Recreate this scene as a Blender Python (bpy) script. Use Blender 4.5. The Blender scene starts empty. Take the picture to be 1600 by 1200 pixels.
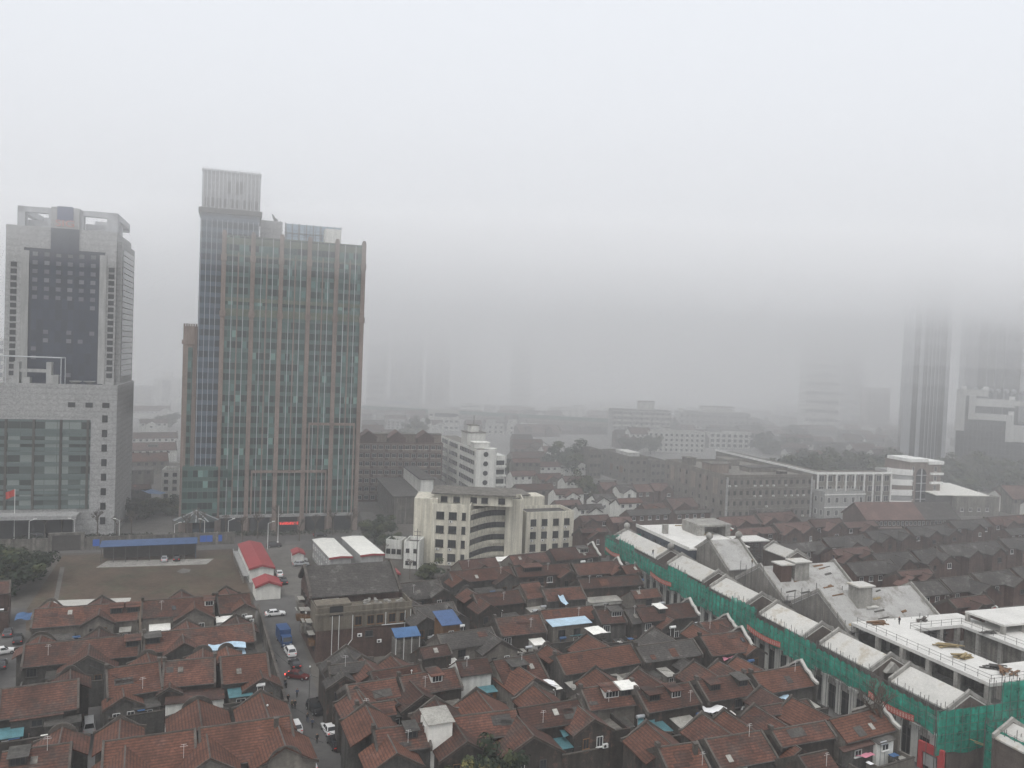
import bpy, math, random
from mathutils import Vector, Matrix
R = math.radians
random.seed(7)
SC = bpy.context.scene
COL = SC.collection
# ---------------------------------------------------------------- camera survey
F = 1295.0; CH = 63.0; TH = R(2.0); RO = 0.040      # focal length (px of 1600), eye height, pitch, roll
def ray(px, py):
    u = (px-800)/F; v = -(py-600)/F
    c, s = math.cos(RO), math.sin(RO)
    x = c*u - s*v; y = s*u + c*v
    ct, st = math.cos(TH), math.sin(TH)
    return (x, ct + y*st, -st + y*ct)
def P(px, py, z=0.0):
    d = ray(px, py); t = (z-CH)/d[2]
    return (d[0]*t, d[1]*t)
def PY(px, py, Y):
    d = ray(px, py); t = Y/d[1]
    return (d[0]*t, Y, CH + d[2]*t)
def proj(x, y, z):
    z -= CH; ct, st = math.cos(TH), math.sin(TH)
    dep = y*ct - z*st; up = y*st + z*ct
    a = x/dep; b = up/dep
    c, s = math.cos(RO), math.sin(RO)
    return (800 + F*(c*a + s*b), 600 - F*(-s*a + c*b))
def zat(x, y, py):
    lo, hi = -20.0, 400.0
    for _ in range(50):
        m = (lo+hi)/2
        if proj(x, y, m)[1] > py: lo = m
        else: hi = m
    return (lo+hi)/2
def lenat(x, y, z, ang, px):                         # how far along ang until the column px is reached
    lo, hi = 0.0, 600.0
    c, s = math.cos(ang), math.sin(ang)
    for _ in range(50):
        m = (lo+hi)/2
        yy = y+s*m
        if yy < 5: hi = m; continue
        if proj(x+c*m, yy, z)[0] < px: lo = m
        else: hi = m
    return (lo+hi)/2
# ---------------------------------------------------------------- materials
M = {}
def nd(nt, t, **kw):
    n = nt.nodes.new(t)
    for k, v in kw.items():
        if k.startswith('i_'):
            n.inputs[int(k[2:]) if k[2:].isdigit() else k[2:].replace('_', ' ')].default_value = v
        else: setattr(n, k, v)
    return n
def mat(name, col, rough=.85, var=.3, scale=.35, streak=.0, rnd=.12, rows=0, rowd=.4, spec=.3, metal=0, bump=0, patch=None, emit=None, alpha=None):
    m = bpy.data.materials.new(name); m.use_nodes = True; nt = m.node_tree; L = nt.links.new
    b = nt.nodes['Principled BSDF']
    b.inputs['Roughness'].default_value = rough
    b.inputs['Specular IOR Level'].default_value = spec
    b.inputs['Metallic'].default_value = metal
    tc = nd(nt, 'ShaderNodeTexCoord')
    oi = nd(nt, 'ShaderNodeObjectInfo')
    off = nd(nt, 'ShaderNodeVectorMath', operation='MULTIPLY_ADD')
    L(oi.outputs['Random'], off.inputs[0]); off.inputs[1].default_value = (37, 91, 53); L(tc.outputs['Object'], off.inputs[2])
    n1 = nd(nt, 'ShaderNodeTexNoise', i_Scale=scale, i_Detail=6.0, i_Roughness=.65)
    L(off.outputs[0], n1.inputs['Vector'])
    val = nd(nt, 'ShaderNodeMapRange'); val.inputs[1].default_value = .3; val.inputs[2].default_value = .7
    val.inputs[3].default_value = 1-var; val.inputs[4].default_value = 1+var*.7
    L(n1.outputs[0], val.inputs[0]); cur = val.outputs[0]
    def mul(a, s):
        x = nd(nt, 'ShaderNodeMath', operation='MULTIPLY'); L(a, x.inputs[0]); L(s, x.inputs[1]); return x.outputs[0]
    n2 = nd(nt, 'ShaderNodeTexNoise', i_Scale=scale*9, i_Detail=3.0)
    L(off.outputs[0], n2.inputs['Vector'])
    v2 = nd(nt, 'ShaderNodeMapRange'); v2.inputs[1].default_value = .3; v2.inputs[2].default_value = .7
    v2.inputs[3].default_value = 1-var*.6; v2.inputs[4].default_value = 1+var*.45
    L(n2.outputs[0], v2.inputs[0]); cur = mul(cur, v2.outputs[0])
    if streak:
        mp = nd(nt, 'ShaderNodeMapping'); mp.inputs['Scale'].default_value = (1.3, 1.3, .08); L(off.outputs[0], mp.inputs[0])
        n3 = nd(nt, 'ShaderNodeTexNoise', i_Scale=1.0, i_Detail=5.0); L(mp.outputs[0], n3.inputs['Vector'])
        v3 = nd(nt, 'ShaderNodeMapRange'); v3.inputs[1].default_value = .35; v3.inputs[2].default_value = .65
        v3.inputs[3].default_value = 1-streak; v3.inputs[4].default_value = 1.05
        L(n3.outputs[0], v3.inputs[0]); cur = mul(cur, v3.outputs[0])
    h = None
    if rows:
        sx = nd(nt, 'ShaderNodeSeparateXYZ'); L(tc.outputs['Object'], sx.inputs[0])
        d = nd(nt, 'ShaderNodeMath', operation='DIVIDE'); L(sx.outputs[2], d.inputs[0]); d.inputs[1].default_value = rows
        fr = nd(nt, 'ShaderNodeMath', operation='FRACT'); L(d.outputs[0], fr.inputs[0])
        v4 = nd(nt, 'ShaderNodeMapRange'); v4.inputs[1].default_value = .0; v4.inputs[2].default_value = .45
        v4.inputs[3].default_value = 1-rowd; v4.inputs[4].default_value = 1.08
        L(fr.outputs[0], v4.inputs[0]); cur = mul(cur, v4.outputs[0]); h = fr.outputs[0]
        wn = nd(nt, 'ShaderNodeTexVoronoi', i_Scale=3.2); L(off.outputs[0], wn.inputs['Vector'])
        sc = nd(nt, 'ShaderNodeSeparateColor'); L(wn.outputs['Color'], sc.inputs[0])
        v5 = nd(nt, 'ShaderNodeMapRange'); v5.inputs[3].default_value = .78; v5.inputs[4].default_value = 1.2
        L(sc.outputs[0], v5.inputs[0]); cur = mul(cur, v5.outputs[0])
    if rnd:
        vr = nd(nt, 'ShaderNodeMapRange'); vr.inputs[3].default_value = 1-rnd; vr.inputs[4].default_value = 1+rnd
        L(oi.outputs['Random'], vr.inputs[0]); cur = mul(cur, vr.outputs[0])
    cm = nd(nt, 'ShaderNodeVectorMath', operation='SCALE'); L(cur, cm.inputs['Scale'])
    if patch:
        mx = nd(nt, 'ShaderNodeMix', data_type='RGBA'); mx.inputs[6].default_value = (*col, 1); mx.inputs[7].default_value = (*patch[0], 1)
        n4 = nd(nt, 'ShaderNodeTexNoise', i_Scale=patch[1], i_Detail=5.0, i_Roughness=.7); L(off.outputs[0], n4.inputs['Vector'])
        v6 = nd(nt, 'ShaderNodeMapRange'); v6.inputs[1].default_value = patch[2]; v6.inputs[2].default_value = patch[2]+.12
        L(n4.outputs[0], v6.inputs[0]); L(v6.outputs[0], mx.inputs[0]); L(mx.outputs[2], cm.inputs[0])
    else: cm.inputs[0].default_value = col
    L(cm.outputs[0], b.inputs['Base Color'])
    if bump:
        bp = nd(nt, 'ShaderNodeBump', i_Strength=bump, i_Distance=.05); L(h or n2.outputs[0], bp.inputs['Height']); L(bp.outputs[0], b.inputs['Normal'])
    if emit:
        b.inputs['Emission Color'].default_value = (*emit[0], 1); b.inputs['Emission Strength'].default_value = emit[1]
    if alpha is not None:
        na = nd(nt, 'ShaderNodeTexNoise', i_Scale=alpha[2], i_Detail=4.0); L(tc.outputs['Object'], na.inputs['Vector'])
        va = nd(nt, 'ShaderNodeMapRange'); va.inputs[1].default_value = .35; va.inputs[2].default_value = .65
        va.inputs[3].default_value = alpha[0]; va.inputs[4].default_value = alpha[1]
        L(na.outputs[0], va.inputs[0]); L(va.outputs[0], b.inputs['Alpha'])
    M[name] = m; return m
def glassgrid(name, bw, bh, cols, mull=(.25, .27, .27), band=None, bandcol=None, rough=.15, thin=.05, axis=0):
    """panes bw x bh (object u / z), each pane its own tint from cols; a spandrel band at the foot of each storey"""
    m = bpy.data.materials.new(name); m.use_nodes = True; nt = m.node_tree; L = nt.links.new
    b = nt.nodes['Principled BSDF']; b.inputs['Roughness'].default_value = rough; b.inputs['Specular IOR Level'].default_value = .45
    tc = nd(nt, 'ShaderNodeTexCoord'); sx = nd(nt, 'ShaderNodeSeparateXYZ'); L(tc.outputs['Object'], sx.inputs[0])
    def div(o, k):
        d = nd(nt, 'ShaderNodeMath', operation='DIVIDE'); L(o, d.inputs[0]); d.inputs[1].default_value = k; return d.outputs[0]
    def un(o, op):
        d = nd(nt, 'ShaderNodeMath', operation=op); L(o, d.inputs[0]); return d.outputs[0]
    def lt(o, k):
        d = nd(nt, 'ShaderNodeMath', operation='LESS_THAN'); L(o, d.inputs[0]); d.inputs[1].default_value = k; return d.outputs[0]
    du, dz = div(sx.outputs[axis], bw), div(sx.outputs[2], bh)
    fu, fz = un(du, 'FRACT'), un(dz, 'FRACT')
    cv = nd(nt, 'ShaderNodeCombineXYZ'); L(un(du, 'FLOOR'), cv.inputs[0]); L(un(dz, 'FLOOR'), cv.inputs[1])
    wn = nd(nt, 'ShaderNodeTexWhiteNoise', noise_dimensions='3D'); L(cv.outputs[0], wn.inputs[0])
    cr = nd(nt, 'ShaderNodeValToRGB'); cr.color_ramp.interpolation = 'CONSTANT'
    e = cr.color_ramp.elements
    while len(e) < len(cols): e.new(.5)
    for i, (p, c) in enumerate(cols): e[i].position = p; e[i].color = (*c, 1)
    L(wn.outputs[0], cr.inputs[0]); cur = cr.outputs[0]
    def mixc(fac, c2):
        nonlocal cur
        mx = nd(nt, 'ShaderNodeMix', data_type='RGBA'); L(fac, mx.inputs[0]); L(cur, mx.inputs[6]); mx.inputs[7].default_value = (*c2, 1); cur = mx.outputs[2]
    if band: mixc(lt(fz, band), bandcol)
    if thin: mixc(lt(fu, thin), mull); mixc(lt(fz, thin*.6), mull)
    L(cur, b.inputs['Base Color']); M[name] = m; return m
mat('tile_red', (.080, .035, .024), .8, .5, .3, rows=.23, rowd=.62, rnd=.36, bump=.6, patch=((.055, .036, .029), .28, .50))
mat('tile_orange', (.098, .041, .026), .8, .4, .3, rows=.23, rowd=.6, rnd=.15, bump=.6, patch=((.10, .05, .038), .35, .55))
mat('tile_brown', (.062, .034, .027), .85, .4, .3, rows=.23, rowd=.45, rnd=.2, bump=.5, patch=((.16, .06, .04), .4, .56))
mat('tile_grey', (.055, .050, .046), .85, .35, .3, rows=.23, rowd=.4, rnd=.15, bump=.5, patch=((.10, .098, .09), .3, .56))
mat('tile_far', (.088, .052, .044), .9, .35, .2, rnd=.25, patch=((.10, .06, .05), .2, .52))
mat('brick_dark', (.055, .046, .039), .9, .35, .5, .35, .2, patch=((.12, .07, .055), .5, .55))
mat('brick_red', (.098, .062, .051), .9, .35, .4, .3, .15, patch=((.10, .065, .055), .4, .55))
mat('brick_grey', (.16, .145, .125), .9, .3, .3, .25, .1)
mat('cement', (.17, .158, .138), .9, .4, .4, .4, .2, patch=((.10, .095, .085), .5, .55))
mat('cement_dark', (.08, .075, .068), .9, .4, .4, .4, .2)
mat('coping', (.078, .068, .059), .9, .45, .8, 0, .25)
mat('concrete', (.30, .29, .265), .9, .25, .25, .25, .1, patch=((.20, .19, .175), .35, .56))
mat('concrete_white', (.40, .39, .36), .9, .12, .3, 0, .05, patch=((.44, .42, .38), .18, .6))
mat('slab_white', (.56, .55, .52), .9, .12, .25, 0, .05, patch=((.40, .36, .30), .22, .62))
mat('white_paint', (.62, .62, .58), .7, .12, .3, .2, .06)
mat('white_trim', (.74, .74, .71), .6, .08, .5, .1, .05)
mat('cream_paint', (.60, .57, .475), .85, .12, .2, .32, .04)
mat('grey_paint', (.34, .34, .33), .8, .12, .3, .2, .1)
mat('asphalt', (.085, .082, .078), .9, .25, .06, 0, 0, patch=((.11, .106, .10), .08, .52))
mat('earth', (.085, .078, .068), .95, .3, .05, 0, 0, patch=((.085, .075, .06), .03, .55))
mat('pave', (.125, .118, .107), .9, .3, .3, 0, .05, patch=((.11, .105, .09), .3, .55))
mat('lawn', (.080, .058, .041), .95, .35, .09, 0, 0, patch=((.068, .062, .040), .12, .5))
mat('dark', (.018, .019, .02), .5, .2, .5, 0, .2)
mat('dark_glass', (.028, .031, .034), .12, .3, .6, 0, .3, spec=.5)
mat('frame_white', (.62, .62, .60), .6, .1, 1, 0, .1)
mat('frame_dark', (.06, .055, .05), .6, .2, 1, 0, .2)
mat('wood', (.16, .085, .04), .8, .35, .8, .3, .1)
mat('metal_roof', (.30, .29, .26), .6, .35, .4, 0, .1, rows=0)
mat('metal_white', (.70, .69, .64), .5, .10, .2, .1, .05)
mat('tarp_blue', (.045, .105, .215), .6, .25, .6, 0, .1)
mat('tarp_pale', (.36, .48, .57), .6, .25, .6, 0, .1)
mat('tarp_teal', (.07, .17, .19), .6, .3, .6, 0, .1)
mat('shed_red', (.26, .052, .055), .6, .12, .25, 0, .03)
mat('paint_red', (.45, .05, .035), .7, .15, .4, .1, .05)
mat('paint_blue', (.05, .095, .20), .6, .2, .4, .1, .05)
mat('banner_red', (.36, .07, .055), .7, .1, .5, 0, .05)
mat('net_green', (.018, .30, .21), .85, .45, .22, .35, .05, alpha=(.66, .96, .7))
mat('steel', (.12, .115, .11), .6, .3, 1, 0, .1, metal=.3)
mat('bamboo', (.26, .20, .10), .8, .3, 1, 0, .1)
mat('leaf_dark', (.021, .032, .017), .9, .35, .6, 0, .2)
mat('leaf_mid', (.055, .065, .028), .9, .35, .6, 0, .2)
mat('leaf_yellow', (.15, .13, .045), .9, .35, .6, 0, .2)
mat('leaf_far', (.035, .05, .03), .95, .35, .2, 0, .2)
mat('bark', (.085, .07, .055), .95, .3, 1, 0, .2)
mat('plastic_white', (.68, .68, .66), .5, .1, 1, 0, .08)
mat('cloth_pink', (.55, .22, .28), .9, .15, 1, 0, .1)
mat('cloth_red', (.42, .06, .06), .9, .15, 1, 0, .1)
mat('cloth_white', (.70, .70, .70), .9, .12, 1, 0, .1)
mat('cloth_black', (.022, .022, .025), .9, .2, 2, 0, .2)
mat('cloth_blue', (.045, .06, .11), .9, .2, 2, 0, .2)
mat('cloth_olive', (.10, .085, .055), .9, .2, 2, 0, .2)
mat('skin', (.42, .25, .17), .6, .1, 2, 0, .05)
mat('hair', (.015, .013, .012), .7, .1, 2, 0, 0)
mat('rubber', (.02, .02, .02), .8, .1, 2, 0, 0)
mat('rim', (.35, .35, .36), .35, .1, 2, 0, 0, metal=.8)
mat('car_white', (.72, .72, .71), .25, .03, .5, 0, .03, spec=.5)
mat('car_black', (.016, .016, .018), .2, .05, .5, 0, .1, spec=.5)
mat('car_red', (.09, .014, .014), .25, .05, .5, 0, .05, spec=.5)
mat('car_silver', (.42, .43, .44), .3, .03, .5, 0, .05, spec=.5, metal=.4)
mat('car_grey', (.075, .078, .085), .3, .03, .5, 0, .1, spec=.5, metal=.3)
mat('truck_blue', (.025, .07, .18), .45, .1, .5, 0, .03, spec=.5)
mat('lamp_red', (.45, .02, .015), .3, .05, 1, 0, 0, emit=((1, .05, .03), .25))
mat('lamp_lit', (.9, .05, .03), .3, .05, 1, 0, 0, emit=((1, .06, .04), 6))
mat('led_red', (.6, .03, .03), .5, .05, 1, 0, 0, emit=((1, .08, .08), .7))
mat('lamp_clear', (.6, .6, .6), .15, .05, 1, 0, 0, spec=.5)
mat('pinkstone', (.22, .175, .15), .85, .2, .2, .25, .06)
mat('olive_panel', (.115, .135, .10), .6, .3, .3, .2, .06)
mat('tower_stone', (.29, .29, .285), .8, .10, .12, .05, .05, rows=1.8, rowd=.10)
mat('tower_pale', (.40, .41, .42), .8, .1, .1, .1, .05)
mat('sign_orange', (.46, .22, .19), .5, .05, 1, 0, 0)
mat('sign_blue', (.06, .075, .14), .5, .1, .3, 0, 0)
mat('road_sign', (.03, .11, .42), .5, .05, 1, 0, 0)
# ---------------------------------------------------------------- mesh building
class MB:
    def __init__(s): s.v = []; s.f = []; s.m = []
    def add(s, vs, fs, mi=0):
        n = len(s.v); s.v += [tuple(p) for p in vs]; s.f += [tuple(i+n for i in f) for f in fs]; s.m += [mi]*len(fs); return s
    def box(s, x0, x1, y0, y1, z0, z1, mi=0):
        return s.add([(x, y, z) for z in (z0, z1) for x, y in ((x0, y0), (x1, y0), (x1, y1), (x0, y1))],
                     [(3, 2, 1, 0), (4, 5, 6, 7), (0, 1, 5, 4), (1, 2, 6, 5), (2, 3, 7, 6), (3, 0, 4, 7)], mi)
    def prism(s, poly, ax, a, b, mi=0):               # poly in the plane across ax, extruded a..b along ax
        n = len(poly)
        f = {'u': lambda p, t: (t, p[0], p[1]), 'v': lambda p, t: (p[0], t, p[1]), 'z': lambda p, t: (p[0], p[1], t)}[ax]
        return s.add([f(p, a) for p in poly] + [f(p, b) for p in poly],
                     [tuple(range(n))[::-1], tuple(range(n, 2*n))] + [(i, (i+1) % n, (i+1) % n+n, i+n) for i in range(n)], mi)
    def hexa(s, q, d, mi=0):                           # quad q thickened by vector d
        d = Vector(d); q = [Vector(p) for p in q]; n = len(q)
        return s.add(q + [p+d for p in q], [tuple(range(n))[::-1], tuple(range(n, 2*n))] + [(i, (i+1) % n, (i+1) % n+n, i+n) for i in range(n)], mi)
    def tube(s, p, q, r0, r1=None, n=6, mi=0):
        r1 = r0 if r1 is None else r1
        p, q = Vector(p), Vector(q); d = (q-p)
        if d.length < 1e-6: return s
        d.normalize(); a = d.orthogonal().normalized(); b = d.cross(a)
        vs = [c + (a*math.cos(2*math.pi*i/n) + b*math.sin(2*math.pi*i/n))*r for c, r in ((p, r0), (q, r1)) for i in range(n)]
        return s.add(vs, [(i, (i+1) % n, (i+1) % n+n, i+n) for i in range(n)] + [tuple(range(n))[::-1], tuple(range(n, 2*n))], mi)
    def ball(s, c, r, mi=0, n=8, k=6, sz=1):
        vs = []; c = Vector(c)
        for j in range(k+1):
            t = math.pi*j/k
            for i in range(n): vs.append(c + Vector((math.sin(t)*math.cos(2*math.pi*i/n)*r, math.sin(t)*math.sin(2*math.pi*i/n)*r, math.cos(t)*r*sz)))
        return s.add(vs, [(j*n+i, j*n+(i+1) % n, (j+1)*n+(i+1) % n, (j+1)*n+i) for j in range(k) for i in range(n)], mi)
    def mesh(s, name, mats, smooth=False):
        me = bpy.data.meshes.new(name); me.from_pydata(s.v, [], s.f)
        for m in mats: me.materials.append(M[m] if isinstance(m, str) else m)
        me.polygons.foreach_set('material_index', s.m)
        if smooth: me.polygons.foreach_set('use_smooth', [True]*len(s.f))
        me.update(); return me
    def build(s, name, mats, parent=None, loc=(0, 0, 0), rz=0, smooth=False):
        if not isinstance(mats, list): mats = [mats]
        return link(name, s.mesh(name, mats, smooth), parent, loc, rz)
def link(name, me, parent=None, loc=(0, 0, 0), rz=0):
    o = bpy.data.objects.new(name, me); COL.objects.link(o)
    o.location = loc; o.rotation_euler = (0, 0, rz)
    if parent: o.parent = parent
    return o
def tag(o, label, cat, group=None):
    o['label'] = label; o['category'] = cat
    if group: o['group'] = group
    return o
def thing(name, label, cat, loc=(0, 0, 0), rz=0, group=None):
    o = bpy.data.objects.new(name, None); COL.objects.link(o); o.empty_display_size = .5
    o.location = (loc[0], loc[1], loc[2] if len(loc) > 2 else 0); o.rotation_euler = (0, 0, rz)
    return tag(o, label, cat, group)
def struct(o, kind='structure'): o['kind'] = kind; return o
def copy_tree(o, loc, rz, label, group=None, mats=None):
    r = o.copy(); COL.objects.link(r); r.location = loc; r.rotation_euler = (0, 0, rz); r['label'] = label
    if group: r['group'] = group
    for c in o.children:
        k = c.copy(); COL.objects.link(k); k.parent = r
        if mats and c.name.split('.')[0] in mats:
            k.data = k.data.copy(); k.data.materials[0] = M[mats[c.name.split('.')[0]]]
        for g in c.children:
            q = g.copy(); COL.objects.link(q); q.parent = k
    return r
WINC = {}
def winmesh(w, h, nx=2, frame='frame_white', glass='dark_glass', fw=.07, sill=True, dep=.1):
    k = (round(w, 2), round(h, 2), nx, frame, glass, fw, sill)
    if k not in WINC:
        m = MB()
        m.box(-w/2, w/2, -.02, .02, 0, h, 1)
        for x in (-w/2, w/2): m.box(x-fw/2, x+fw/2, -dep, .02, 0, h)
        for z in (0, h): m.box(-w/2-fw/2, w/2+fw/2, -dep, .02, z-fw/2, z+fw/2)
        for i in range(1, nx): m.box(-w/2+w*i/nx-fw/3, -w/2+w*i/nx+fw/3, -dep*.6, .02, 0, h)
        if sill: m.box(-w/2-.15, w/2+.15, -dep-.1, .02, -.16, -fw/2)
        WINC[k] = m.mesh('window', [frame, glass])
    return WINC[k]
def window(parent, u, v, z, w, h, rz=0, name='window', **kw):
    return link(name, winmesh(w, h, **kw), parent, (u, v, z), rz)
def acmesh():
    if 'ac' not in WINC:
        m = MB(); m.box(-.45, .45, -.35, 0, 0, .6); m.tube((-.1, -.352, .3), (-.1, -.37, .3), .23, n=10, mi=1); m.box(-.4, -.32, -.3, .05, -.06, 0, 1); m.box(.32, .4, -.3, .05, -.06, 0, 1)
        WINC['ac'] = m.mesh('air_conditioner', ['plastic_white', 'dark'])
    return WINC['ac']
def ac(parent, u, v, z, rz=0): return link('air_conditioner', acmesh(), parent, (u, v, z), rz)
def text_mesh(body, size, depth=.1):
    c = bpy.data.curves.new('txt', 'FONT'); c.body = body; c.size = size; c.extrude = depth; c.align_x = 'CENTER'
    o = bpy.data.objects.new('txt', c); COL.objects.link(o)
    me = bpy.data.meshes.new_from_object(o.evaluated_get(bpy.context.evaluated_depsgraph_get()))
    bpy.data.objects.remove(o); return me
# ---------------------------------------------------------------- camera, light, air
cam = bpy.data.cameras.new('camera'); co = bpy.data.objects.new('camera', cam); COL.objects.link(co); SC.camera = co
cam.sensor_fit = 'HORIZONTAL'; cam.sensor_width = 36; cam.lens = 36*F/1600; cam.clip_end = 20000; cam.clip_start = .5
co.matrix_world = Matrix.Translation((0, 0, CH)) @ Matrix.Rotation(R(90)-TH, 4, 'X') @ Matrix.Rotation(RO, 4, 'Z')
w = bpy.data.worlds.new('World'); SC.world = w; w.use_nodes = True; nt = w.node_tree
sky = nt.nodes.new('ShaderNodeTexSky'); sky.sky_type = 'NISHITA'; sky.sun_disc = False
SUN_EL, SUN_AZ = 58, 200
sky.sun_elevation = R(SUN_EL); sky.sun_rotation = R(SUN_AZ); sky.air_density = 1.0; sky.dust_density = 6.0; sky.ozone_density = 1.0
hs = nt.nodes.new('ShaderNodeHueSaturation'); hs.inputs['Saturation'].default_value = .16
mxs = nt.nodes.new('ShaderNodeMix'); mxs.data_type = 'RGBA'; mxs.inputs[0].default_value = .6; mxs.inputs[7].default_value = (7.2, 7.45, 7.9, 1)   # an even cloud sheet over the sky
nt.links.new(sky.outputs[0], hs.inputs['Color']); nt.links.new(hs.outputs[0], mxs.inputs[6]); 
tcw = nt.nodes.new('ShaderNodeTexCoord'); sxw = nt.nodes.new('ShaderNodeSeparateXYZ'); nt.links.new(tcw.outputs['Generated'], sxw.inputs[0])
mrw = nt.nodes.new('ShaderNodeMapRange'); mrw.inputs[1].default_value = 0; mrw.inputs[2].default_value = 1; mrw.inputs[3].default_value = 1.1; mrw.inputs[4].default_value = 1.62; nt.links.new(sxw.outputs[2], mrw.inputs[0])   # overcast: brighter overhead than low down
scw = nt.nodes.new('ShaderNodeVectorMath'); scw.operation = 'SCALE'; nt.links.new(mxs.outputs[2], scw.inputs[0]); nt.links.new(mrw.outputs[0], scw.inputs['Scale']); nt.links.new(scw.outputs[0], nt.nodes['Background'].inputs[0])
nt.nodes['Background'].inputs[1].default_value = .10
sl = bpy.data.lights.new('sun', 'SUN'); sl.energy = .6; sl.angle = R(25); sl.color = (1, .97, .93)
so = bpy.data.objects.new('sun', sl); COL.objects.link(so); so.rotation_euler = (R(90-SUN_EL), 0, R(180-SUN_AZ))
hz = bpy.data.materials.new('haze_air'); hz.use_nodes = True; nt = hz.node_tree; nt.nodes.clear()
pv = nt.nodes.new('ShaderNodeVolumePrincipled'); om = nt.nodes.new('ShaderNodeOutputMaterial'); nt.links.new(pv.outputs[0], om.inputs['Volume'])
pv.inputs['Color'].default_value = (.985, .988, .993, 1); pv.inputs['Density'].default_value = HAZE = .00042; pv.inputs['Anisotropy'].default_value = .1
m = MB(); m.box(-3500, 3500, -250, 5000, -1.5, 134); M['haze'] = hz
struct(m.build('haze', ['haze']), 'stuff')
for k, (y0_, z0_, z1_, dens) in enumerate([(150, 86, 133, .0024), (165, 102, 132.9, .0022)] + [(345+6*i, 36+10*i, 132.7-.2*i, q) for i, q in enumerate((.0006, .0009, .0012, .0016, .0020, .0025, .0032, .0042))] + [(212, -.55, 128.5, .0009), (400, -.6, 128.9, .0010), (600, -.7, 112, .0016), (850, -.5, 100, .0020)]):
    fm = bpy.data.materials.new('fog_air'); fm.use_nodes = True; nt = fm.node_tree; nt.nodes.clear()
    pv = nt.nodes.new('ShaderNodeVolumePrincipled'); om = nt.nodes.new('ShaderNodeOutputMaterial'); nt.links.new(pv.outputs[0], om.inputs['Volume'])
    pv.inputs['Color'].default_value = (.994, .995, .997, 1); pv.inputs['Density'].default_value = dens; pv.inputs['Anisotropy'].default_value = .2
    m = MB(); m.box(-3000+k, 3000-k, y0_, 4600+k if k > 9 or k < 2 else 520+50*k, z0_, z1_); struct(m.build('fog_bank', fm), 'stuff')
SC.view_settings.view_transform = 'Standard'; SC.view_settings.look = 'None'; SC.view_settings.exposure = .3; SC.view_settings.gamma = 1
SC.cycles.max_bounces = 14; SC.cycles.volume_bounces = 14; SC.cycles.diffuse_bounces = 2; SC.cycles.glossy_bounces = 2; SC.cycles.transparent_max_bounces = 12
SC.cycles.use_denoising = True; SC.cycles.caustics_reflective = False; SC.cycles.caustics_refractive = False
# ---------------------------------------------------------------- ground
m = MB(); m.box(-3400, 3400, -240, 4900, -1.0, 0); struct(m.build('ground', 'earth'))
m = MB(); m.box(-3300, 3300, 430, 4850, .001, .004); mat('bounce_ground', (.24, .235, .22), .95, .25, .02, 0, 0); struct(m.build('ground', 'bounce_ground'))  # pale sheet added over the far ground to bounce light into the fog
def sheet(name, pts, z, mt):                           # flat sheet through pixel corners or world corners
    m = MB(); m.prism([p for p in pts], 'z', z-.004, z, 0); return struct(m.build(name, mt))
# ================================================================ office towers
A18 = R(18.5)
glassgrid('teal_glass', 1.55, 3.55, [(0, (.020, .034, .034)), (.35, (.030, .06, .056)), (.55, (.05, .10, .09)), (.68, (.016, .024, .027)), (.86, (.085, .16, .145)), (.965, (.15, .25, .225))], (.12, .14, .13), .38, (.07, .118, .104), thin=.06)
glassgrid('blue_glass', 2.2, 3.55, [(0, (.03, .042, .058)), (.35, (.042, .06, .082)), (.7, (.024, .032, .043))], (.2, .23, .26), .42, (.08, .108, .135), thin=.0)
glassgrid('podium_glass', 3.4, 4.55, [(0, (.04, .05, .048)), (.3, (.075, .095, .09)), (.5, (.19, .22, .21)), (.85, (.03, .036, .036))], (.08, .10, .095), .26, (.11, .145, .14), thin=.05)
glassgrid('navy_glass', 1.8, 3.6, [(0, (.024, .031, .05)), (.5, (.030, .039, .06)), (.8, (.019, .024, .038))], (.028, .032, .04), thin=.07)
glassgrid('louvre', 1.15, 2.4, [(0, (.19, .19, .185)), (.5, (.17, .17, .168)), (.9, (.15, .15, .15))], (.30, .30, .29), thin=.12, rough=.6)
mat('teal_band', (.095, .125, .12), .5, .1, .3, 0, 0)
mat('fog_dark', (.05, .06, .06), .3, .1, .5, 0, 0)
# ---- tall brown and green office tower
x0, y0 = P(338, 834); W = lenat(x0, y0, 0, A18, 554); xr, yr = x0+W*math.cos(A18), y0+W*math.sin(A18)
ZT = zat(xr, yr, 381)
t = thing('office_tower', 'tall office tower with pink stone ribs, green glass and a grey louvred top', 'office tower', (x0, y0), A18)
D = 26.0; bay = W/5; FH = 3.55
m = MB(); m.box(.3, W-.3, .5, D, 0, ZT-1.2); m.build('wall', 'pinkstone', t)
for i in range(5):
    m = MB(); m.box(i*bay+.6, (i+1)*bay-.6, .0, .5, 6.2, ZT-.9); m.build('glazing', 'teal_glass', t)
    m = MB(); m.box(i*bay+bay/2-.22, i*bay+bay/2+.22, -.3, 0, 6.2, ZT-6); m.build('rib', 'pinkstone', t)
    for q in (.3, .7):
        m = MB(); m.box(i*bay+bay*q-.1, i*bay+bay*q+.1, -.2, 0, 6.2, ZT-.9); m.build('mullion', 'tower_pale', t)
    for zz, hh in ((ZT-7.5, .6), (ZT-27, 2.4), (ZT-22.2, 1.3), (ZT-3.5, 2.2)):
        m = MB(); m.box(i*bay+.6, (i+1)*bay-.6, -.12, 0, zz, zz+hh); m.build('spandrel_band', 'olive_panel', t)
for i in range(6):
    u = i*bay
    m = MB(); m.box(u-.7, u+.7, -.7, .6, 0, ZT); m.box(u-.95, u+.95, -.95, .6, ZT-27.3, ZT-25.4); m.box(u-.9, u+.9, -.9, .6, ZT-9, ZT-7)
    m.prism([(u-.7, ZT), (u+.7, ZT), (u+.4, ZT+.9), (u-.4, ZT+.9)], 'v', -.7, .6); m.build('pilaster', 'pinkstone', t)
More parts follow.
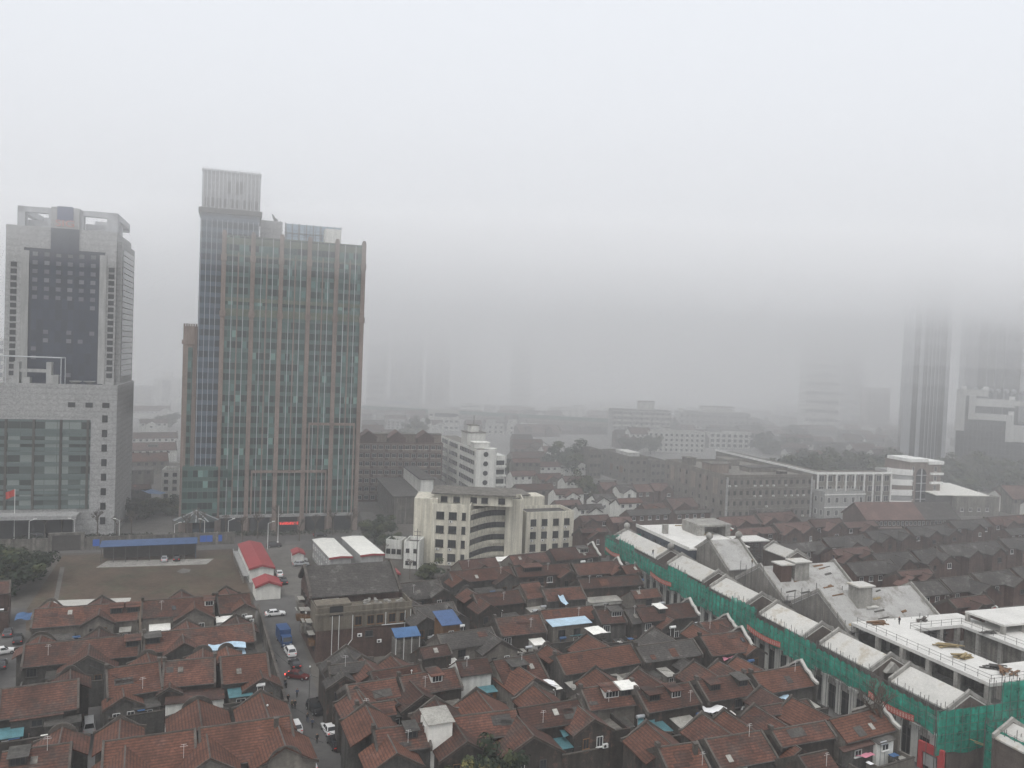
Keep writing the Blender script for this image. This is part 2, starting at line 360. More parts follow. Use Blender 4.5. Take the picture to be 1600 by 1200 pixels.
m = MB(); m.box(-.9, W+.9, -.4, D+.4, 5.2, 6.2); m.build('entrance_cornice', 'tower_stone', t)
for a, b, zz in ((1.02, 3.98, 20.8), (3.02, 4.98, 37.0)):
    u0, u1 = a*bay+1.1, b*bay-1.1
    m = MB(); m.box(u0, u1, -1.5, -1.2, zz-.5, zz+.4); m.box(u0, u0+.5, -1.5, -.9, 6.3, zz-.5); m.box(u1-.5, u1, -1.5, -.9, 6.3, zz-.5); m.build('facade_frame', 'pinkstone', t)
for i in range(5):
    m = MB(); m.box(i*bay+1.3, (i+1)*bay-1.3, .2, .45, 0, 5.1); m.build('lobby_glazing', 'dark_glass', t)
m = MB(); m.box(.5, W-.5, D-.5, D, ZT-1, ZT+.6); m.box(.5, W-.5, .7, 1.1, ZT-1.2, ZT-.5); m.build('parapet', 'olive_panel', t)
# blue curtain wall slab rising behind, with the louvred top
ub = -9.0; zb = ZT + 9.5
def uat(px, z, v=0.0):                                   # local u on the tower front seen at column px
    bx, by = x0-v*math.sin(A18), y0+v*math.cos(A18)
    a = lenat(bx-60*math.cos(A18), by-60*math.sin(A18), z, A18, px); return a-60
def vz(u, v, py): return zat(x0+u*math.cos(A18)-v*math.sin(A18), y0+u*math.sin(A18)+v*math.cos(A18), py)
ua, uc = uat(308, 60, 1.5), uat(405, 100, 3.0)
zl, zt2 = vz(ua, 1.5, 331), vz(ua, 1.5, 260)
m = MB(); m.box(ua, uc, 1.6, D-2, 0, zl); m.build('blue_slab', 'blue_glass', t)
for k in range(12):
    u = ua + .3 + (uc-ua-.6)*k/11
    if k < 5 or True:
        m = MB(); m.box(u-.07, u+.07, 1.4, 1.6, 8 if u < -1 else ZT-.5, zl-2.0); m.build('mullion', 'tower_pale', t)
m = MB(); m.box(ua-.7, uc+.7, .8, D-1.2, zl, zl+1.6); m.build('ledge', 'cement_dark', t)
m = MB(); m.box(ua+.2, uc, 1.5, D-2.2, zl+1.6, zt2-1); m.build('louvred_top', 'louvre', t)
m = MB()
for k in range(15):
    u = ua+.5+(uc-ua-1)*k/14; m.box(u-.12, u+.12, 1.2, 1.5, zl+1.6, zt2)
m.box(ua, uc+.2, 1.1, D-2, zt2-1, zt2-.5); m.build('louvre_fin', 'tower_pale', t)
m = MB()
for u, z in ((.42, .45), (.56, .45), (.63, .47)): m.box(ua+(uc-ua)*u, ua+(uc-ua)*u+1.6, 1.3, 1.5, zl+(zt2-zl)*z, zl+(zt2-zl)*z+4)
for k in range(9):
    u = ua+1.2+(uc-ua-3)*k/8; m.box(u, u+1.1, 1.35, 1.5, zl+2.2, zl+5)
m.build('louvre_opening', 'frame_dark', t)
# left annex and entrance canopy
ul = uat(286, 60, 4)
za = vz(ul, 4, 509)
m = MB(); m.box(ul, ua-.05, 3.2, D-3, 0, za); m.box(ul-.4, ua-.1, 2.9, D-2.6, za-6, za-4.6)
for k in range(6): m.box(ul+(ua-ul)*k/6, ul+(ua-ul)*k/6+.5, 3.2, 4, za, za+.8)
m.build('annex', 'pinkstone', t)
m = MB(); m.box(ul+1.6, ua-1.4, 3.0, 3.2, 14, za-7); m.build('annex_glazing', 'teal_glass', t)
m = MB(); m.box(ul+1.0, 0, -1.2, 1.6, 6, 22.5); m.build('entrance_block', 'teal_glass', t)
m = MB()
for k in range(4): m.box(ul+2+k*3.6, ul+4.4+k*3.6, -1.4, -1.2, 18.8, 21.8)
m.build('entrance_glazing', 'teal_glass', t)
m = MB(); uc2 = (ul-.5)/2
m.add([(uc2+7.5*math.cos(R(a)), 1+7*math.sin(R(a)), 5.0) for a in range(180, 361, 20)] + [(uc2, -1.2, 8.0)], [(i, i+1, 10) for i in range(9)])
m.build('canopy_glass', 'fog_dark', t)
m = MB()
for a in (205, 240, 270, 300, 335): m.tube((uc2, -1.2, 8.2), (uc2+7.5*math.cos(R(a)), 1+7*math.sin(R(a)), 5.1), .18)
m.build('canopy_rib', 'tower_pale', t)
# roof things
def rbox(name, pa, pb, yt, v, dep, mt, zb):
    ua_, ub_ = uat(pa, ZT, v), uat(pb, ZT, v); z1 = vz((ua_+ub_)/2, v, yt)
    m = MB(); m.box(ua_, ub_, v, v+dep, zb, z1); return m.build(name, mt, t)
rbox('plant_room', 407, 441, 345, 9, 8, 'tower_stone', ZT-1)
rbox('plant_room', 508, 533, 358, 4, 6, 'white_paint', ZT-1)
ua_, ub_ = uat(445, ZT, 12), uat(532, ZT, 12); z1 = vz(ua_, 12, 349); z1b = z1
m = MB(); m.box(ua_, ub_, 12, 12.2, ZT-1, z1); m.build('roof_screen_glass', glassgrid('screen_glass', 2.0, 2.2, [(0, (.22, .30, .36)), (.5, (.28, .36, .42)), (.8, (.18, .26, .33))], (.07, .08, .09), thin=.09), t)
m = MB()
for k in range(9): m.box(ua_+(ub_-ua_)*k/8-.15, ua_+(ub_-ua_)*k/8+.15, 11.7, 12, ZT-1, z1+.3)
m.box(ua_, ub_, 11.7, 12, z1-3.3, z1-3.1); m.build('roof_screen_frame', 'steel', t)
u = uat(430, ZT, 9); m = MB(); m.tube((u, 12, vz(u, 12, 345)), (u-1.2, 12, vz(u, 12, 335)), .5, .2); m.ball((u+.1, 12, vz(u, 12, 344)), .7); m.build('roof_crane', 'steel', t)
# red lit lettering strip over the entrance
u0, u1 = uat(436, 4, -2), uat(467, 4, -2); zz = vz(u0, -2, 818)
m = MB(); m.box(u0, u1, -2.1, -1.9, zz-.5, zz+.5, 0)
rr = random.Random(3); n = 11
for k in range(n):
    for q in range(4):
        a = u0+.3+(u1-u0-.6)*(k+rr.random()*.5)/n; z = zz-.4+rr.random()*.7
        if q % 2: m.box(a, a+.45, -2.16, -2.1, z, z+.12, 1)
        else: m.box(a, a+.12, -2.16, -2.1, zz-.4, min(z+.2, zz+.42), 1)
m.box(u0, u0+.2, -1.9, .2, zz-.3, zz+.1, 0); m.box(u1-.2, u1, -1.9, .2, zz-.3, zz+.1, 0)
m.build('lit_sign', ['paint_red', 'led_red'], t)
for k in range(9):
    m = MB(); u = uat(430+rr.random()*110, 2, 0); z = ZT*(.3+.5*rr.random())
# ---- grey tower with dark glass front, on a podium
A1 = R(17.0)
px_, py_ = P(178, 838); Dp = 36.0
# podium: origin at its front right corner, u runs back to the left
t = thing('office_tower', 'grey stone office tower with dark gridded glass, orange letters and open roof frame', 'office tower', (px_, py_), A1)
def S(u, v): return (px_+u*math.cos(A1)-v*math.sin(A1), py_+u*math.sin(A1)+v*math.cos(A1))
zp = zat(*S(0, 0), 607); Wp = 52.0
m = MB(); m.box(-Wp, 0, .4, Dp, 0, zp-1); m.box(-Wp, 0, 0, Dp, zp-10.2, zp); m.box(-7.4, 0, 0, .4, 0, zp-10.2); m.box(-Wp, -39.5, 0, .4, 0, zp-10.2)
m.box(-Wp, 0, 0, .5, zp, zp+1); m.box(-.5, 0, .5, Dp, zp, zp+1); m.build('podium', 'tower_stone', t)
m = MB(); m.box(-39.5, -7.4, .1, .4, 9.0, zp-10.2); m.build('podium_glazing', 'podium_glass', t)
m = MB()
for k in range(1, 8): z = 9.0 + (zp-19.2)*k/8; m.box(-39.5, -7.4, -.15, .1, z-.6, z+.6)
m.build('podium_spandrel', 'teal_band', t)
for u in (-8.2, -15.8, -23.4, -31, -38.6):
    m = MB(); m.box(u-.35, u+.35, -.25, .1, 9, zp-10.2); m.build('podium_pier', 'frame_dark', t)
m = MB(); m.box(-39, -10, -5.5, .4, 6.8, 8.0); m.build('entrance_canopy', 'tower_stone', t)
m = MB(); m.box(-38, -12, .2, .42, 0, 6.6); m.build('lobby_glazing', 'dark_glass', t)
for k in range(8): window(t, -3.4, -.02, 4+k*(zp-13)/7.4, 1.5, 2.2, frame='cement_dark', sill=False)
for k in range(4):
    window(t, -41.5, -.02, 12+k*7.0, 1.5, 2.2, frame='cement_dark', sill=False)
for u in (-3.2, -8, -13, -38, -42.5, -47): window(t, u, -.02, zp-6.2, 2.0, 1.5, frame='cement_dark', sill=False)
# shaft
vs = 16.0
def us(px, z): 
    bx, by = S(-80, vs); return lenat(bx, by, z, A1, px)-80
def vzs(u, py, v=None): return zat(*S(u, vs if v is None else v), py)
sl_, sr_ = us(8, 80), us(181, 80)
zs = vzs(sl_, 350)
gl, gr = us(36, 75), us(163, 75); zg = vzs(gl, 386)
m = MB(); m.box(sl_, gl, vs, vs+32, zp-1, zs); m.box(gr, sr_, vs, vs+32, zp-1, zs); m.box(gl, gr, vs+.6, vs+32, zp-1, zs-.5); m.box(gl, gr, vs, vs+.6, zg, zs); m.build('shaft', 'tower_stone', t)
m = MB(); m.box(sr_+.002, sr_+1.5, vs+2, vs+30, zp-1, zs-3); m.build('side_bay', 'tower_stone', t)
m = MB()
for k in range(22): z = zp+3+k*(zs-zp-8)/22; m.box(sr_+1.5, sr_+1.6, vs+4, vs+28, z, z+1.7)
m.build('side_glazing', 'dark_glass', t)
m = MB(); m.box(gl, gr, vs+.3, vs+.6, zp-1, zg); m.build('front_glazing', 'navy_glass', t)
cl, cr_ = us(80, 95), us(124, 95)
m = MB(); m.box(cl, cr_, vs-.5, vs, zg-1.5, vzs(cl, 356)); m.build('centre_panel', 'navy_glass', t)
for e in (0, 1):
    u = gl-.6 if e == 0 else gr-1.6
    m = MB(); m.box(u, u+2.2, vs-.3, vs, zp+.5, zg-1); m.build('edge_strip', 'grey_paint', t)
nr = 15
mat('blind_0', (.16, .165, .18), .6, .1, 1, 0, .1); mat('blind_1', (.12, .125, .14), .6, .1, 1, 0, .1)
rr = random.Random(5)
for k in range(nr):
    z = zp+2.5+(zg-zp-5)*k/(nr-1)
    for c in range(6):
        if k < 9 and rr.random() < .85: continue
        if len([1 for o in t.children if o.name.startswith('blind')]) > 80: continue
        u = gl+(gr-gl)*(c+.95)/7.0
        key = 'blind%d' % rr.choice([0, 1, 1])
        if key not in WINC:
            q = MB(); q.box(-.75, .75, -.12, 0, 0, 1.3); q.box(-.8, .8, -.14, 0, -.08, 0, 1); WINC[key] = q.mesh('blind', ['blind_%s' % key[-1], 'frame_dark'])
        link('blind', WINC[key], t, (u, vs+.3, z))
for k in range(17):
    z = zp+2.6+(zs-zp-16)*k/16
    for u in ((sl_+gl)/2-.2, (sr_+gr)/2+.3): window(t, u, vs-.02, z, 1.7, 1.5, frame='cement_dark', sill=False)
# crown: corner posts, beams with open bays, sign block
zc = vzs(sl_, 319, vs)
m = MB(); n_ = (cl-sl_)
for a, b in ((sl_+3, sl_+5.2), (cl-1.0, cl), (cr_, cr_+1.0), (sr_-3.2, sr_)): m.box(a, b, vs+.5, vs+4, zs, zc)
for a, b in ((sl_+3, cl), (cr_, sr_)):
    m.box(a, b, vs+.5, vs+3, zc-1.8, zc-.001); m.box(a, b, vs+10, vs+11.5, zs, zs+3.2)
    m.box(a, b, vs+26, vs+28, zc-3, zc)
m.box(sr_-2.5, sr_, vs+4, vs+28, zc-2, zc-.002); m.box(sl_+3, sl_+5, vs+4, vs+28, zc-2, zc-.002)
for k in range(5): m.box(cr_+4+k*2, cr_+5+k*2, vs+10, vs+11, zs+3.2, zc-3)
m.build('roof_frame', 'tower_pale', t)
zsb = vzs(cl, 323)
m = MB(); m.box(cl, cr_, vs-.6, vs+8, vzs(cl, 356)+.001, zsb); m.build('sign_block', 'tower_stone', t)
bl, br = us(90, 100), us(115, 100)
m = MB(); m.box(bl, br, vs-.8, vs-.6, vzs(bl, 344), zsb+.3); m.build('emblem_panel', 'sign_blue', t)
tm = text_mesh('SIG', 3.0, .12); tm.materials.append(M['sign_orange'])
o = link('lettering', tm, t, ((bl+br)/2, vs-.75, vzs(bl, 354)+.1)); o.rotation_euler = (R(90), 0, 0); o.scale = (1.35, 1, 1)
# roof plant on the podium
fr = thing('roof_frame_structure', 'open steel frame round grey plant boxes on the podium roof', 'roof structure', (*S(-34, 4), zp), A1)
m = MB()
for u in (0, 17):
    for v in (0, 6): m.tube((u, v, 0), (u, v, 9), .16)
for v in (0, 6): m.tube((0, v, 9), (17, v, 9), .16)
for u in (0, 17): m.tube((u, 0, 9), (u, 6, 9), .16)
m.build('frame', 'tower_pale', fr)
m = MB(); m.box(3.5, 5, 1, 4, 0, 7.5); m.box(12.6, 14, 1, 4, 0, 7.5); m.box(5, 12.6, 1.5, 3.5, 4.2, 5.2); m.box(6, 8, 1, 4, 0, 2.6); m.box(13.999, 16, 1, 3, 0, 3.5); m.build('plant_box', 'grey_paint', fr)
for i, (u, lab) in enumerate(((-12.6, 'left of the pair of dark satellite dishes on the grey podium roof'), (-8.6, 'right of the pair of dark satellite dishes on the grey podium roof'))):
    d = thing('satellite_dish', lab, 'satellite dish', (*S(u, 3), zp), A1, 'dishes on the podium roof')
    m = MB(); n = 14
    for j in range(4):
        r = 1.9*j/3
        m.v += [(r*math.cos(2*math.pi*k/n), r*math.sin(2*math.pi*k/n)*.95, 1.0+.9*(j/3)**2) for k in range(n)]
    for j in range(3):
        for k in range(n): m.f.append((j*n+k, j*n+(k+1) % n, (j+1)*n+(k+1) % n, (j+1)*n+k)); m.m.append(0)
    m.build('dish', 'grey_paint', d, smooth=True); m = MB(); m.tube((0, 0, 0), (0, 0, 1.0), .25); m.tube((0, 0, 1), (0, 0, 2.3), .06); m.build('mount', 'steel', d)
# flag
fl = thing('flag', 'red flag on a white pole before the grey tower', 'flag', P(22, 842), A18)
fz = zat(*P(22, 842), 764)
m = MB(); m.tube((0, 0, 0), (0, 0, fz), .14, .09); m.build('pole', 'white_trim', fl)
m = MB()
for j in range(7): m.v += [(-.1-.45*j, .25*math.sin(j*1.3), fz-.1-.18*j), (-.1-.45*j, .3*math.sin(j*1.3+.5), fz-2.2-.2*j)]
for j in range(6): m.f.append((2*j, 2*j+1, 2*j+3, 2*j+2)); m.m.append(0)
m.build('cloth', 'paint_red', fl)
# ---- twin towers in the fog at right
A20 = R(20); A22 = R(-21); A30 = R(-30)
def fog_tower(label, pl, pr, gy, z, cols, D, dark, white):
    x, y = P(pl, gy); W = lenat(x, y, 0, A22, pr)
    t = thing('high_rise_tower', label, 'tower', (x, y), A22)
    m = MB(); m.box(.5, W-.5, .8, D, 0, z); m.build('wall', dark, t)
    for a, b, pj in cols:
        m = MB(); m.box(a*W, b*W, .8-pj, .8, 0, z+.3); m.build('column', white, t)
    for k in range(int(z/3.7)):
        pass
    return t, W
glassgrid('fog_glass', 2.2, 3.6, [(0, (.05, .055, .06)), (.5, (.065, .07, .075)), (.8, (.04, .045, .05))], (.14, .15, .155), thin=.12)
t, W = fog_tower('slim dark tower with white vertical piers fading upward into fog', 1404, 1474, 742, 131, [(0, .2, 1.2), (.33, .42, 1.0), (.52, .535, .5), (.6, .615, .5), (.68, .695, .5), (.76, .775, .5), (.92, 1.0, 1.2)], 30, 'fog_glass', 'tower_pale')
t2, W = fog_tower('broad dark tower with white piers behind the stepped glass podium', 1500, 1610, 738, 131, [(0, .17, 1.2), (.3, .31, .5), (.42, .43, .5), (.55, .56, .5), (.78, .95, 1.2)], 34, 'fog_glass', 'tower_pale')
x, y = P(1490, 742)
t = thing('glass_podium', 'dark glass podium with stepped white bands and rounded ends in the fog', 'podium building', (x, y), A30)
def zq(u, py): return zat(x+u*math.cos(A30), y+u*math.sin(A30), py)
W = lenat(x, y, 0, A30, 1640)
m = MB(); m.box(0, 8, 0, 22, 0, zq(2, 618)); m.box(8, 18, -.002, 22, 0, zq(12, 640)); m.box(18, W, -.004, 22, 0, zq(24, 660)); m.build('wall', 'fog_glass', t)
for a, b, ya, yb, pj in ((-1, 4.2, 608, 672, 1.0), (4.2, 16, 608, 618, 1.0), (6, 9.5, 618, 655, 1.2), (9.5, 30, 622, 634, .9), (9.5, 30, 645, 655, 1.3), (26, 30, 655, 690, 1.5), (30, W, 664, 690, 1.2), (28, W, 626, 634, .8)):
    m = MB(); z0, z1 = zq(a, yb), zq(a, ya); m.box(a, b, -pj, 0, z0, z1)
    m.prism([(-pj, z1), (8, z1), (7, z1+1.2), (4, z1+2), (1, z1+1.8), (-pj*.5, z1+1)], 'u', b-3, b) if ya < 650 and b < 40 else None
    m.build('white_band', 'white_trim', t)
m = MB()
for k in range(9): m.tube((8+k*4, 6, zq(12, 624)), (8+k*4, 6, zq(12, 608)), .35); m.ball((8+k*4+1.2, 6, zq(12, 610)), 1.5)
m.build('roof_arch', 'tower_pale', t)
# ================================================================ lane houses
G24 = R(24)
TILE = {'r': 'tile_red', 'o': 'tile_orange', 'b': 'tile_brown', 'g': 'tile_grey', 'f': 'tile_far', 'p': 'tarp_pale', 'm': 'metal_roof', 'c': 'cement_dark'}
hr = random.Random(11)
def outline_cop(m, pts, t, hgt, ax, c, mi=0):
    """a coping band of height hgt following pts (s, z), thickness t about c across ax"""
    for (a, za), (b, zb) in zip(pts, pts[1:]):
        if abs(a-b) < 1e-4: continue
        m.prism([(a, za-.25), (b, zb-.25), (b, zb+hgt), (a, za+hgt)], ax, c-t/2, c+t/2, mi)
def peak_pts(u0, w, zw, p, style):
    e = zw-p*w/2
    if style == 'arch':
        r = w*.26
        return [(u0-w/2, e+.1), (u0-r*1.15, e+.45)] + [(u0-r*math.cos(R(a)), e+.45+r*.95*math.sin(R(a))) for a in range(0, 181, 22)] + [(u0+r*1.15, e+.45), (u0+w/2, e+.1)]
    if style == 'step':
        return [(u0-w/2-.2, e+.05), (u0-w*.36, e+.25), (u0-w*.2, zw-.35), (u0-w*.1, zw+.25), (u0, zw+.4), (u0+w*.1, zw+.25), (u0+w*.2, zw-.35), (u0+w*.36, e+.25), (u0+w/2+.2, e+.05)]
    return [(u0-w/2-.2, e+.1), (u0-w*.4, e+.25), (u0, zw+.3), (u0+w*.4, e+.25), (u0+w/2+.2, e+.1)]
def shed(t, u, w, v1, v0, z0, z1, roof, wall):
    """a lean-to on the terrace, v1 front .. v0 back"""
    m = MB(); m.prism([(v1+.1, z0), (v0, z0), (v0, z1+.25), (v1+.1, z1)], 'u', u-w/2+.12, u+w/2-.12); s = m.build('lean_to', wall, t)
    m = MB(); m.hexa([(u-w/2, v1-.25, z1+.02), (u+w/2, v1-.25, z1+.02), (u+w/2, v0+.05, z1+.32), (u-w/2, v0+.05, z1+.32)], (0, 0, .09)); m.build('lean_to_roof', roof, s)
    if w > 2: window(s, u, v1+.08, z1-1.3, min(1.4, w*.4), .95, frame='frame_white' if hr.random() < .5 else 'frame_dark')
    return s
def H(label, ax, ay, bx, by, dy, roof='r', fw=(), rw=(), dm=(), sh=(), pw=(1, 1), zr=9.5, p=.62, db=4.6, wall=None, group='lane houses', far=False, yard=True, cat='house', ch=0, amin=19, amax=29, nm='terrace_house'):
    (x0, y0), (x1, y1) = P(ax, ay, zr), P(bx, by, zr)
    ang = min(max(math.atan2(y1-y0, x1-x0), R(amin)), R(amax)); L = lenat(x0, y0, zr, ang, bx)
    c, s = math.cos(ang), math.sin(ang); xm, ym = x0+c*L/2, y0+s*L/2; py = proj(xm, ym, zr)[1]
    lo, hi = 1.5, 14.0
    for _ in range(40):
        d = (lo+hi)/2
        if proj(xm+s*d, ym-c*d, zr-p*d)[1] < py+dy: lo = d
        else: hi = d
    df = min(lo, 9.5, (zr-3.2)/p); ze = zr-p*df; zb = zr-p*db
    t = thing(nm, label, cat, (x0, y0), ang, group); t['L'] = L; del t['L']
    wm = wall or hr.choice(['brick_dark', 'brick_dark', 'cement_dark', 'brick_grey'])
    m = MB(); m.prism([(-df+.4, 0), (db-.4, 0), (db-.4, zb+.1), (0, zr-.2), (-df+.4, ze+.1)], 'u', .06, L-.06); m.build('wall', wm, t)
    m = MB(); th = (0, 0, -.2)
    m.hexa([(0, -df, ze), (L, -df, ze), (L, 0, zr), (0, 0, zr)], th, 0); m.hexa([(0, .001, zr), (L, .001, zr), (L, db, zb), (0, db, zb)], th, 0)
    n = max(2, int(L/1.3))
    for k in range(n): m.box(L*k/n, L*(k+1)/n, -.12, .12, zr-.1, zr+.08+.05*hr.random(), 1)
    m.tube((0, -df-.06, ze-.12), (L, -df-.06, ze-.12), .09, mi=2)
    m.build('roof', [TILE[roof], 'coping', 'cement_dark'], t)
    for e, st in enumerate(pw):
        if not st: continue
        u = .12 if e == 0 else L-.12
        m = MB()
        if st == 2:                                   # tall white-capped wavy gable on the lane
            pts = [(-df-.5, ze+.25), (-df*.8, ze+.35+p*df*.16), (-df*.62, ze+.75+p*df*.3), (-df*.38, zr-p*df*.38+.35), (-df*.16, zr+.25), (0, zr+.75), (db*.2, zr+.3), (db*.6, zr-p*db*.6+.5), (db+.3, zb+.3)]
            m.prism([(-df-.3, 0), (db+.2, 0)] + pts[::-1], 'u', u-.2, u+.2, 1)
            outline_cop(m, [(a, z+.28) for a, z in pts], .62, .12, 'u', u, 0); m.build('gable_wall', ['concrete_white', wm], t)
        else:
            pts = [(-df-.2, ze+.15), (0, zr+.22), (db+.2, zb+.15)]
            m.prism([(-df-.2, ze-.6), (-.02, zr-.6), (db+.2, zb-.6)] + pts[::-1], 'u', u-.16, u+.16, 0)
            m.box(u-.28, u+.28, -.4, .4, zr+.2, zr+.75, 0) if hr.random() < .5 else None
            m.build('party_wall', 'coping', t)
    for q in fw:
        tt, w, ext = q[:3]; st = q[3] if len(q) > 3 else ''
        zd = q[4] if len(q) > 4 else .55
        u0 = tt*L; zw = zr-zd; pw_ = .6; vf = -(df+ext); e = zw-pw_*w/2
        m = MB(); m.prism([(u0-w/2+.3, 0), (u0+w/2-.3, 0), (u0+w/2-.3, e+.05), (u0, zw-.2), (u0-w/2+.3, e+.05)], 'v', vf+.35, -df+.45); wg = m.build('front_wing', wm, t)
        m = MB()
        m.hexa([(u0-w/2, vf, e), (u0, vf, zw), (u0, -zd/p+.4, zw), (u0-w/2, -zd/p+.4, e)], (0, 0, -.18)); m.hexa([(u0, vf, zw), (u0+w/2, vf, e), (u0+w/2, -zd/p+.4, e), (u0, -zd/p+.4, zw)], (0, 0, -.18))
        m.box(u0-.1, u0+.1, vf, -zd/p, zw-.08, zw+.08, 1); m.build('wing_roof', [TILE[roof if roof != 'r' else hr.choice('rro')], 'coping'], wg)
        m = MB(); outline_cop(m, [(u0-w/2-.1, e-.12), (u0, zw-.12), (u0+w/2+.1, e-.12)] if not st else peak_pts(u0, w, zw, pw_, st), .2, .18, 'v', vf+.1, 0); m.build('bargeboard', 'coping', wg)
        if not far:
            for du in ([-w*.17, w*.17] if w > 5 else [0]): window(wg, u0+du, vf+.33, e-2.3, 1.0, 1.5, frame=hr.choice(['frame_white', 'frame_dark', 'wood']))
            if hr.random() < .5: ac(wg, u0+w*.3, vf+.35, e-2.6)
        elif hr.random() < .75: window(wg, u0+hr.uniform(-.8, .8), vf+.33, e-hr.uniform(1.8, 2.4), hr.choice([.8, 1.1, 1.5]), hr.choice([1.2, 1.5]), frame=hr.choice(['frame_white', 'cement', 'frame_dark']))
    for q in rw:
        tt, w, ext = q[:3]; st = q[3] if len(q) > 3 else 'peak'
        u0 = tt*L; zw = zr-.12; pw_ = .55; vb = db+ext; e = zw-pw_*w/2
        m = MB(); m.prism([(u0-w/2+.3, 0), (u0+w/2-.3, 0), (u0+w/2-.3, e+.05), (u0, zw-.2), (u0-w/2+.3, e+.05)], 'v', db-.6, vb-.1); wg = m.build('rear_wing', wm, t)
        m = MB(); m.hexa([(u0-w/2, .3, e), (u0, .3, zw), (u0, vb-.1, zw), (u0-w/2, vb-.1, e)], (0, 0, -.18)); m.hexa([(u0, .3, zw), (u0+w/2, .3, e), (u0+w/2, vb-.1, e), (u0, vb-.1, zw)], (0, 0, -.18))
        m.box(u0-.1, u0+.1, .3, vb, zw-.08, zw+.08, 1); m.build('wing_roof', [TILE[roof if roof != 'r' else hr.choice('rro')], 'coping'], wg)
        m = MB(); pts = peak_pts(u0, w, zw, pw_, st); outline_cop(m, pts, .34, .26, 'v', vb, 0)
        if st == 'arch': m.prism([(a, z) for a, z in pts[1:-1]], 'v', vb-.15, vb+.15)
        m.build('gable_coping', 'coping', wg)
    for q in dm:
        tt, w, kind = q; u0 = tt*L; vf = -df*.6; zb0 = zr-p*df*.6; hh = 1.25; zt = zb0+hh
        vb = -(zr-zt-.25)/p
        m = MB(); m.prism([(vf+.15, zb0-.1), (vf+.15, zt), (vb, zt+.22), (vb, zb0)], 'u', u0-w/2, u0+w/2); d = m.build('dormer', 'cement_dark' if kind != 'w' else 'white_paint', t)
        m = MB(); m.hexa([(u0-w/2-.25, vf-.35, zt-.02), (u0+w/2+.25, vf-.35, zt-.02), (u0+w/2+.25, vb+.2, zt+.28), (u0-w/2-.25, vb+.2, zt+.28)], (0, 0, .1)); m.build('dormer_roof', {'t': 'tarp_teal', 'm': 'metal_white'}.get(kind, 'cement_dark' if hr.random() < .5 else TILE[roof]), d)
        window(d, u0, vf+.12, zb0+.15, w-.35, .95, nx=max(2, int(w/.55)), frame='frame_white' if kind in 'wn' else 'frame_dark', sill=False)
    for q in sh:
        tt, w, dep, h, rm = q; shed(t, tt*L, w, -df-dep, -df+.3, 0, min(h, ze-.4), {'b': 'tarp_blue', 'p': 'tarp_pale', 't': 'tarp_teal', 'm': 'metal_roof', 'w': 'metal_white', 'c': 'cement', 'd': 'cement_dark', 'r': 'tile_brown'}[rm], hr.choice(['cement', 'brick_grey', 'wood', 'cement_dark', 'white_paint']) if rm != 'b' else 'wood')
    if not far:
        if yard:
            m = MB(); yd = 3.2; hgt = 4.4
            m.box(.1, L-.1, -df-yd, -df-yd+.25, 0, hgt); m.box(.1, .35, -df-yd+.25, -df+.4, 0, hgt); m.box(L-.35, L-.1, -df-yd+.25, -df+.4, 0, hgt)
            k = 4
            while k < L-2: m.box(k, k+.2, -df-yd+.25, -df+.4, 0, hgt-.3); k += 4.2
            m.box(.05, L-.05, -df-yd-.06, -df-yd+.31, hgt, hgt+.12, 1); m.build('courtyard_wall', [wm, 'coping'], t)
            u = 1.6; slots = [(q[0]*L, q[1]) for q in list(fw)+list(sh)]
            while u < L-1.6:
                if all(abs(u-a) > b/2+1.2 for a, b in slots):
                    r = hr.random()
                    if r < .5:
                        dep = hr.choice([1.8, 2.6, 3.0]); h = min(ze-.5, hr.choice([3.6, 4.6, 5.3, 5.6]))
                        shed(t, u, 2.2, -df-dep, -df+.3, 0, h, hr.choice(['cement_dark', 'cement', 'metal_roof', 'tile_brown', 'cement_dark', 'metal_roof', 'tarp_teal'] + (['metal_white'] if hr.random() < .3 else [])), hr.choice(['cement', 'brick_grey', 'cement_dark', 'wood']))
                    elif ze > 4.9:
                        window(t, u, -df+.38, ze-1.9, 1.5, 1.35, nx=3, frame=hr.choice(['frame_white', 'frame_dark', 'wood']))
                        if hr.random() < .35: ac(t, u+1.0, -df+.4, ze-2.5)
                u += 2.5
    else:
        k = 2.0
        while k < L-1 and ze > 3.5:
            if all(abs(k-q[0]*L) > q[1]/2+.6 for q in fw): window(t, k, -df+.38, ze-1.8, 1.3, 1.3, frame='frame_white' if wm in ('white_paint', 'brick_red') else 'frame_dark')
            k += 3.4
    if not far:
        for _ in range(hr.choice([0, 1, 1, 2])):
            u = hr.uniform(.1, .9)*L; v = -df-hr.uniform(.8, 2.6); m = MB(); z = hr.choice([4.2, 5.0, 5.6]); m.tube((u-.7, v, z+.9), (u+.7, v, z+.9), .3, n=8); m.tube((u-.5, v, 0), (u-.5, v, z+.7), .05, n=4); m.tube((u+.5, v, 0), (u+.5, v, z+.7), .05, n=4); m.build('water_tank', hr.choice(['plastic_white', 'car_silver', 'tarp_blue']), t)
        for _ in range(hr.choice([1, 2, 3])):
            u = hr.uniform(.08, .92)*L; v = -df-hr.uniform(.5, 2.8); z = hr.uniform(3.4, 5.0); a, b = hr.uniform(.5, 1.3), hr.uniform(.4, .9); m = MB(); m.box(u, u+a, v-b, v, 0, z); m.box(u-.1, u+a+.1, v-b-.1, v+.1, z, z+.06, 1); m.build('yard_box', [hr.choice(['cement', 'wood', 'brick_grey', 'cement_dark']), hr.choice(['metal_roof', 'metal_white', 'cement_dark', 'tarp_blue', 'cloth_white'])], t)
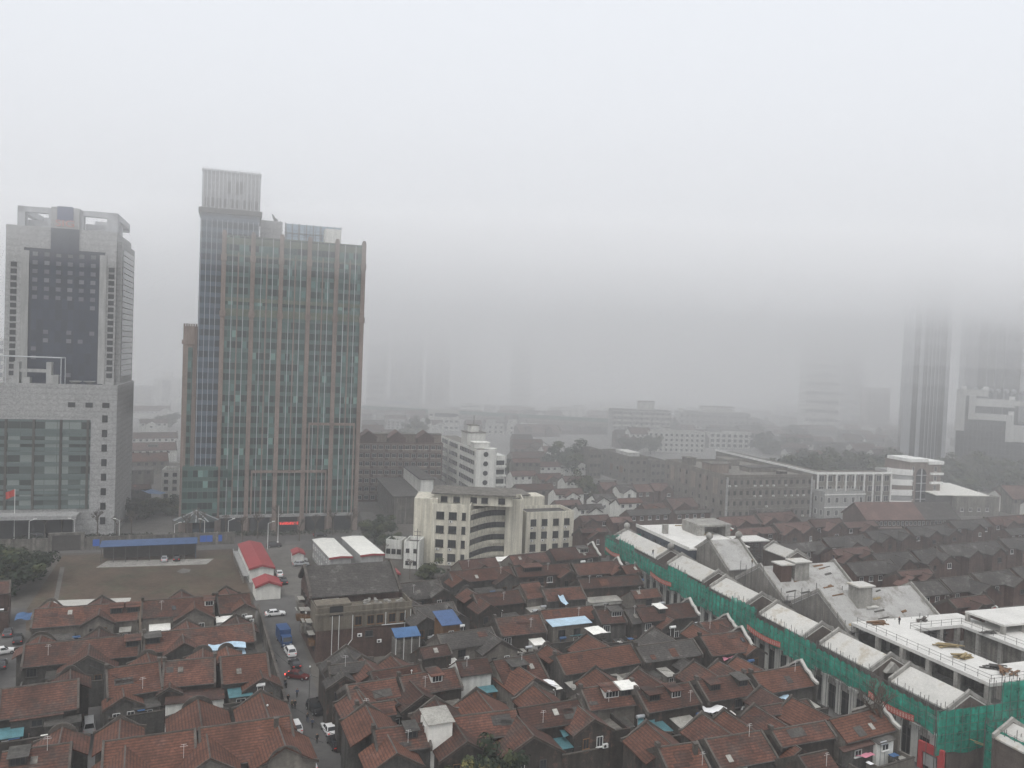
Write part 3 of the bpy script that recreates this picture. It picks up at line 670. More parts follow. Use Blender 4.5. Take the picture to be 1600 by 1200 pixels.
        for _ in range(hr.choice([0, 1, 1, 2, 2])):
            w2 = hr.uniform(.8, 3.2); d2 = hr.uniform(.5, 1.6); u = hr.uniform(.4, max(.5, L-w2-.4)); v = -hr.uniform(d2+.3, max(d2+.4, df-.2)); m = MB()
            m.hexa([(u, v, zr+p*v+.02), (u+w2, v, zr+p*v+.02), (u+w2, v+d2, zr+p*(v+d2)+.02), (u, v+d2, zr+p*(v+d2)+.02)], (0, 0, .04)); m.build('roof_patch', hr.choice(['tile_brown', 'tile_orange', 'tile_red', 'tile_brown', 'tile_grey', 'cement_dark']), t)
        if hr.random() < .5:
            u = hr.uniform(.1, .9)*L; v = -hr.uniform(.4, df-.5); z = zr+p*v; m = MB(); m.tube((u, v, z-.2), (u, v, z+1.9), .03, n=4); m.tube((u-.5, v, z+1.6), (u+.5, v, z+1.6), .02, n=4); m.tube((u-.35, v, z+1.85), (u+.35, v, z+1.85), .02, n=4); m.build('aerial', 'frame_white', t)
        if hr.random() < .2:
            u = hr.uniform(.15, .85)*L; v = -df*hr.uniform(.3, .75); z = zr+p*v; m = MB(); m.hexa([(u, v-.45, z-p*.45+.1), (u+.8, v-.45, z-p*.45+.1), (u+.8, v+.45, z+p*.45+.1), (u, v+.45, z+p*.45+.1)], (0, 0, .08)); m.build('skylight', hr.choice(['metal_roof', 'dark_glass', 'cement', 'metal_roof']), t)
    for _ in range(ch):
        u = hr.uniform(.15, .85)*L; m = MB(); m.box(u-.3, u+.3, -1.6, -1.0, zr-1.6, zr+.5); m.box(u-.38, u+.38, -1.68, -.92, zr+.5, zr+.62); m.build('chimney', 'coping', t)
    return t, L, df, ze
LG = 'lane houses west of the street'
MG = 'lane houses between the street and the green netting'
# ---- west block, far row to near row
H('red tiled terrace bordering the brown vacant lot at its left end, with two dark dormers', 52, 952, 218, 940, 29, rw=[(.13, 6, .8, 'step'), (.62, 7.5, 1, 'peak')], fw=[(.62, 6, 1.5)], dm=[(.78, 2.2, 'd'), (.94, 2.2, 'd')], sh=[(.3, 4, 2.5, 5, 'd')], group=LG)
H('red tiled terrace bordering the vacant lot, with a white framed dormer and grey front gable', 222, 939, 334, 931, 27, rw=[(.55, 8, 1.2, 'peak')], fw=[(.72, 8, 2.2)], dm=[(.93, 1.8, 'w')], sh=[(.25, 4, 3, 5.2, 'w')], group=LG)
H('short red house at the vacant lot corner below the white ended shed', 338, 931, 392, 926, 28, rw=[(.4, 6, 1.5, 'peak')], fw=[(.7, 5, 1.5)], sh=[(.2, 4.5, 2.6, 5.6, 'w')], group=LG, zr=9.2)
H('long red terrace with blue tarpaulin lean-to above the dark gable, second row from the lot', 37, 1008, 218, 991, 34, 'r', rw=[(.12, 8, .5, 'step'), (.63, 6.5, 1.2, 'peak')], fw=[(.56, 9.5, 3)], dm=[(.94, 2.3, 'd')], sh=[(.3, 3.4, 2.2, 5.4, 'd'), (.40, 2.2, 2.2, 5.6, 'b')], group=LG)
H('red terrace with pale blue tarpaulin at its street end, behind arched parapets', 224, 990, 396, 973, 30, rw=[(.4, 8.5, 1, 'peak'), (.87, 7.5, 1, 'peak')], fw=[(.34, 7, 2.2)], dm=[(.08, 2.4, 'b')], sh=[(.74, 6, 2.6, 5.6, 'p'), (.93, 3, 2.6, 5.2, 'd')], group=LG)
H('wide red roofed house left of the narrow lane with the white van', 0, 1077, 124, 1061, 47, rw=[(.88, 6, .6, 'step')], dm=[], sh=[(.48, 7, .3, 6.8, 'r'), (.8, 5, 1.5, 5.2, 'd'), (.14, 4, 2.6, 4.8, 't')], group=LG)
H('red roof right of the narrow lane with a small tiled gable over its courtyard', 165, 1045, 250, 1032, 45, 'o', rw=[(.82, 6.5, 1, 'arch')], fw=[(.28, 6, 2.5, '', 2.2)], sh=[(.7, 4, 2.4, 4.9, 'd')], group=LG)
H('red roof between two raised dark party walls, tiled lean-to before it', 255, 1034, 337, 1027, 40, 'r', rw=[(.75, 6.5, 1, 'arch')], fw=[(.15, 4, 1.5, '', 2.2)], sh=[(.62, 9, 3.5, 5.4, 'r')], group=LG)
H('red roof at the street with a teal awning and small gable below its eave', 343, 1027, 418, 1019, 42, 'o', rw=[(.2, 5.5, 1, 'arch')], fw=[(.8, 6.5, 2.2, '', 1.8)], sh=[(.36, 3.8, 2.6, 5.2, 't')], pw=(1, 1), group=LG)
H('bottom left corner house with an arched parapet and a terrace railing before it', 3, 1175, 113, 1160, 45, 'r', rw=[(.8, 7, 1.2, 'arch')], dm=[(.25, 2, 'd')], group=LG, pw=(0, 1))
H('large red roof at the picture foot right of the narrow lane, coped gable behind', 160, 1159, 306, 1139, 70, 'o', rw=[(.17, 6.5, 2.5, 'peak')], fw=[(.24, 8, 3)], group=LG)
H('large red roof at the picture foot beside the street, round headed coping at its left', 310, 1138, 455, 1118, 62, 'o', rw=[(.04, 9, 6, 'arch'), (.76, 8, 5.5, 'peak')], fw=[(.84, 9, 3, 'arch'), (.08, 8, 3)], group=LG, ch=1)
H('small house at the left picture edge behind the parked cars, worn red wall', -45, 912, 17, 906, 20, 'b', wall='brick_red', group=LG, pw=(1, 1))
H('dark house at the left picture edge across from the parked cars', -80, 985, -12, 980, 28, 'r', wall='brick_red', group=LG, pw=(1, 1))
# ---- cluster beside the brick corner block
H('grey slate tiled house just right of the brick corner block, farthest of the grey roofs', 622, 912, 686, 905, 26, 'g', fw=[(.88, 6, 1.5)], group=MG)
H('grey tiled house with small red gables right of the brick corner block', 643, 948, 708, 936, 32, 'g', fw=[(.1, 6, 1.5), (.85, 5.5, 2)], rw=[(.2, 5, 1, 'peak')], group=MG)
H('grey roofed house below the white drainpipes of the brick corner block', 512, 1040, 572, 1033, 14, 'g', rw=[(.75, 10, 3.5, 'peak')], fw=[(.3, 6, 2.5)], group=MG)
H('red house with a coped rear gable below the small blue canopy', 577, 1050, 657, 1037, 18, 'r', rw=[(.12, 9, 2.5, 'peak'), (.66, 8.5, 1.5, 'peak')], fw=[(.1, 5, 1)], group=MG)
H('low tiled house with tall blue roofed box beside it', 655, 1012, 700, 1004, 17, 'b', group=MG, zr=8.8, pw=(0, 1))
# ---- rows behind the cream building, far to near
H('dark hipped house touching the left foot of the cream building', 716, 876, 774, 869, 18, 'b', fw=[(.5, 9, 1)], group=MG, pw=(0, 0))
H('dark roofed house with a bare grey gable before the middle of the cream building', 795, 868, 852, 862, 15, 'b', fw=[(.45, 8, 2)], group=MG, pw=(0, 0), wall='brick_grey')
H('red roofed house with white dormer at the right foot of the cream building', 858, 858, 926, 851, 18, 'r', dm=[(.7, 3, 'w')], group=MG, pw=(0, 2))
H('long red terrace with a broad gable, left end of the row nearest the cream building', 700, 893, 797, 884, 18, 'r', fw=[(.85, 8, 2), (.1, 6, 2.5)], sh=[(.5, 8, 2.4, 5.2, 'd')], group=MG)
H('red terrace in the middle of the row nearest the cream building', 802, 886, 889, 880, 16, 'r', fw=[(.88, 6, 2)], dm=[(.3, 5, 'd')], group=MG)
H('red terrace at the right of the row nearest the cream building', 893, 881, 966, 876, 18, 'r', fw=[(.9, 6, 1.5)], group=MG, pw=(1, 2))
H('stub red roof hard by the green netting at its far end', 970, 884, 994, 881, 13, 'r', group=MG, pw=(0, 1))
H('red house in the second row, gable front above a dark yard', 738, 929, 811, 921, 20, 'r', fw=[(.12, 6, 3.5)], rw=[(.1, 6, 1, 'step')], sh=[(.6, 5, 2, 5, 'd')], group=MG)
H('small square red roof with a glazed sunroom under its eave', 812, 912, 842, 908, 24, 'r', group=MG, zr=10.5, pw=(0, 0), sh=[(.5, 6, 2, 5.6, 'm')])
H('red house behind the pale blue hanging sheet', 846, 921, 908, 916, 19, 'r', group=MG, pw=(1, 1), sh=[(.8, 4, 2.5, 5.2, 'c')])
H('wide red roof with a grey workshop terrace in front, right of the pale blue sheet', 902, 905, 998, 898, 15, 'r', fw=[], sh=[(.3, 9, 3, 5.2, 'm'), (.75, 6, 3, 4.6, 'd')], group=MG)
H('low red house in front of the grey workshop near the netting', 985, 923, 1027, 919, 13, 'r', group=MG, pw=(0, 1), zr=8.6)
H('bright red roof above the pale blue flat roof', 842, 954, 926, 946, 20, 'o', group=MG, sh=[(.5, 3, 2, 5.2, 't')])
H('narrow red roof beside the bright one, white bench dormer on it', 929, 953, 970, 950, 22, 'r', dm=[(.7, 2.6, 'n')], group=MG)
H('grey tiled infill roof between red roofs near the netting', 973, 951, 990, 949, 24, 'g', group=MG, pw=(1, 0))
H('red house with small skylight and curving white coped end by the netting', 992, 950, 1078, 941, 22, 'r', dm=[(.4, 1.8, 'm')], fw=[(.45, 6, 2, '', 1.6)], group=MG, pw=(0, 2))
H('large plain red roof left of the pale blue flat roof', 772, 966, 843, 959, 28, 'r', group=MG, sh=[(.75, 3, 2.4, 5.4, 'w')])
H('large grey tiled roof with a pointed brick gable, right of the blue roofed box', 682, 992, 768, 978, 24, 'g', fw=[(.92, 8, 3)], group=MG)
H('brown roof tucked behind the grey tiled hall near the netting', 1092, 973, 1137, 966, 18, 'b', fw=[(.6, 6, 2)], group=MG, pw=(1, 2), zr=9)
H('house on the street with a leaning red roof and four pane dormer', 622, 1057, 711, 1043, 31, 'r', fw=[(.16, 7.5, 4)], dm=[(.6, 2, 'w')], sh=[(.75, 4, 2.5, 5, 'c')], group=MG)
H('street side red house with stacked gables stepping down to the road', 540, 1071, 618, 1059, 30, 'r', fw=[(.22, 7, 3.5), (.85, 4, 2, '', 2)], sh=[(.75, 4, 3, 5.8, 'c')], group=MG, pw=(1, 0))
H('white walled house under a single small red roof amid red terraces', 712, 1033, 761, 1027, 24, 'r', wall='white_paint', group=MG, pw=(0, 0), zr=10, sh=[(.8, 3, 1.6, 5.6, 't')], yard=False)
H('red roof with a dark dormer above a steep grey gable amid the block', 770, 1032, 838, 1019, 40, 'r', fw=[(.42, 8, 4)], dm=[(.45, 3, 'd')], sh=[(.9, 4, 2.5, 5.6, 'w')], group=MG, pw=(0, 1))
H('broad orange red roof over a corrugated lean-to, right of the ivied wall', 866, 1024, 986, 1006, 30, 'o', rw=[(.1, 5, 1, 'step'), (.72, 9, 3.5, 'peak')], sh=[(.35, 11, 2.8, 5.4, 'm'), (.8, 4, 2.5, 5.2, 'c')], group=MG)
H('broad dark grey tiled roof between orange red and red roofs', 992, 1010, 1083, 998, 25, 'g', rw=[(.72, 9, 3.5, 'peak')], fw=[(.65, 4.5, 2.5, '', 2)], group=MG)
H('red roof with brick dormer and wavy white gable on the netting lane, pink sheet below', 1092, 994, 1159, 986, 31, 'r', fw=[(.98, 5, 1, '', 1.5)], rw=[(.35, 6, 2.5, 'peak')], group=MG, pw=(1, 2), sh=[(.25, 5, 2.5, 5, 'r')])
H('red roof with white four pane dormer and a teal blind beneath', 906, 1076, 988, 1066, 34, 'r', rw=[(.7, 8, 3, 'peak')], dm=[(.5, 2.6, 'w'), (.82, 3.2, 'm')], sh=[(.4, 6, 2.5, 5, 'd')], group=MG)
H('red roof with two small dark dormers over the green and grey awnings', 993, 1079, 1077, 1066, 34, 'r', rw=[(.55, 9.5, 3.5, 'peak')], dm=[(.22, 2.2, 'd'), (.62, 2, 'n')], sh=[(.62, 4, 2.4, 5.2, 'm'), (.12, 4, 2.4, 5, 't')], group=MG)
H('red roof with dark dormers over a yard of washing and white boards', 1087, 1063, 1163, 1052, 33, 'r', rw=[(.5, 8, 3, 'peak'), (.95, 6, 2, 'peak')], dm=[(.25, 2.2, 'd'), (.82, 2, 'd')], sh=[(.3, 4, 3, 4.6, 'w')], group=MG)
H('plain orange red roof ending in a wavy white gable on the netting lane', 1172, 1052, 1252, 1039, 32, 'o', rw=[(.3, 8, 3, 'peak')], sh=[(.4, 5, 2.5, 5, 'c')], group=MG, pw=(1, 2))
H('house of patched roofs along the street above the white sedan', 556, 1102, 615, 1094, 22, 'r', rw=[(.25, 7, 1.5, 'peak')], fw=[(.5, 6, 2, '', 1)], group=MG, pw=(1, 0), zr=9)
H('street corner red roof with blue skylight above the white sided cabin', 582, 1140, 666, 1129, 38, 'r', rw=[(.1, 7.5, 4, 'peak')], fw=[(.25, 8, 3.5)], dm=[(.68, 1.6, 'd')], group=MG)
H('long red roof over dark brick gables at the picture foot, tree before it', 700, 1121, 806, 1108, 38, 'r', rw=[(.0, 8, 2.5, 'peak'), (.68, 10, 4, 'peak')], fw=[(.08, 8, 3.5), (.98, 10, 4.5)], group=MG, pw=(0, 0))
H('long red roof with teal tarpaulin over its dark brick yard at the picture foot', 808, 1107, 905, 1092, 34, 'r', rw=[(.6, 7.5, 3, 'peak')], fw=[(.93, 7, 3)], sh=[(.68, 5, 2.4, 5, 't')], group=MG, pw=(0, 1))
H('red roof with a grey chimney, left of a pair at the picture foot', 1026, 1168, 1090, 1159, 45, 'o', rw=[(.4, 8, 3, 'peak')], group=MG, ch=1)
H('wide plain red roof, right of a pair at the picture foot', 1100, 1156, 1190, 1141, 46, 'r', rw=[(.5, 8, 3, 'peak'), (.9, 6, 3, 'peak')], group=MG)
H('red roofed house with brown dormer boards beside the white windowed annexe', 1203, 1141, 1290, 1126, 26, 'r', rw=[(.35, 7, 3.5, 'peak')], fw=[(.25, 6, 1.5, '', 1.5)], group=MG)
H('orange red roof with a long row of white windows and a wavy white gable', 1296, 1124, 1374, 1105, 36, 'o', rw=[(.1, 8, 4, 'peak')], sh=[(.18, 7, .4, 6.4, 'r'), (.65, 4, 1, 6.6, 'd')], group=MG, pw=(0, 2))
H('small red roof at the picture foot beside the pink and blue canopies', 1246, 1182, 1292, 1172, 36, 'r', group=MG, pw=(1, 0))
H('low brown roof between washing yard and wavy white gable', 1182, 1105, 1262, 1092, 14, 'b', rw=[(.6, 7, 2, 'peak')], fw=[(.4, 6, 2, '', 1)], group=MG, zr=8.6, pw=(1, 1))
# ================================================================ mid-distance buildings
def lenL(x, y, z, ang, px):                           # length along ang (going back and to the left) to column px
    lo, hi = 0.0, 150.0; c, s = math.cos(ang), math.sin(ang)
    for _ in range(50):
        m = (lo+hi)/2
        if proj(x+c*m, y+s*m, z)[0] > px: lo = m
        else: hi = m
    return (lo+hi)/2
def blk(label, cx, gy, yt, pr, pl=None, ang=22, dep=12, nf=4, nc=8, nl=0, wall='white_paint', ww=1.5, wh=1.5, frame='frame_dark', roof='cement', nm='apartment_block', cat='apartment block', group=None, bands=None, par=.9, acs=0, left_mat=None, balc=0, z=None, sill=False):
    x, y = P(cx, gy); A = R(ang); h = z or zat(x, y, yt); W = lenat(x, y, h, A, pr)
    D = lenL(x, y, h, A+math.pi/2, pl) if pl else dep
    t = thing(nm, label, cat, (x, y), A, group)
    m = MB(); m.box(0, W, 0, D, 0, h-.3); m.box(0, W, 0, .3, h-.3, h+par); m.box(0, .3, .3, D, h-.3, h+par); m.box(W-.3, W, .3, D, h-.3, h+par); m.box(.3, W-.3, D-.3, D, h-.3, h+par); m.build('wall', wall, t)
    m = MB(); m.box(.3, W-.3, .3, D-.3, h-.28, h-.2); m.build('roof', roof, t)
    fh = h/nf
    if bands:
        for k in range(nf): m = MB(); m.box(-.25, W+.25, -.25, 0, k*fh+fh-.5, k*fh+fh-.1); m.build('floor_band', bands, t)
    c = 0
    for k in range(nf):
        for i in range(nc):
            if c >= 98: break
            window(t, W*(i+.5)/nc, -.02, k*fh+fh*.3, min(ww, W/nc*.72), min(wh, fh*.55), frame=frame, sill=sill); c += 1
            if acs and hr.random() < acs: ac(t, W*(i+.5)/nc+.3, -.02, k*fh+fh*.3-.85)
        for i in range(nl):
            if c >= 98: break
            window(t, -.02, D*(i+.5)/nl, k*fh+fh*.3, min(ww, D/nl*.72), min(wh, fh*.55), rz=R(-90), frame=frame, sill=sill); c += 1
    if balc:
        for k in range(1, nf):
            for i in range(balc): m = MB(); u = W*(i+.5)/balc; m.box(u-W/balc*.38, u+W/balc*.38, -1.2, -.02, k*fh, k*fh+1.0); m.build('balcony', bands or wall, t)
    return t, W, D, h
def rooft(t, u0, u1, v0, v1, z0, z1, mt='white_paint', nm='stair_tower', rf='cement'):
    m = MB(); m.box(u0, u1, v0, v1, z0, z1); s = m.build(nm, mt, t)
    m = MB(); m.box(u0-.3, u1+.3, v0-.3, v1+.3, z1, z1+.25); m.build('roof', rf, s); return s
# ---- cream building with curved ribbon windows
cx, cy = P(672, 882)
t = thing('cream_building', 'cream painted office block with curved ribbon windows between two wings', 'building', (cx, cy), 0)
def wing(nm, px0, gy, yt, px1, ang, dep, cols, rows, wws):
    x, y = P(px0, gy); A = R(ang); h = zat(x, y, yt); W = lenat(x, y, h, A, px1)
    e = bpy.data.objects.new(nm, None)
    m = MB(); m.box(0, W, 0, dep, 0, h-.4); m.box(0, W, 0, .35, h-.4, h+.7); m.box(0, .35, .35, dep, h-.4, h+.7); m.box(W-.35, W, .35, dep, h-.4, h+.7); m.box(.35, W-.35, dep-.35, dep, h-.4, h+.7)
    m.box(.35, W-.35, .35, dep-.35, h-.4, h-.3, 1)
    for c, w_ in zip(cols[:-1], wws): m.box((c+.16)*W-.12, (c+.16)*W+.12, -.15, 0, 0, h)
    o = m.build(nm, ['cream_paint', 'cement_dark'], t, (x-cx, y-cy, 0), A)
    fh = (h-1)/rows
    for k in range(rows):
        for c, w_ in zip(cols, wws):
            window(o, c*W, -.02, k*fh+fh*.32, w_, fh*.52, nx=3 if w_ > 1.5 else 1, frame='frame_dark', sill=True)
            if w_ > 1.5 and hr.random() < .8: ac(o, c*W-.5, -.02, k*fh+fh*.32-.95)
    return o, x, y, W, h, A
lw = wing('left_wing', 672, 882, 790, 735, -4, 15, (.22, .55, .84), 4, (2.3, 2.3, 1.1))
m = MB(); hs_ = zat(cx-3, cy+2, 778); ls_ = lenat(cx-30, cy+2, hs_, 0, 648)-30; m.box(ls_, 1.5, 1.4, 13, 0, hs_); m.box(ls_+2, ls_+2.3, 1.2, 1.4, 0, hs_); m.build('stair_block', 'cream_paint', t)
rw_ = wing('right_wing', 820, 868, 804, 897, 21, 11, (.15, .38, .62, .85), 3, (1.9, 1.9, 1.9, 1.9))
pr_ = wing('stair_pier', 787, 874, 783, 818, 4, 9, (), 1, ())
ax_, ay_ = lw[1]+lw[3]*math.cos(lw[5]), lw[2]+lw[3]*math.sin(lw[5]); bx_, by_ = pr_[1], pr_[2]
hm = zat((ax_+bx_)/2, (ay_+by_)/2+3, 794)
def arc(n, back):
    return [(ax_+(bx_-ax_)*k/n-cx, ay_+(by_-ay_)*k/n+1.6+back*math.sin(math.pi*k/n)-cy) for k in range(n+1)]
a0 = arc(12, 3.4)
m = MB(); m.prism(a0+[(a0[-1][0], a0[-1][1]+9), (a0[0][0], a0[0][1]+9)], 'z', 0, hm); m.build('curved_bay', 'cream_paint', t)
fh = hm/4.3
for k in range(4):
    z0 = .9+k*fh; g = MB(); fr_ = MB()
    for (p0, p1) in zip(a0, a0[1:]):
        dx, dy = p1[0]-p0[0], p1[1]-p0[1]; l = math.hypot(dx, dy); nx_, ny_ = dy/l, -dx/l
        g.hexa([(p0[0], p0[1], z0+1.2), (p1[0], p1[1], z0+1.2), (p1[0], p1[1], z0+2.9), (p0[0], p0[1], z0+2.9)], (nx_*.1, ny_*.1, 0))
        fr_.box(p0[0]-.05, p0[0]+.05, p0[1]-.18, p0[1], z0+1.2, z0+2.9); fr_.hexa([(p0[0], p0[1], z0+2.1), (p1[0], p1[1], z0+2.1), (p1[0], p1[1], z0+2.17), (p0[0], p0[1], z0+2.17)], (nx_*.16, ny_*.16, 0))
    rb = g.build('ribbon_window', 'dark_glass', t); fr_.build('window_frame', 'frame_dark', rb)
    s_ = MB()
    for (p0, p1) in zip(a0, a0[1:]): s_.hexa([(p0[0], p0[1], z0), (p1[0], p1[1], z0), (p1[0], p1[1], z0+1.1), (p0[0], p0[1], z0+1.1)], (0, -.45, 0))
    s_.build('balcony_band', 'cream_paint', t)
# set-back top storey with its overhanging roof
m = MB(); xa, ya = ax_-cx-11, ay_-cy+4; xb = bx_-cx+2
zr1 = lw[4]+3.0; m.box(xa, xb, ya+.8, ya+10, lw[4]-.2, zr1); us_ = m.build('top_storey', 'cream_paint', t)
for k, f in enumerate((.12, .28, .5, .64, .86)): window(us_, xa+(xb-xa)*f, ya+.78, lw[4]+.6, 1.9, 1.6, nx=2, frame='frame_dark')
m = MB(); m.hexa([(xa-1, ya-.4, zr1), (xb+1, ya-.4, zr1), (xb+1, ya+11, zr1+.5), (xa-1, ya+11, zr1+.5)], (0, 0, .35)); m.build('top_roof', 'cement', t)
rl = (rw_[1]-cx, rw_[2]-cy, 0); zq1 = zat(rw_[1]-4, rw_[2]+14, 772)
m = MB(); m.box(-6, 5.5, 11.5, 19, 0, zq1); m.box(5.501, 11, 11.5, 19, 0, zq1-.4); m.build('rear_block', 'cream_paint', t, rl, rw_[5])
m = MB(); m.hexa([(-6.5, 11, zq1), (5.8, 11, zq1), (5.8, 19.5, zq1+.6), (-6.5, 19.5, zq1+.6)], (0, 0, .25)); m.build('rear_roof', 'cement', t, rl, rw_[5])
# ---- concrete hall with a roof monitor
x, y = P(615, 819); A = R(18); h = zat(x, y, 775); W = 24; D = lenL(x, y, h, A+math.pi/2, 591)
t = thing('concrete_hall', 'stained concrete hall with dark flat roof and raised roof monitor', 'hall', (x, y), A)
m = MB(); m.box(0, W, 0, D, 0, h-.4); m.build('wall', 'cement', t)
for k in range(4): m = MB(); u = 1+k*3.2; m.box(u-.25, u+.25, -.35, 0, 0, h-.4); m.build('buttress', 'cement', t)
m = MB(); m.hexa([(-.8, -1, h-.4), (W, -1, h-.4), (W, D+.8, h+.3), (-.8, D+.8, h+.3)], (0, 0, .5)); m.build('roof', 'cement_dark', t)
m = MB(); m.box(W*.42, W*.62, 3, D-1, h+.2, h+5.4); mo = m.build('roof_monitor', 'white_paint', t)
m = MB(); m.box(W*.42-.5, W*.62+.5, 2.4, D-.5, h+5.4, h+5.75); m.build('monitor_roof', 'cement_dark', mo)
# ---- white hospital-like block with porthole windows
x, y = P(741, 806); A = R(20); h = zat(x, y, 703); W = lenat(x, y, h, A, 793); D = lenL(x, y, h, A+math.pi/2, 690)
t = thing('white_building', 'white block with porthole windows down its rounded end and long ribbon windows', 'building', (x, y), A)
m = MB(); m.box(0, W*.54, 0, D, 0, h); m.box(W*.54+.001, W, 2.2, D*.5, 0, h-2.6); m.tube((W*.5, 2.6, 0), (W*.5, 2.6, h+.4), 2.7, n=18); m.build('wall', 'white_paint', t)
fh = h/7
for k in range(7):
    z0 = k*fh+fh*.3
    pm = MB(); pm.tube((W*.3, -.02, z0+.8), (W*.3, -.14, z0+.8), 1.0, n=14); pm.build('porthole', 'dark_glass', t)
    for a, b in ((.05, .43), (.5, .74), (.8, .97)):
        g = MB(); g.box(-.1, 0, D*a, D*b, z0, z0+1.7); r_ = g.build('ribbon_window', 'dark_glass', t)
        q = MB(); n = int((b-a)*D/2)
        for i in range(n+1): yy = D*a+(b-a)*D*i/max(n, 1); q.box(-.16, -.1, yy-.06, yy+.06, z0, z0+1.7)
        q.build('mullion', 'frame_white', r_)
    if k < 6:
        g = MB(); g.box(W*.58, W*.97, 2.05, 2.2, z0, z0+1.8); g.build('ribbon_window', 'dark_glass', t)
        g = MB(); g.box(W*.54, W+.3, 1.4, 2.2, z0-.9, z0-.15); g.build('balcony', 'white_paint', t)
m = MB(); m.box(.3, W*.54-.3, .3, D-.3, h, h+.15); m.build('roof', 'cement', t)
rooft(t, .2, W*.62, D*.26, D*.42, h, h+5.2); rooft(t, .1, W*.5, 3.5, 8.5, h+.15, h+2.3, rf='metal_white')
s_ = rooft(t, 2, 5.5, D*.3, D*.38, h+5.45, h+8); m = MB(); m.tube((4, D*.34, h+8.2), (4, D*.34, h+12), .12); m.build('mast', 'steel', s_)
# ---- red brick apartment slab
t, W, D, h = blk('red brick apartment slab with white window frames and gabled roof blocks behind the brown tower', 556, 784, 692, 692, ang=14, dep=14, nf=7, nc=13, wall='brick_red', ww=1.7, wh=1.6, frame='frame_white', bands='pinkstone', balc=6, par=.4)
for f in (.12, .46, .80):
    m = MB(); u = W*f; m.prism([(u-3.5, h), (u+3.5, h), (u+3.5, h+2.2), (u, h+4.6), (u-3.5, h+2.2)], 'v', 1, 11); g = m.build('roof_gable', 'brick_red', t)
    m = MB(); m.hexa([(u-4, .6, h+2), (u, .6, h+4.7), (u, 11.4, h+4.7), (u-4, 11.4, h+2)], (0, 0, .2)); m.hexa([(u, .6, h+4.7), (u+4, .6, h+2), (u+4, 11.4, h+2), (u, 11.4, h+4.7)], (0, 0, .2)); m.build('gable_roof', 'tile_far', g)
for f in (.28, .62, .93): rooft(t, W*f-4, W*f+2.5, 5, 10, h, h+3.2, 'pinkstone')
# ---- grey brick courtyard blocks to the right of centre
BG = 'brick blocks beyond the red roofs'
t, W, D, h = blk('wide grey brick block with red inset panels, arched doorways and pale corner strips', 1131, 812, 746, 1270, 1040, ang=19, nf=4, nc=14, nl=9, wall='brick_grey', ww=1.1, wh=1.7, frame='frame_dark', bands='cement', acs=.3, par=1.0)
for u in (.3, W-.9): m = MB(); m.box(u, u+.9, -.3, 0, 0, h); m.build('corner_strip', 'tower_stone', t)
for f in (.15, .32, .5, .68, .86):
    m = MB(); m.box(-.12, 0, D*f-1.6, D*f+1.6, h*.55, h*.93); m.build('wall_panel', 'pinkstone', t)
rooft(t, W*.02, W*.22, D*.25, D*.4, h-.2, h+3.6, 'pinkstone'); rooft(t, W*.1, W*.2, D*.75, D*.85, h-.2, h+3, 'cement'); rooft(t, W*.3, W*.44, D*.5, D*.6, h-.2, h+2.2, 'cement'); rooft(t, W*.5, W*.95, D*.3, D*.45, h-.2, h+1.6, 'brick_grey', rf='cement_dark'); rooft(t, W*.55, W*.7, D*.7, D*.9, h-.2, h+2.5, 'cement'); rooft(t, W*.72, W*.8, D*.12, D*.18, h-.2, h+1.2, 'frame_dark')
for f in (.32, .72):
    m = MB(); m.prism([(W*f-1.6, .1)]+[(W*f-1.6*math.cos(R(a)), 3.2+1.6*math.sin(R(a))) for a in range(0, 181, 30)]+[(W*f+1.6, .1)], 'v', -.2, 0); m.build('arched_door', 'frame_dark', t)
t, W, D, h = blk('sandy grey flat roofed block with brown panels and a white rooftop cabin', 981, 756, 716, 1012, 940, ang=19, nf=3, nc=3, nl=4, wall='brick_grey', bands='cement')
rooft(t, .5, 7, 2, 16, h, h+2.4, 'white_paint', rf='metal_white')
for f in (.25, .6): m = MB(); m.box(-.12, 0, D*f-1.8, D*f+1.8, h*.35, h*.6); m.build('wall_panel', 'wood', t)
blk('small sandy block beside trees at the edge of the red roofs', 920, 748, 705, 940, ang=19, nf=3, nc=3, wall='brick_grey', bands='cement', dep=14)
blk('grey linking block between the sandy block and the wide brick block', 1016, 757, 722, 1040, ang=19, nf=3, nc=3, wall='brick_grey', bands='cement', dep=16)
t, W, D, h = blk('long building edged in white with slim white frames on its glass end', 1274, 806, 741, 1392, None, ang=17, dep=10, nf=4, nc=9, nl=0, wall='brick_grey', ww=2.6, wh=2.8, frame='white_trim', par=.2)
D = lenL(*P(1274, 806), h, R(107), 1119); m = MB(); m.box(.02, 9, 10, D, 0, h-.2); m.build('side_wing', 'brick_grey', t)
m = MB(); m.box(-.5, 0, -.5, D+.4, h-.1, h+.8); m.box(0, W, -.5, 0, h-.1, h+.8); m.build('white_edge', 'white_trim', t)
for k in range(9): m = MB(); u = W*k/8; m.box(u-.2, u+.2, -.7, -.02, 0, h); m.build('white_post', 'white_trim', t)
for k in range(12): m = MB(); m.box(-.12, 0, D*(k+.2)/12, D*(k+.8)/12, h*.55, h*.85); m.build('wall_panel', 'pinkstone' if k % 3 else 'white_paint', t)
t, W, D, h = blk('low grey block with white window surrounds in front of the white edged building', 1287, 812, 772, 1352, 1271, ang=19, nf=2, nc=5, nl=2, wall='grey_paint', frame='white_trim', bands='white_trim', ww=1.5, wh=2.2)
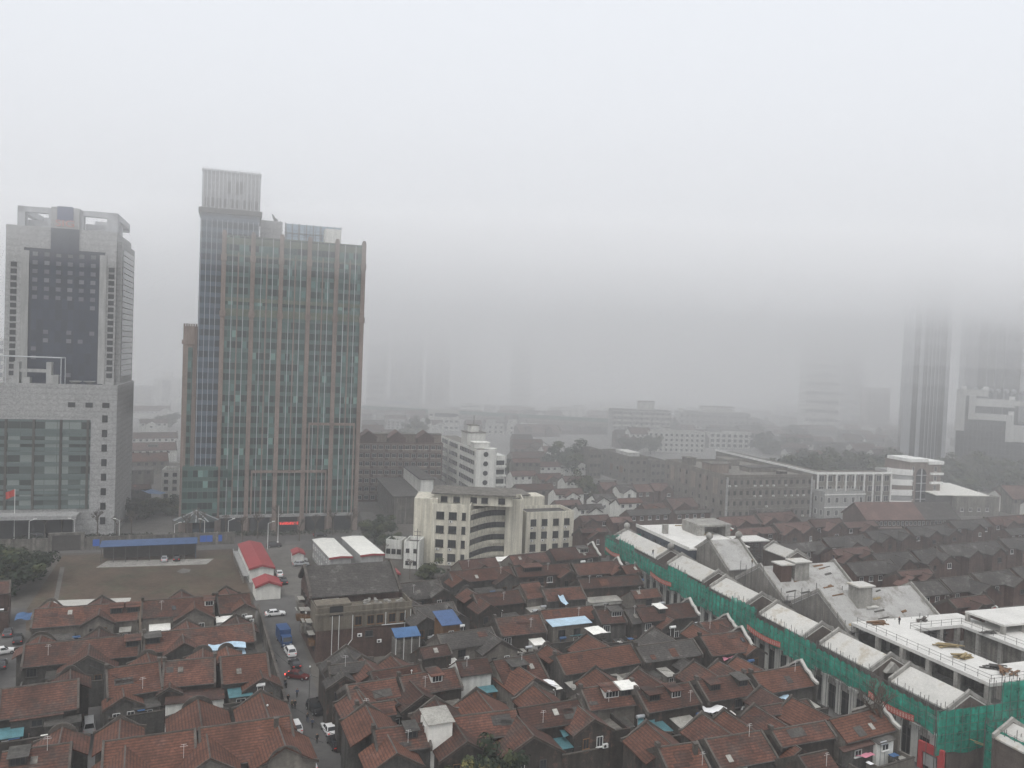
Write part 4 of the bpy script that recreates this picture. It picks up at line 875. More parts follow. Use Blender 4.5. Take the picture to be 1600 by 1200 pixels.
# terrace building with the tall arched window
x, y = P(1418, 800); A = R(16); h = zat(x, y, 722); W = lenat(x, y, h, A, 1471)
t = thing('terrace_building', 'brown building with a tall arched window and rounded white stepped terraces', 'building', (x, y), A)
m = MB(); m.box(0, W, 0, 16, 0, h); m.build('wall', 'pinkstone', t)
m = MB(); m.box(-.5, W*.55, -.6, 14, h, h+1.4); m.box(W*.56, W+.8, -.8, 14, h-1.0, h+.5); m.build('cornice', 'white_trim', t)
uc_ = W*.37
m = MB(); m.prism([(uc_-2.7, .3)]+[(uc_-2.7*math.cos(R(a)), h-5.6+2.7*math.sin(R(a))) for a in range(0, 181, 20)]+[(uc_+2.7, .3)], 'v', -.15, 0); aw = m.build('arched_window', 'dark_glass', t)
m = MB(); m.box(uc_-.25, uc_+.25, -.35, -.15, .3, h-3)
for k in range(5): m.box(uc_-2.7, uc_+2.7, -.3, -.15, 2+k*3.6, 2.3+k*3.6)
m.build('mullion', 'tower_pale', aw)
for k in range(5):
    window(t, W*.82, -.02, 1.5+k*h/5.4, 1.4, 2.2); m = MB(); m.box(W*.64, W+.9, -.9, 0, k*h/5.4+.1, k*h/5.4+1.1)
    m.build('white_band', 'white_trim', t); window(t, W*.1, -.02, 1.5+k*h/5.4, 1.1, 2.2)
for k, (wd, zz) in enumerate(((7, .86), (11, .66), (15.5, .46), (18.5, .24))):
    n = 10; pts = [(-wd*math.sin(R(9*i)) * 1.0, 6-8*math.cos(R(9*i))) for i in range(n+1)]
    m = MB(); m.prism([(0.0, -2)] + pts + [(-wd, 14), (0, 14)], 'z', 0 if k == 3 else h*(zz-.2)-.5, h*zz-1.2 - .0); tr = m.build('terrace', 'pinkstone' if k % 2 else 'tower_stone', t)
    m = MB()
    for (p0, p1) in zip(pts, pts[1:]): m.hexa([(p0[0], p0[1], h*zz-2.6), (p1[0], p1[1], h*zz-2.6), (p1[0], p1[1], h*zz+.0), (p0[0], p0[1], h*zz+.0)], (-.25, -.25, 0))
    m.build('curved_parapet', 'white_trim', tr)
# white roofed hall at right
x, y = P(1494, 806); h = zat(x, y, 775); A = R(12); W = lenat(x, y, h, A, 1562); D = 26
t = thing('flat_hall', 'beige hall with a bright white flat roof beside the terrace building', 'hall', (x, y), A)
m = MB(); m.box(0, W, 0, D, 0, h-.3); m.build('wall', 'cement', t)
m = MB(); m.hexa([(-9, 2, h-.2), (W*.8, 1, h-.2), (W*.8, D, h+1.5), (-9, D, h+1.5)], (0, 0, .3)); m.build('roof', 'metal_white', t)
m = MB(); m.box(-8.5, -.1, 3, D, 0, h-.4); m.build('side_block', 'frame_dark', t)
for k in range(4): window(t, W*(k+.6)/5, -.02, 2, 1.5, 1.5)
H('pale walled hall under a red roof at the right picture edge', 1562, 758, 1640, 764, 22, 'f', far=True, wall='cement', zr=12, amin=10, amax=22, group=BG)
# ---- white and grey blocks across the middle distance
DG = 'pale blocks in the middle distance'
t, W, D, h = blk('long cream dormitory with a red roofed gable at its left, small square windows', 1012, 706, 675, 1102, ang=8, dep=14, nf=4, nc=11, wall='white_paint', frame='frame_dark', group=DG)
rooft(t, W*.3, W*.42, 3, 9, h, h+3); H('white gabled house with pale red roof joined to the cream dormitory', 981, 668, 1014, 668, 10, 'f', far=True, wall='white_paint', zr=16, group=DG, amin=0, amax=15)
t, W, D, h = blk('two storey white classroom block with a glazed stair at its left end', 1108, 700, 677, 1206, ang=8, dep=12, nf=3, nc=11, wall='white_paint', ww=2.4, wh=2, group=DG); rooft(t, .2, W*.16, 1, 8, h, h+4, 'tower_stone'); rooft(t, W*.2, W*.6, 2, 10, h, h+2.2)
t, W, D, h = blk('grey apartment block with white balcony squares and a white lift tower on top', 955, 688, 641, 1049, ang=6, dep=14, nf=6, nc=11, wall='grey_paint', frame='white_trim', balc=6, bands='white_paint', group=DG); rooft(t, W*.46, W*.72, 2, 9, h, h+7.5)
t, W, D, h = blk('long grey block with arched end bays and a white top storey', 1060, 680, 644, 1172, ang=4, dep=16, nf=4, nc=13, wall='grey_paint', frame='frame_dark', group=DG); rooft(t, W*.33, W*.8, 4, 12, h, h+5.5); rooft(t, .1, W*.06, -.3, 6, h, h+3)
blk('lower grey annexe at the right end of the long grey block', 1173, 684, 655, 1188, ang=4, dep=12, nf=3, nc=2, wall='grey_paint', group=DG)
t, W, D, h = blk('white block with two dark ribbon openings beyond the red brick slab', 669, 672, 642, 718, ang=8, dep=14, nf=3, nc=6, wall='white_paint', ww=2.6, group=DG); m = MB(); m.box(W*.2, W*.9, -.1, 0, h*.72, h*.9); m.build('ribbon_window', 'dark_glass', t)
blk('faint white framed block just behind the elevated road', 719, 650, 631, 751, ang=6, dep=12, nf=3, nc=5, wall='white_paint', ww=3, group=DG)
t, W, D, h = blk('low white office with two rows of windows and a roof cabin, near the elevated road', 856, 658, 638, 916, ang=4, dep=12, nf=3, nc=6, wall='white_paint', group=DG); rooft(t, W*.7, W*.95, 2, 8, h, h+3.5)
blk('hazy white block behind the grey balconied apartments', 936, 648, 629, 986, ang=4, dep=12, nf=3, nc=8, wall='white_paint', group=DG)
blk('hazy white many windowed block above the long grey block', 1054, 630, 612, 1110, ang=2, dep=14, nf=3, nc=9, wall='white_paint', group=DG)
blk('hazy small white cube right of the long grey block', 1192, 650, 630, 1216, ang=2, dep=12, nf=2, nc=3, wall='white_paint', group=DG)
blk('hazy low grey block right of the small white cube', 1217, 652, 634, 1262, ang=2, dep=12, nf=2, nc=5, wall='grey_paint', group=DG)
blk('low pink walled building by the elevated road', 782, 652, 636, 836, ang=6, dep=14, nf=2, nc=1, wall='pinkstone', group=DG)
t, W, D, h = blk('white villa with stacked boxes on its roof amid red roofs', 761, 678, 664, 788, ang=12, dep=9, nf=2, nc=3, wall='white_paint', group=DG); rooft(t, .3, W*.5, 2, 7, h, h+4.5)
t, W, D, h = blk('narrow white villa beside the stacked white villa', 795, 680, 665, 812, ang=12, dep=9, nf=2, nc=2, wall='white_paint', group=DG); rooft(t, .3, W*.8, 2, 6, h, h+5)
t, W, D, h = blk('pale office slab with a dark centre strip between the two towers', 238, 628, 592, 284, ang=8, dep=14, nf=6, nc=7, wall='white_paint', group=DG)
m = MB(); m.box(W*.33, W*.6, -.3, -.05, 0, h); m.build('centre_strip', 'fog_glass', t); rooft(t, W*.3, W*.62, 3, 9, h, h+7)
blk('dim grey block left of the pale slab between the towers', 205, 632, 604, 236, ang=8, dep=12, nf=4, nc=5, wall='grey_paint', group=DG)
# small houses between the two towers
SG = 'small houses between the towers'
H('red roofed white house under the pale slab between the towers', 204, 634, 266, 632, 8, 'f', far=True, wall='white_paint', group=SG, fw=[(.85, 9, 2)])
H('white stepped house with pale walls between the towers', 218, 655, 262, 652, 6, 'f', far=True, wall='white_paint', group=SG, fw=[(.4, 8, 3)])
H('long brown roof with a row of white windows between the towers', 203, 676, 277, 672, 9, 'b', far=True, wall='white_paint', group=SG)
H('red roof with a white chimney box between the towers', 200, 692, 275, 689, 12, 'f', far=True, wall='white_paint', group=SG, dm=[(.5, 5, 'w')])
H('wide red roof above the grey walled house between the towers', 196, 708, 262, 704, 14, 'r', far=True, wall='cement', group=SG, ch=1)
H('grey walled house with a flat parapet and dark windows between the towers', 197, 729, 240, 726, 6, 'c', far=True, wall='cement', group=SG, zr=8)
blk('white narrow house with two window pairs against the brown tower', 252, 781, 737, 280, ang=14, dep=10, nf=4, nc=2, wall='white_paint', group=SG, nm='house', cat='house')
H('low dark house behind the blue tarpaulin between the towers', 205, 757, 236, 753, 8, 'b', far=True, wall='cement_dark', zr=6, group=SG)
# ---- towers swallowed by fog
FT = 'high rises fading into fog'
for k, (pl, pr, gy, zz, wall, lab) in enumerate((
    (571, 603, 640, 100, 'grey_paint', 'dim fogged tower just right of the brown office tower'), (608, 660, 638, 105, 'grey_paint', 'broad fogged tower, second right of the brown office tower'),
    (664, 704, 638, 104, 'pinkstone', 'fogged brownish tower, third right of the brown office tower'), (708, 752, 627, 92, 'grey_paint', 'fogged tower over the faint white framed block'),
    (796, 832, 638, 84, 'white_paint', 'slim pale tower rising from the haze at mid picture'), (1142, 1236, 624, 38, 'grey_paint', 'wide low fogged block with a lighter roof line'),
    (1256, 1318, 676, 112, 'white_paint', 'fogged residential tower with pale balcony stripes left of the dark twin towers'), (1322, 1352, 668, 104, 'grey_paint', 'fogged tower behind the pale balconied tower'),
    (1356, 1392, 676, 44, 'pinkstone', 'faint brown topped block left of the dark twin towers'), (206, 238, 604, 88, 'grey_paint', 'faint tower top in the gap between the two office towers'),
    (240, 276, 600, 82, 'white_paint', 'second faint tower in the gap between the two office towers'), (840, 900, 618, 36, 'white_paint', 'long faint pale block in the haze right of the slim pale tower'),
    (-30, 6, 690, 60, 'white_paint', 'white block cut by the picture edge behind the podium tower'))):
    x, y = P(pl, gy); blk(lab, pl, gy, 0, pr, ang=-2, dep=22, nf=min(13, int(zz/3.2)), nc=max(3, int((pr-pl)/7)), wall=wall, ww=3.2, wh=3, frame='frame_dark', group=FT, nm='high_rise_tower', cat='tower', z=min(zz, 112))
# elevated road with green noise screens
x0, y0 = P(540, 642, 9.0); x1, y1 = P(1010, 668, 9.0); Lr = math.hypot(x1-x0, y1-y0); A = math.atan2(y1-y0, x1-x0)
t = thing('elevated_road', 'elevated road on concrete piers with pale green noise screens', 'viaduct', (x0, y0), A)
m = MB(); m.box(0, Lr, 0, 18, 7.6, 8.8); m.box(0, Lr, -.4, 0, 7.4, 10.0); m.box(0, Lr, 18, 18.4, 7.4, 10.0); m.build('deck', 'concrete', t)
mat('screen_green', (.10, .17, .15), .5, .2, .3)
m = MB(); m.box(0, Lr, 18.05, 18.2, 10, 13.2); m.build('noise_screen', 'screen_green', t)
for k in range(int(Lr/28)): m = MB(); m.box(k*28+5, k*28+8, 6, 12, 0, 7.6); m.build('pier', 'concrete', t)
for k, (px, mt_, lab) in enumerate(((640, 'car_white', 'white van far off on the elevated road'), (700, 'car_grey', 'grey van far off on the elevated road'))): pass
# blue sheet roofs far off
x, y = P(602, 640); h = zat(x, y, 628); W = lenat(x, y, h, R(6), 640)
t = thing('open_shed', 'bright blue roofed shed in the haze right of the brown tower', 'shed', (x, y), R(6))
m = MB(); m.hexa([(-.5, -.5, h-1.5), (W, -.5, h-1.5), (W, 12, h+1), (-.5, 12, h+1)], (0, 0, .2)); m.build('roof', 'tarp_blue', t)
for u in (.5, W/2, W-1):
    for v in (0, 11): m = MB(); m.box(u, u+.4, v, v+.4, 0, h-1.6+v*.2); m.build('post', 'steel', t)
# ---- red roofed quarter beyond the cream building
RG = 'red roofed houses beyond the cream building'
w_ = 'white_paint'
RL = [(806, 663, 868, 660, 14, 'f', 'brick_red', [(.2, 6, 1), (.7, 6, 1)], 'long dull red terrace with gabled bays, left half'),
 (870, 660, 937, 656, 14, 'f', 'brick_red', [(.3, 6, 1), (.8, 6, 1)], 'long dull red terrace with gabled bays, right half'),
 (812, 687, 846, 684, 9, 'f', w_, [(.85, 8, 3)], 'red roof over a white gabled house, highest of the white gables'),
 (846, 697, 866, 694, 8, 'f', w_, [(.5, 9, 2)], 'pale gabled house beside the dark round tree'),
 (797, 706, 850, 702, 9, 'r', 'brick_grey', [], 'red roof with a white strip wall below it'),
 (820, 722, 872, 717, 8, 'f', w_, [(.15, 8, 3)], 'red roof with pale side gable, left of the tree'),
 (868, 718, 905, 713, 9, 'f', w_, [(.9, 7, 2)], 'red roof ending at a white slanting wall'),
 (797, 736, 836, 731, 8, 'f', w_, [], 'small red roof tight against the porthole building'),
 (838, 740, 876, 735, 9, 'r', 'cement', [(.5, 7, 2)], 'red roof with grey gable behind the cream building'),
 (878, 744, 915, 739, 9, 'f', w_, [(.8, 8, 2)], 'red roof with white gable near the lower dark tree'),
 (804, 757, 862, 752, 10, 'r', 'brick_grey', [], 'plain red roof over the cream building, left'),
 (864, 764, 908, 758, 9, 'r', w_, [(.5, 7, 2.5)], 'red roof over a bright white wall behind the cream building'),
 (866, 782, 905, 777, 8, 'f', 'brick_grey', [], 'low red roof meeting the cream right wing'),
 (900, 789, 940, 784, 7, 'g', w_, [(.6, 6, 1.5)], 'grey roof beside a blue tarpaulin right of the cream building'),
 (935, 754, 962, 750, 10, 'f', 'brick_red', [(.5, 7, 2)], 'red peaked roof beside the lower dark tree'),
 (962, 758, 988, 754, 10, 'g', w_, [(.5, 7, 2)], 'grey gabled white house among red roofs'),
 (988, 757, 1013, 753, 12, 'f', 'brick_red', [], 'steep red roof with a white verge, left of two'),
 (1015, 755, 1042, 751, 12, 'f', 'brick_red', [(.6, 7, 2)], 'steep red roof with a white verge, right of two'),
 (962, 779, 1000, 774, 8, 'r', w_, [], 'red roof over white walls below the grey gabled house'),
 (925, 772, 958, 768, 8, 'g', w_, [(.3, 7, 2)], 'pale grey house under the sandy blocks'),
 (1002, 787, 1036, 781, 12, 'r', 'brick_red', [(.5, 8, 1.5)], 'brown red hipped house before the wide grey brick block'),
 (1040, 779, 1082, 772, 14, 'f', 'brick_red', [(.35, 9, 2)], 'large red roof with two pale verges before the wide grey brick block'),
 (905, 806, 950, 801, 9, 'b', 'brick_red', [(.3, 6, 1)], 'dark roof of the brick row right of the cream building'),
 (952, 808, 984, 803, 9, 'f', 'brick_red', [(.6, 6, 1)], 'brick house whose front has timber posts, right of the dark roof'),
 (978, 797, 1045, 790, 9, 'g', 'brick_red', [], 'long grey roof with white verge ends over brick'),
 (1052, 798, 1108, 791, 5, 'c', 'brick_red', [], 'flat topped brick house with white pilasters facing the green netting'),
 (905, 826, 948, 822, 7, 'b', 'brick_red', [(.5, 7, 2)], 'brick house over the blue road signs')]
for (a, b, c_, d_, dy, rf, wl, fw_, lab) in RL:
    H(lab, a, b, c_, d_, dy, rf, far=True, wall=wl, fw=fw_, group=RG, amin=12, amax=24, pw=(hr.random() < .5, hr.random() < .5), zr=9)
# ---- slate and brick quarter on the right
QG = 'brick lane houses right of the building site'
QL = [(1122, 808, 1178, 801, 13, 'f', [(.5, 8, 2)], 'broad dull red roof behind the red site wall, left'), (1180, 802, 1238, 796, 14, 'f', [(.2, 8, 2), (.75, 9, 2)], 'broad dull red roof behind the red site wall, right'),
 (1150, 826, 1205, 819, 10, 'f', [(.4, 7, 2)], 'dull red roof low beside the red site wall'), (1208, 818, 1262, 812, 13, 'f', [(.3, 8, 2), (.8, 8, 2)], 'dull red roof with twin gables left of the long brick hall'),
 (1264, 812, 1312, 806, 12, 'f', [(.5, 8, 3)], 'dull red roof with one large brick gable'), (1316, 816, 1366, 811, 9, 'f', [(.6, 7, 2)], 'dull red roof under the long brick hall'),
 (1218, 850, 1282, 842, 14, 'g', [(.85, 7, 2)], 'slate roof next to the site at the far scaffold'), (1284, 840, 1348, 832, 15, 'g', [(.5, 7, 2.5), (.95, 7, 2.5)], 'slate roof with brick gables, second from the site'),
 (1352, 830, 1412, 823, 14, 'g', [(.3, 7, 2), (.8, 7, 2)], 'slate roof with brick gables below the brick hall'), (1416, 823, 1478, 815, 14, 'g', [(.4, 7, 2), (.9, 7, 2)], 'slate roof right of the brick hall foot'),
 (1482, 814, 1538, 807, 12, 'g', [(.5, 7, 2)], 'hazy slate roof third from the right in the top row'), (1542, 808, 1610, 800, 12, 'b', [(.3, 7, 2), (.8, 7, 2)], 'hazy brown roof at the right edge of the top row'),
 (1300, 858, 1356, 850, 10, 'f', [(.25, 8, 3), (.8, 8, 3)], 'brick gables in a row behind the site hall'), (1362, 866, 1420, 858, 17, 'g', [(.55, 7, 2.5)], 'slate roof with a white satellite dish'),
 (1424, 860, 1462, 853, 16, 'g', [(.3, 7, 2.5), (.9, 7, 2.5)], 'slate roof right of the white satellite dish'), (1466, 852, 1556, 843, 17, 'g', [(.35, 7, 2.5), (.75, 7, 2.5)], 'wide slate roof with a white square on its brick gable'),
 (1560, 842, 1620, 835, 15, 'g', [(.4, 7, 2)], 'slate roof at the right edge in the middle row'), (1400, 893, 1452, 886, 8, 'f', [(.2, 8, 2.5), (.7, 8, 2.5)], 'brick house with pale boxed bay and tiled gables'),
 (1322, 880, 1392, 870, 20, 'g', [(.85, 7, 2)], 'slate roof hard behind the white hall roof'), (1422, 910, 1466, 905, 22, 'g', [], 'slate roof right of the third site hall'),
 (1468, 904, 1514, 896, 22, 'g', [(.9, 8, 3)], 'dark slate roof with a large brick gable at its right'), (1518, 896, 1576, 887, 20, 'g', [(.8, 7, 2.5)], 'slate roof with a pale skylight near the right edge'),
 (1580, 887, 1640, 880, 20, 'g', [(.3, 7, 2.5)], 'slate roof at the right edge above the boarded balcony'), (1480, 936, 1540, 928, 14, 'b', [(.5, 8, 2)], 'brown roof with glass canopy by the far side of the slab'),
 (1562, 950, 1640, 938, 24, 'g', [], 'slate roof behind the orange red painted gable'), (1568, 826, 1640, 817, 10, 'g', [(.4, 7, 2)], 'hazy slate roof under the brown one at the right edge')]
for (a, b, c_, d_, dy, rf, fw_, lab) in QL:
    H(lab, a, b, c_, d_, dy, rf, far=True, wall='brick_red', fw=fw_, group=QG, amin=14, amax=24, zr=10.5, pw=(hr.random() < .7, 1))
x, y = P(1352, 838); A = R(14); h = zat(x, y, 812); W = lenat(x, y, h, A, 1498)
t = thing('brick_hall', 'long two storey red brick hall with rows of small windows and red roof', 'hall', (x, y), A)
m = MB(); m.box(0, W, 0, 14, 0, h); m.prism([(0, h), (14, h), (7, h+5)], 'u', 0, W); m.build('wall', 'brick_red', t)
m = MB(); m.hexa([(-.5, -.8, h-.3), (W*.62, -.8, h-.3), (W*.62, 7, h+5.2), (-.5, 7, h+5.2)], (0, 0, .2)); m.hexa([(-.5, 7.001, h+5.2), (W*.62, 7.001, h+5.2), (W*.62, 14.8, h-.3), (-.5, 14.8, h-.3)], (0, 0, .2)); m.build('roof', 'tile_far', t)
m = MB(); m.hexa([(W*.62+.01, -.8, h-.3), (W+.5, -.8, h-.3), (W+.5, 7, h+5.1), (W*.62+.01, 7, h+5.1)], (0, 0, .2)); m.build('slate_roof', 'tile_grey', t)
m = MB(); m.box(-.2, W, -.5, 0, h*.5-.2, h*.5+.3); m.build('floor_band', 'pinkstone', t)
for k in range(2):
    for i in range(22): window(t, W*(i+.5)/22, -.02, k*h*.5+h*.13, 1.1, h*.24, frame='frame_white', sill=False)
# ================================================================ the building site behind green netting
AS = R(-71.5); OX, OY = P(949, 837, 11); LS = 121.5
def SS(u, v): return (OX+u*math.cos(AS)-v*math.sin(AS), OY+u*math.sin(AS)+v*math.cos(AS))
def loc(px, py, z): x, y = P(px, py, z); x -= OX; y -= OY; return (x*math.cos(AS)+y*math.sin(AS), -x*math.sin(AS)+y*math.cos(AS))
CG = 'site houses behind the green netting'
mat('site_wall', (.17, .16, .145), .9, .3, .4, .3, .1)
mat('roof_white', (.46, .45, .42), .85, .14, .3, 0, .08, patch=((.33, .30, .25), .3, .52))
mat('hall_roof', (.33, .325, .31), .9, .16, .3, 0, .05, patch=((.20, .19, .17), .22, .5))
mat('site_brick', (.11, .09, .078), .9, .3, .5, .2, .1)
TILE['w'] = 'roof_white'
def site_house(label, a, b, z, df, db, ang=None, wall='site_brick', pk=1, roof='roof_white', group=CG, nm='site_house', drop=.55, gab=0):
    (x0, y0), (x1, y1) = P(*a, z), P(*b, z)
    A = AS if ang is None else ang; c, s = math.cos(A), math.sin(A)
    L = (x1-x0)*c+(y1-y0)*s
    t = thing(nm, label, 'house', (x0, y0), A, group)
    m = MB(); m.prism([(-df+.3, 0), (db-.3, 0), (db-.3, z-drop*db), (0, z-.25), (-df+.3, z-drop*df)], 'u', .1, L-.1); m.build('wall', wall, t)
    m = MB(); m.hexa([(0, -df, z-drop*df), (L, -df, z-drop*df), (L, 0, z), (0, 0, z)], (0, 0, -.25)); m.hexa([(0, .001, z), (L, .001, z), (L, db, z-drop*db), (0, db, z-drop*db)], (0, 0, -.25)); m.build('roof', roof, t)
    for u in (.2, L-.2):
        m = MB(); pts = [(-df-.3, z-drop*df+.15), (-df*.75, z-drop*df*.75+.35), (-.8, z-.1), (0, z+.45), (.8, z-.1), (db*.75, z-drop*db*.75+.35), (db+.3, z-drop*db+.15)]
        outline_cop(m, pts, .4, .4, 'u', u); m.prism([(-df, 0.0), (db, 0.0)] + pts[::-1], 'u', u-.15, u+.15, 1)
        if gab: m.ball((u, 0, z+1.1), .95, 0, 10, 8)
        m.build('gable_coping', ['concrete', wall], t)
    return t, L
un = [((979, 827), (1048, 860)), ((1065, 867), (1112, 895)), ((1133, 902), (1190, 930)), ((1213, 942), (1282, 977)), ((1309, 986), (1384, 1027)), ((1420, 1040), (1515, 1086))]
labs = ['long white roofed site house at the far end of the netting, ball finials on gables', 'white roofed site house, second along the netting from its far end', 'white roofed site house, third along the netting from its far end', 'white roofed site house, middle of the netting beside the stepped hall', 'grey white roofed site house with small hatch gable, left of the open slab', 'grey white roofed site house at the near corner of the netting']
for k, ((a, b), lab) in enumerate(zip(un, labs)):
    t, L = site_house(lab, a, b, 12.4, 4.0, 4.5, gab=(k == 0))
    if k == 4:
        m = MB(); m.prism([(-1.8, 9.9), (1.8, 9.9), (0, 11.6)], 'u', L-.9, L+.9); m.build('hatch_gable', 'concrete', t)
for k, (a, b) in enumerate((((1052, 864), (1062, 868)), ((1116, 896), (1130, 902)), ((1194, 932), (1209, 940)), ((1286, 979), (1304, 986)), ((1388, 1029), (1416, 1040)))):
    t, L = site_house(['dark low link between the first and second site houses', 'dark low link between the second and third site houses', 'dark low link between the third and fourth site houses', 'dark low link left of the hatch gabled site house', 'pale low link between the two nearest site houses'][k], a, b, 9.8, 3.6, 5.0, roof='site_brick' if k < 4 else 'roof_white', drop=.3)
# street front with white pilasters
t = thing('street_front', 'long street front with white pilasters and dark shop openings below the green netting', 'shop front', SS(0, .9), AS)
m = MB(); m.box(0, LS-1, .25, 1.2, 0, 8.2); m.build('wall', 'site_wall', t)
k = 0; u = 12.0
while u < LS-1:
    m = MB(); wd = 1.5 if k % 2 else 1.1; m.box(u-wd/2, u+wd/2, -.25, .25, 0, 6.0); m.box(u-wd/2-.25, u+wd/2+.25, -.4, .25, 5.5, 6.05); m.build('pilaster', 'white_paint', t)
    if u+3.8 < LS:
        m = MB(); m.box(u+wd/2+.15, u+3.6-wd/2, .02, .25, .4, 4.6); o = m.build('shop_window', 'dark', t)
        m = MB(); m.box(u+1.75, u+1.85, -.05, .02, .4, 4.6); m.box(u+.9, u+2.7, -.05, .02, 3.2, 3.3); m.build('window_frame', 'frame_dark', o)
        if k % 3 != 1: m = MB(); m.box(u+.7, u+2.9, -.18, .25, 4.7, 6.0); m.build('fascia', 'concrete', t)
    u += 3.6; k += 1
# scaffold with netting
def scaffold(label, p0, A, L, z0, z1, step=1.6, tops=None, seg=9.0, slump=.9, seed=1):
    rr = random.Random(seed)
    t = thing('scaffold', label, 'scaffolding', p0, A, 'netted scaffolds'); m = MB()
    n = int(L/step)
    for k in range(n+1):
        u = L*k/n; top = z1+.5+rr.random()*.9+(tops(u) if tops else 0); m.tube((u, .12, 0), (u, .12, top), .05, n=5); m.tube((u, .95, 0), (u, .95, top-.6), .05, n=5) if k % 2 else None
    for z in (z0+.2, (z0+z1)/2, z1-.1):
        m.tube((0, .12, z), (L, .12, z), .04, n=5)
    for z in [z0+.5+1.3*q for q in range(int((z1-z0)/1.3)+1)]: m.tube((0, -.26, z), (L, -.26, z), .028, n=4)
    for k in range(n+1): u = L*k/n; m.tube((u, -.26, z0-.4), (u, -.26, z1+.6+(tops(u) if tops else 0)), .038, n=4)
    m.build('scaffold_frame', 'steel', t)
    ns = max(1, int(L/seg))
    for s_ in range(ns):
        a, b = L*s_/ns, L*(s_+1)/ns; nu, nz = 26, 10; q = MB(); dz = rr.uniform(-.6, .5)*slump; db = rr.uniform(-.7, .7)*slump; ph = rr.random()*6
        tp = tops((a+b)/2) if tops else 0
        for j in range(nz+1):
            for i in range(nu+1):
                f, g = i/nu, j/nz; u = a+(b-a)*f
                za = z0+db+.25*math.sin(u*.9+ph); zb = z1+dz+tp-.32*abs(math.sin(math.pi*u/step))*slump
                q.v.append((u, -.05-.14*abs(math.sin(math.pi*u/1.6))*math.sin(math.pi*g)-.06*math.sin(u*3.1+g*5+ph), za+(zb-za)*g))
        for j in range(nz):
            for i in range(nu): k = j*(nu+1)+i; q.f.append((k, k+1, k+nu+2, k+nu+1)); q.m.append(0)
        q.build('netting', 'net_green', t, smooth=True)
    return t
scaffold('long scaffold with sagging green netting along the lane front of the site', SS(0, -.6), AS, LS, 6.6, 11.15, seed=2, slump=1.2, tops=lambda u: .8*(int(u/9.35) % 3 == 1)-.5*(int(u/9.35) % 4 == 2))
scaffold('green netted scaffold across the near end of the site before the slab', SS(LS+.2, -.5), AS+math.pi/2, 26, 3.6, 10.6, tops=lambda u: 3.2 if u > 10.5 else 0, seed=5, slump=.35)
scaffold('green netted scaffold across the far end of the site', SS(-.3, 18), AS-math.pi/2, 18.4, 5, 11.5, seed=7)
p_ = P(1541, 1200, 1.5)
x2, y2 = P(1541, 1131, 10.0); t = scaffold('green netted scaffold round the small site house at the bottom right corner', (x2, y2), AS, 22, 2, 10.0, seed=9); t2 = scaffold('short green net end wall at the bottom right corner', (x2, y2), AS+math.pi/2, 16, 2, 10.0, seed=10)
site_house('small white gabled site house inside the green netting at the bottom right corner', (1580, 1128), (1602, 1160), 11, 3.4, 4)
# banners
BN = 'red slogan banners'
mat('glyph', (.52, .33, .28), .8, .1, 1, 0, 0)
for k, (a, b, lab) in enumerate((((961, 854), (984, 866), 'short faded red banner at the far end of the netting'), ((1036, 892), (1066, 910), 'red banner with pale characters between first and second site houses'), ((1192, 974), (1238, 1003), 'long red banner with pale characters in the middle of the netting'), ((1376, 1078), (1438, 1118), 'longest red banner with pale characters, nearest along the netting'))):
    u0 = loc(*a, 8.0)[0]; u1 = loc(*b, 8.0)[0]; zc = 7.6
    t = thing('banner', lab, 'banner', SS(u0, -1.05), AS, BN); L = u1-u0; m = MB(); n = 16; g = MB(); rr = random.Random(k)
    for i in range(n):
        f0, f1 = i/n, (i+1)/n; s0, s1 = .5*math.sin(math.pi*f0), .5*math.sin(math.pi*f1)
        m.hexa([(L*f0, 0, zc-s0-.55), (L*f1, 0, zc-s1-.55), (L*f1, 0, zc-s1+.55), (L*f0, 0, zc-s0+.55)], (0, .03, 0))
        uu = L*(f0+f1)/2; z = zc-(s0+s1)/2
        w_ = L/n*.62
        for q in range(3): zq_ = z-.3+.3*q+rr.uniform(-.04, .04); g.box(uu-w_/2, uu+w_/2*rr.uniform(.4, 1), -.03, 0, zq_-.04, zq_+.05)
        for q in range(2): g.box(uu-w_*.3+w_*.55*q, uu-w_*.3+w_*.55*q+.1, -.035, 0, z-.35, z+.35*rr.uniform(.3, 1))
    m.build('cloth', 'banner_red', t); g.build('lettering', 'glyph', t)
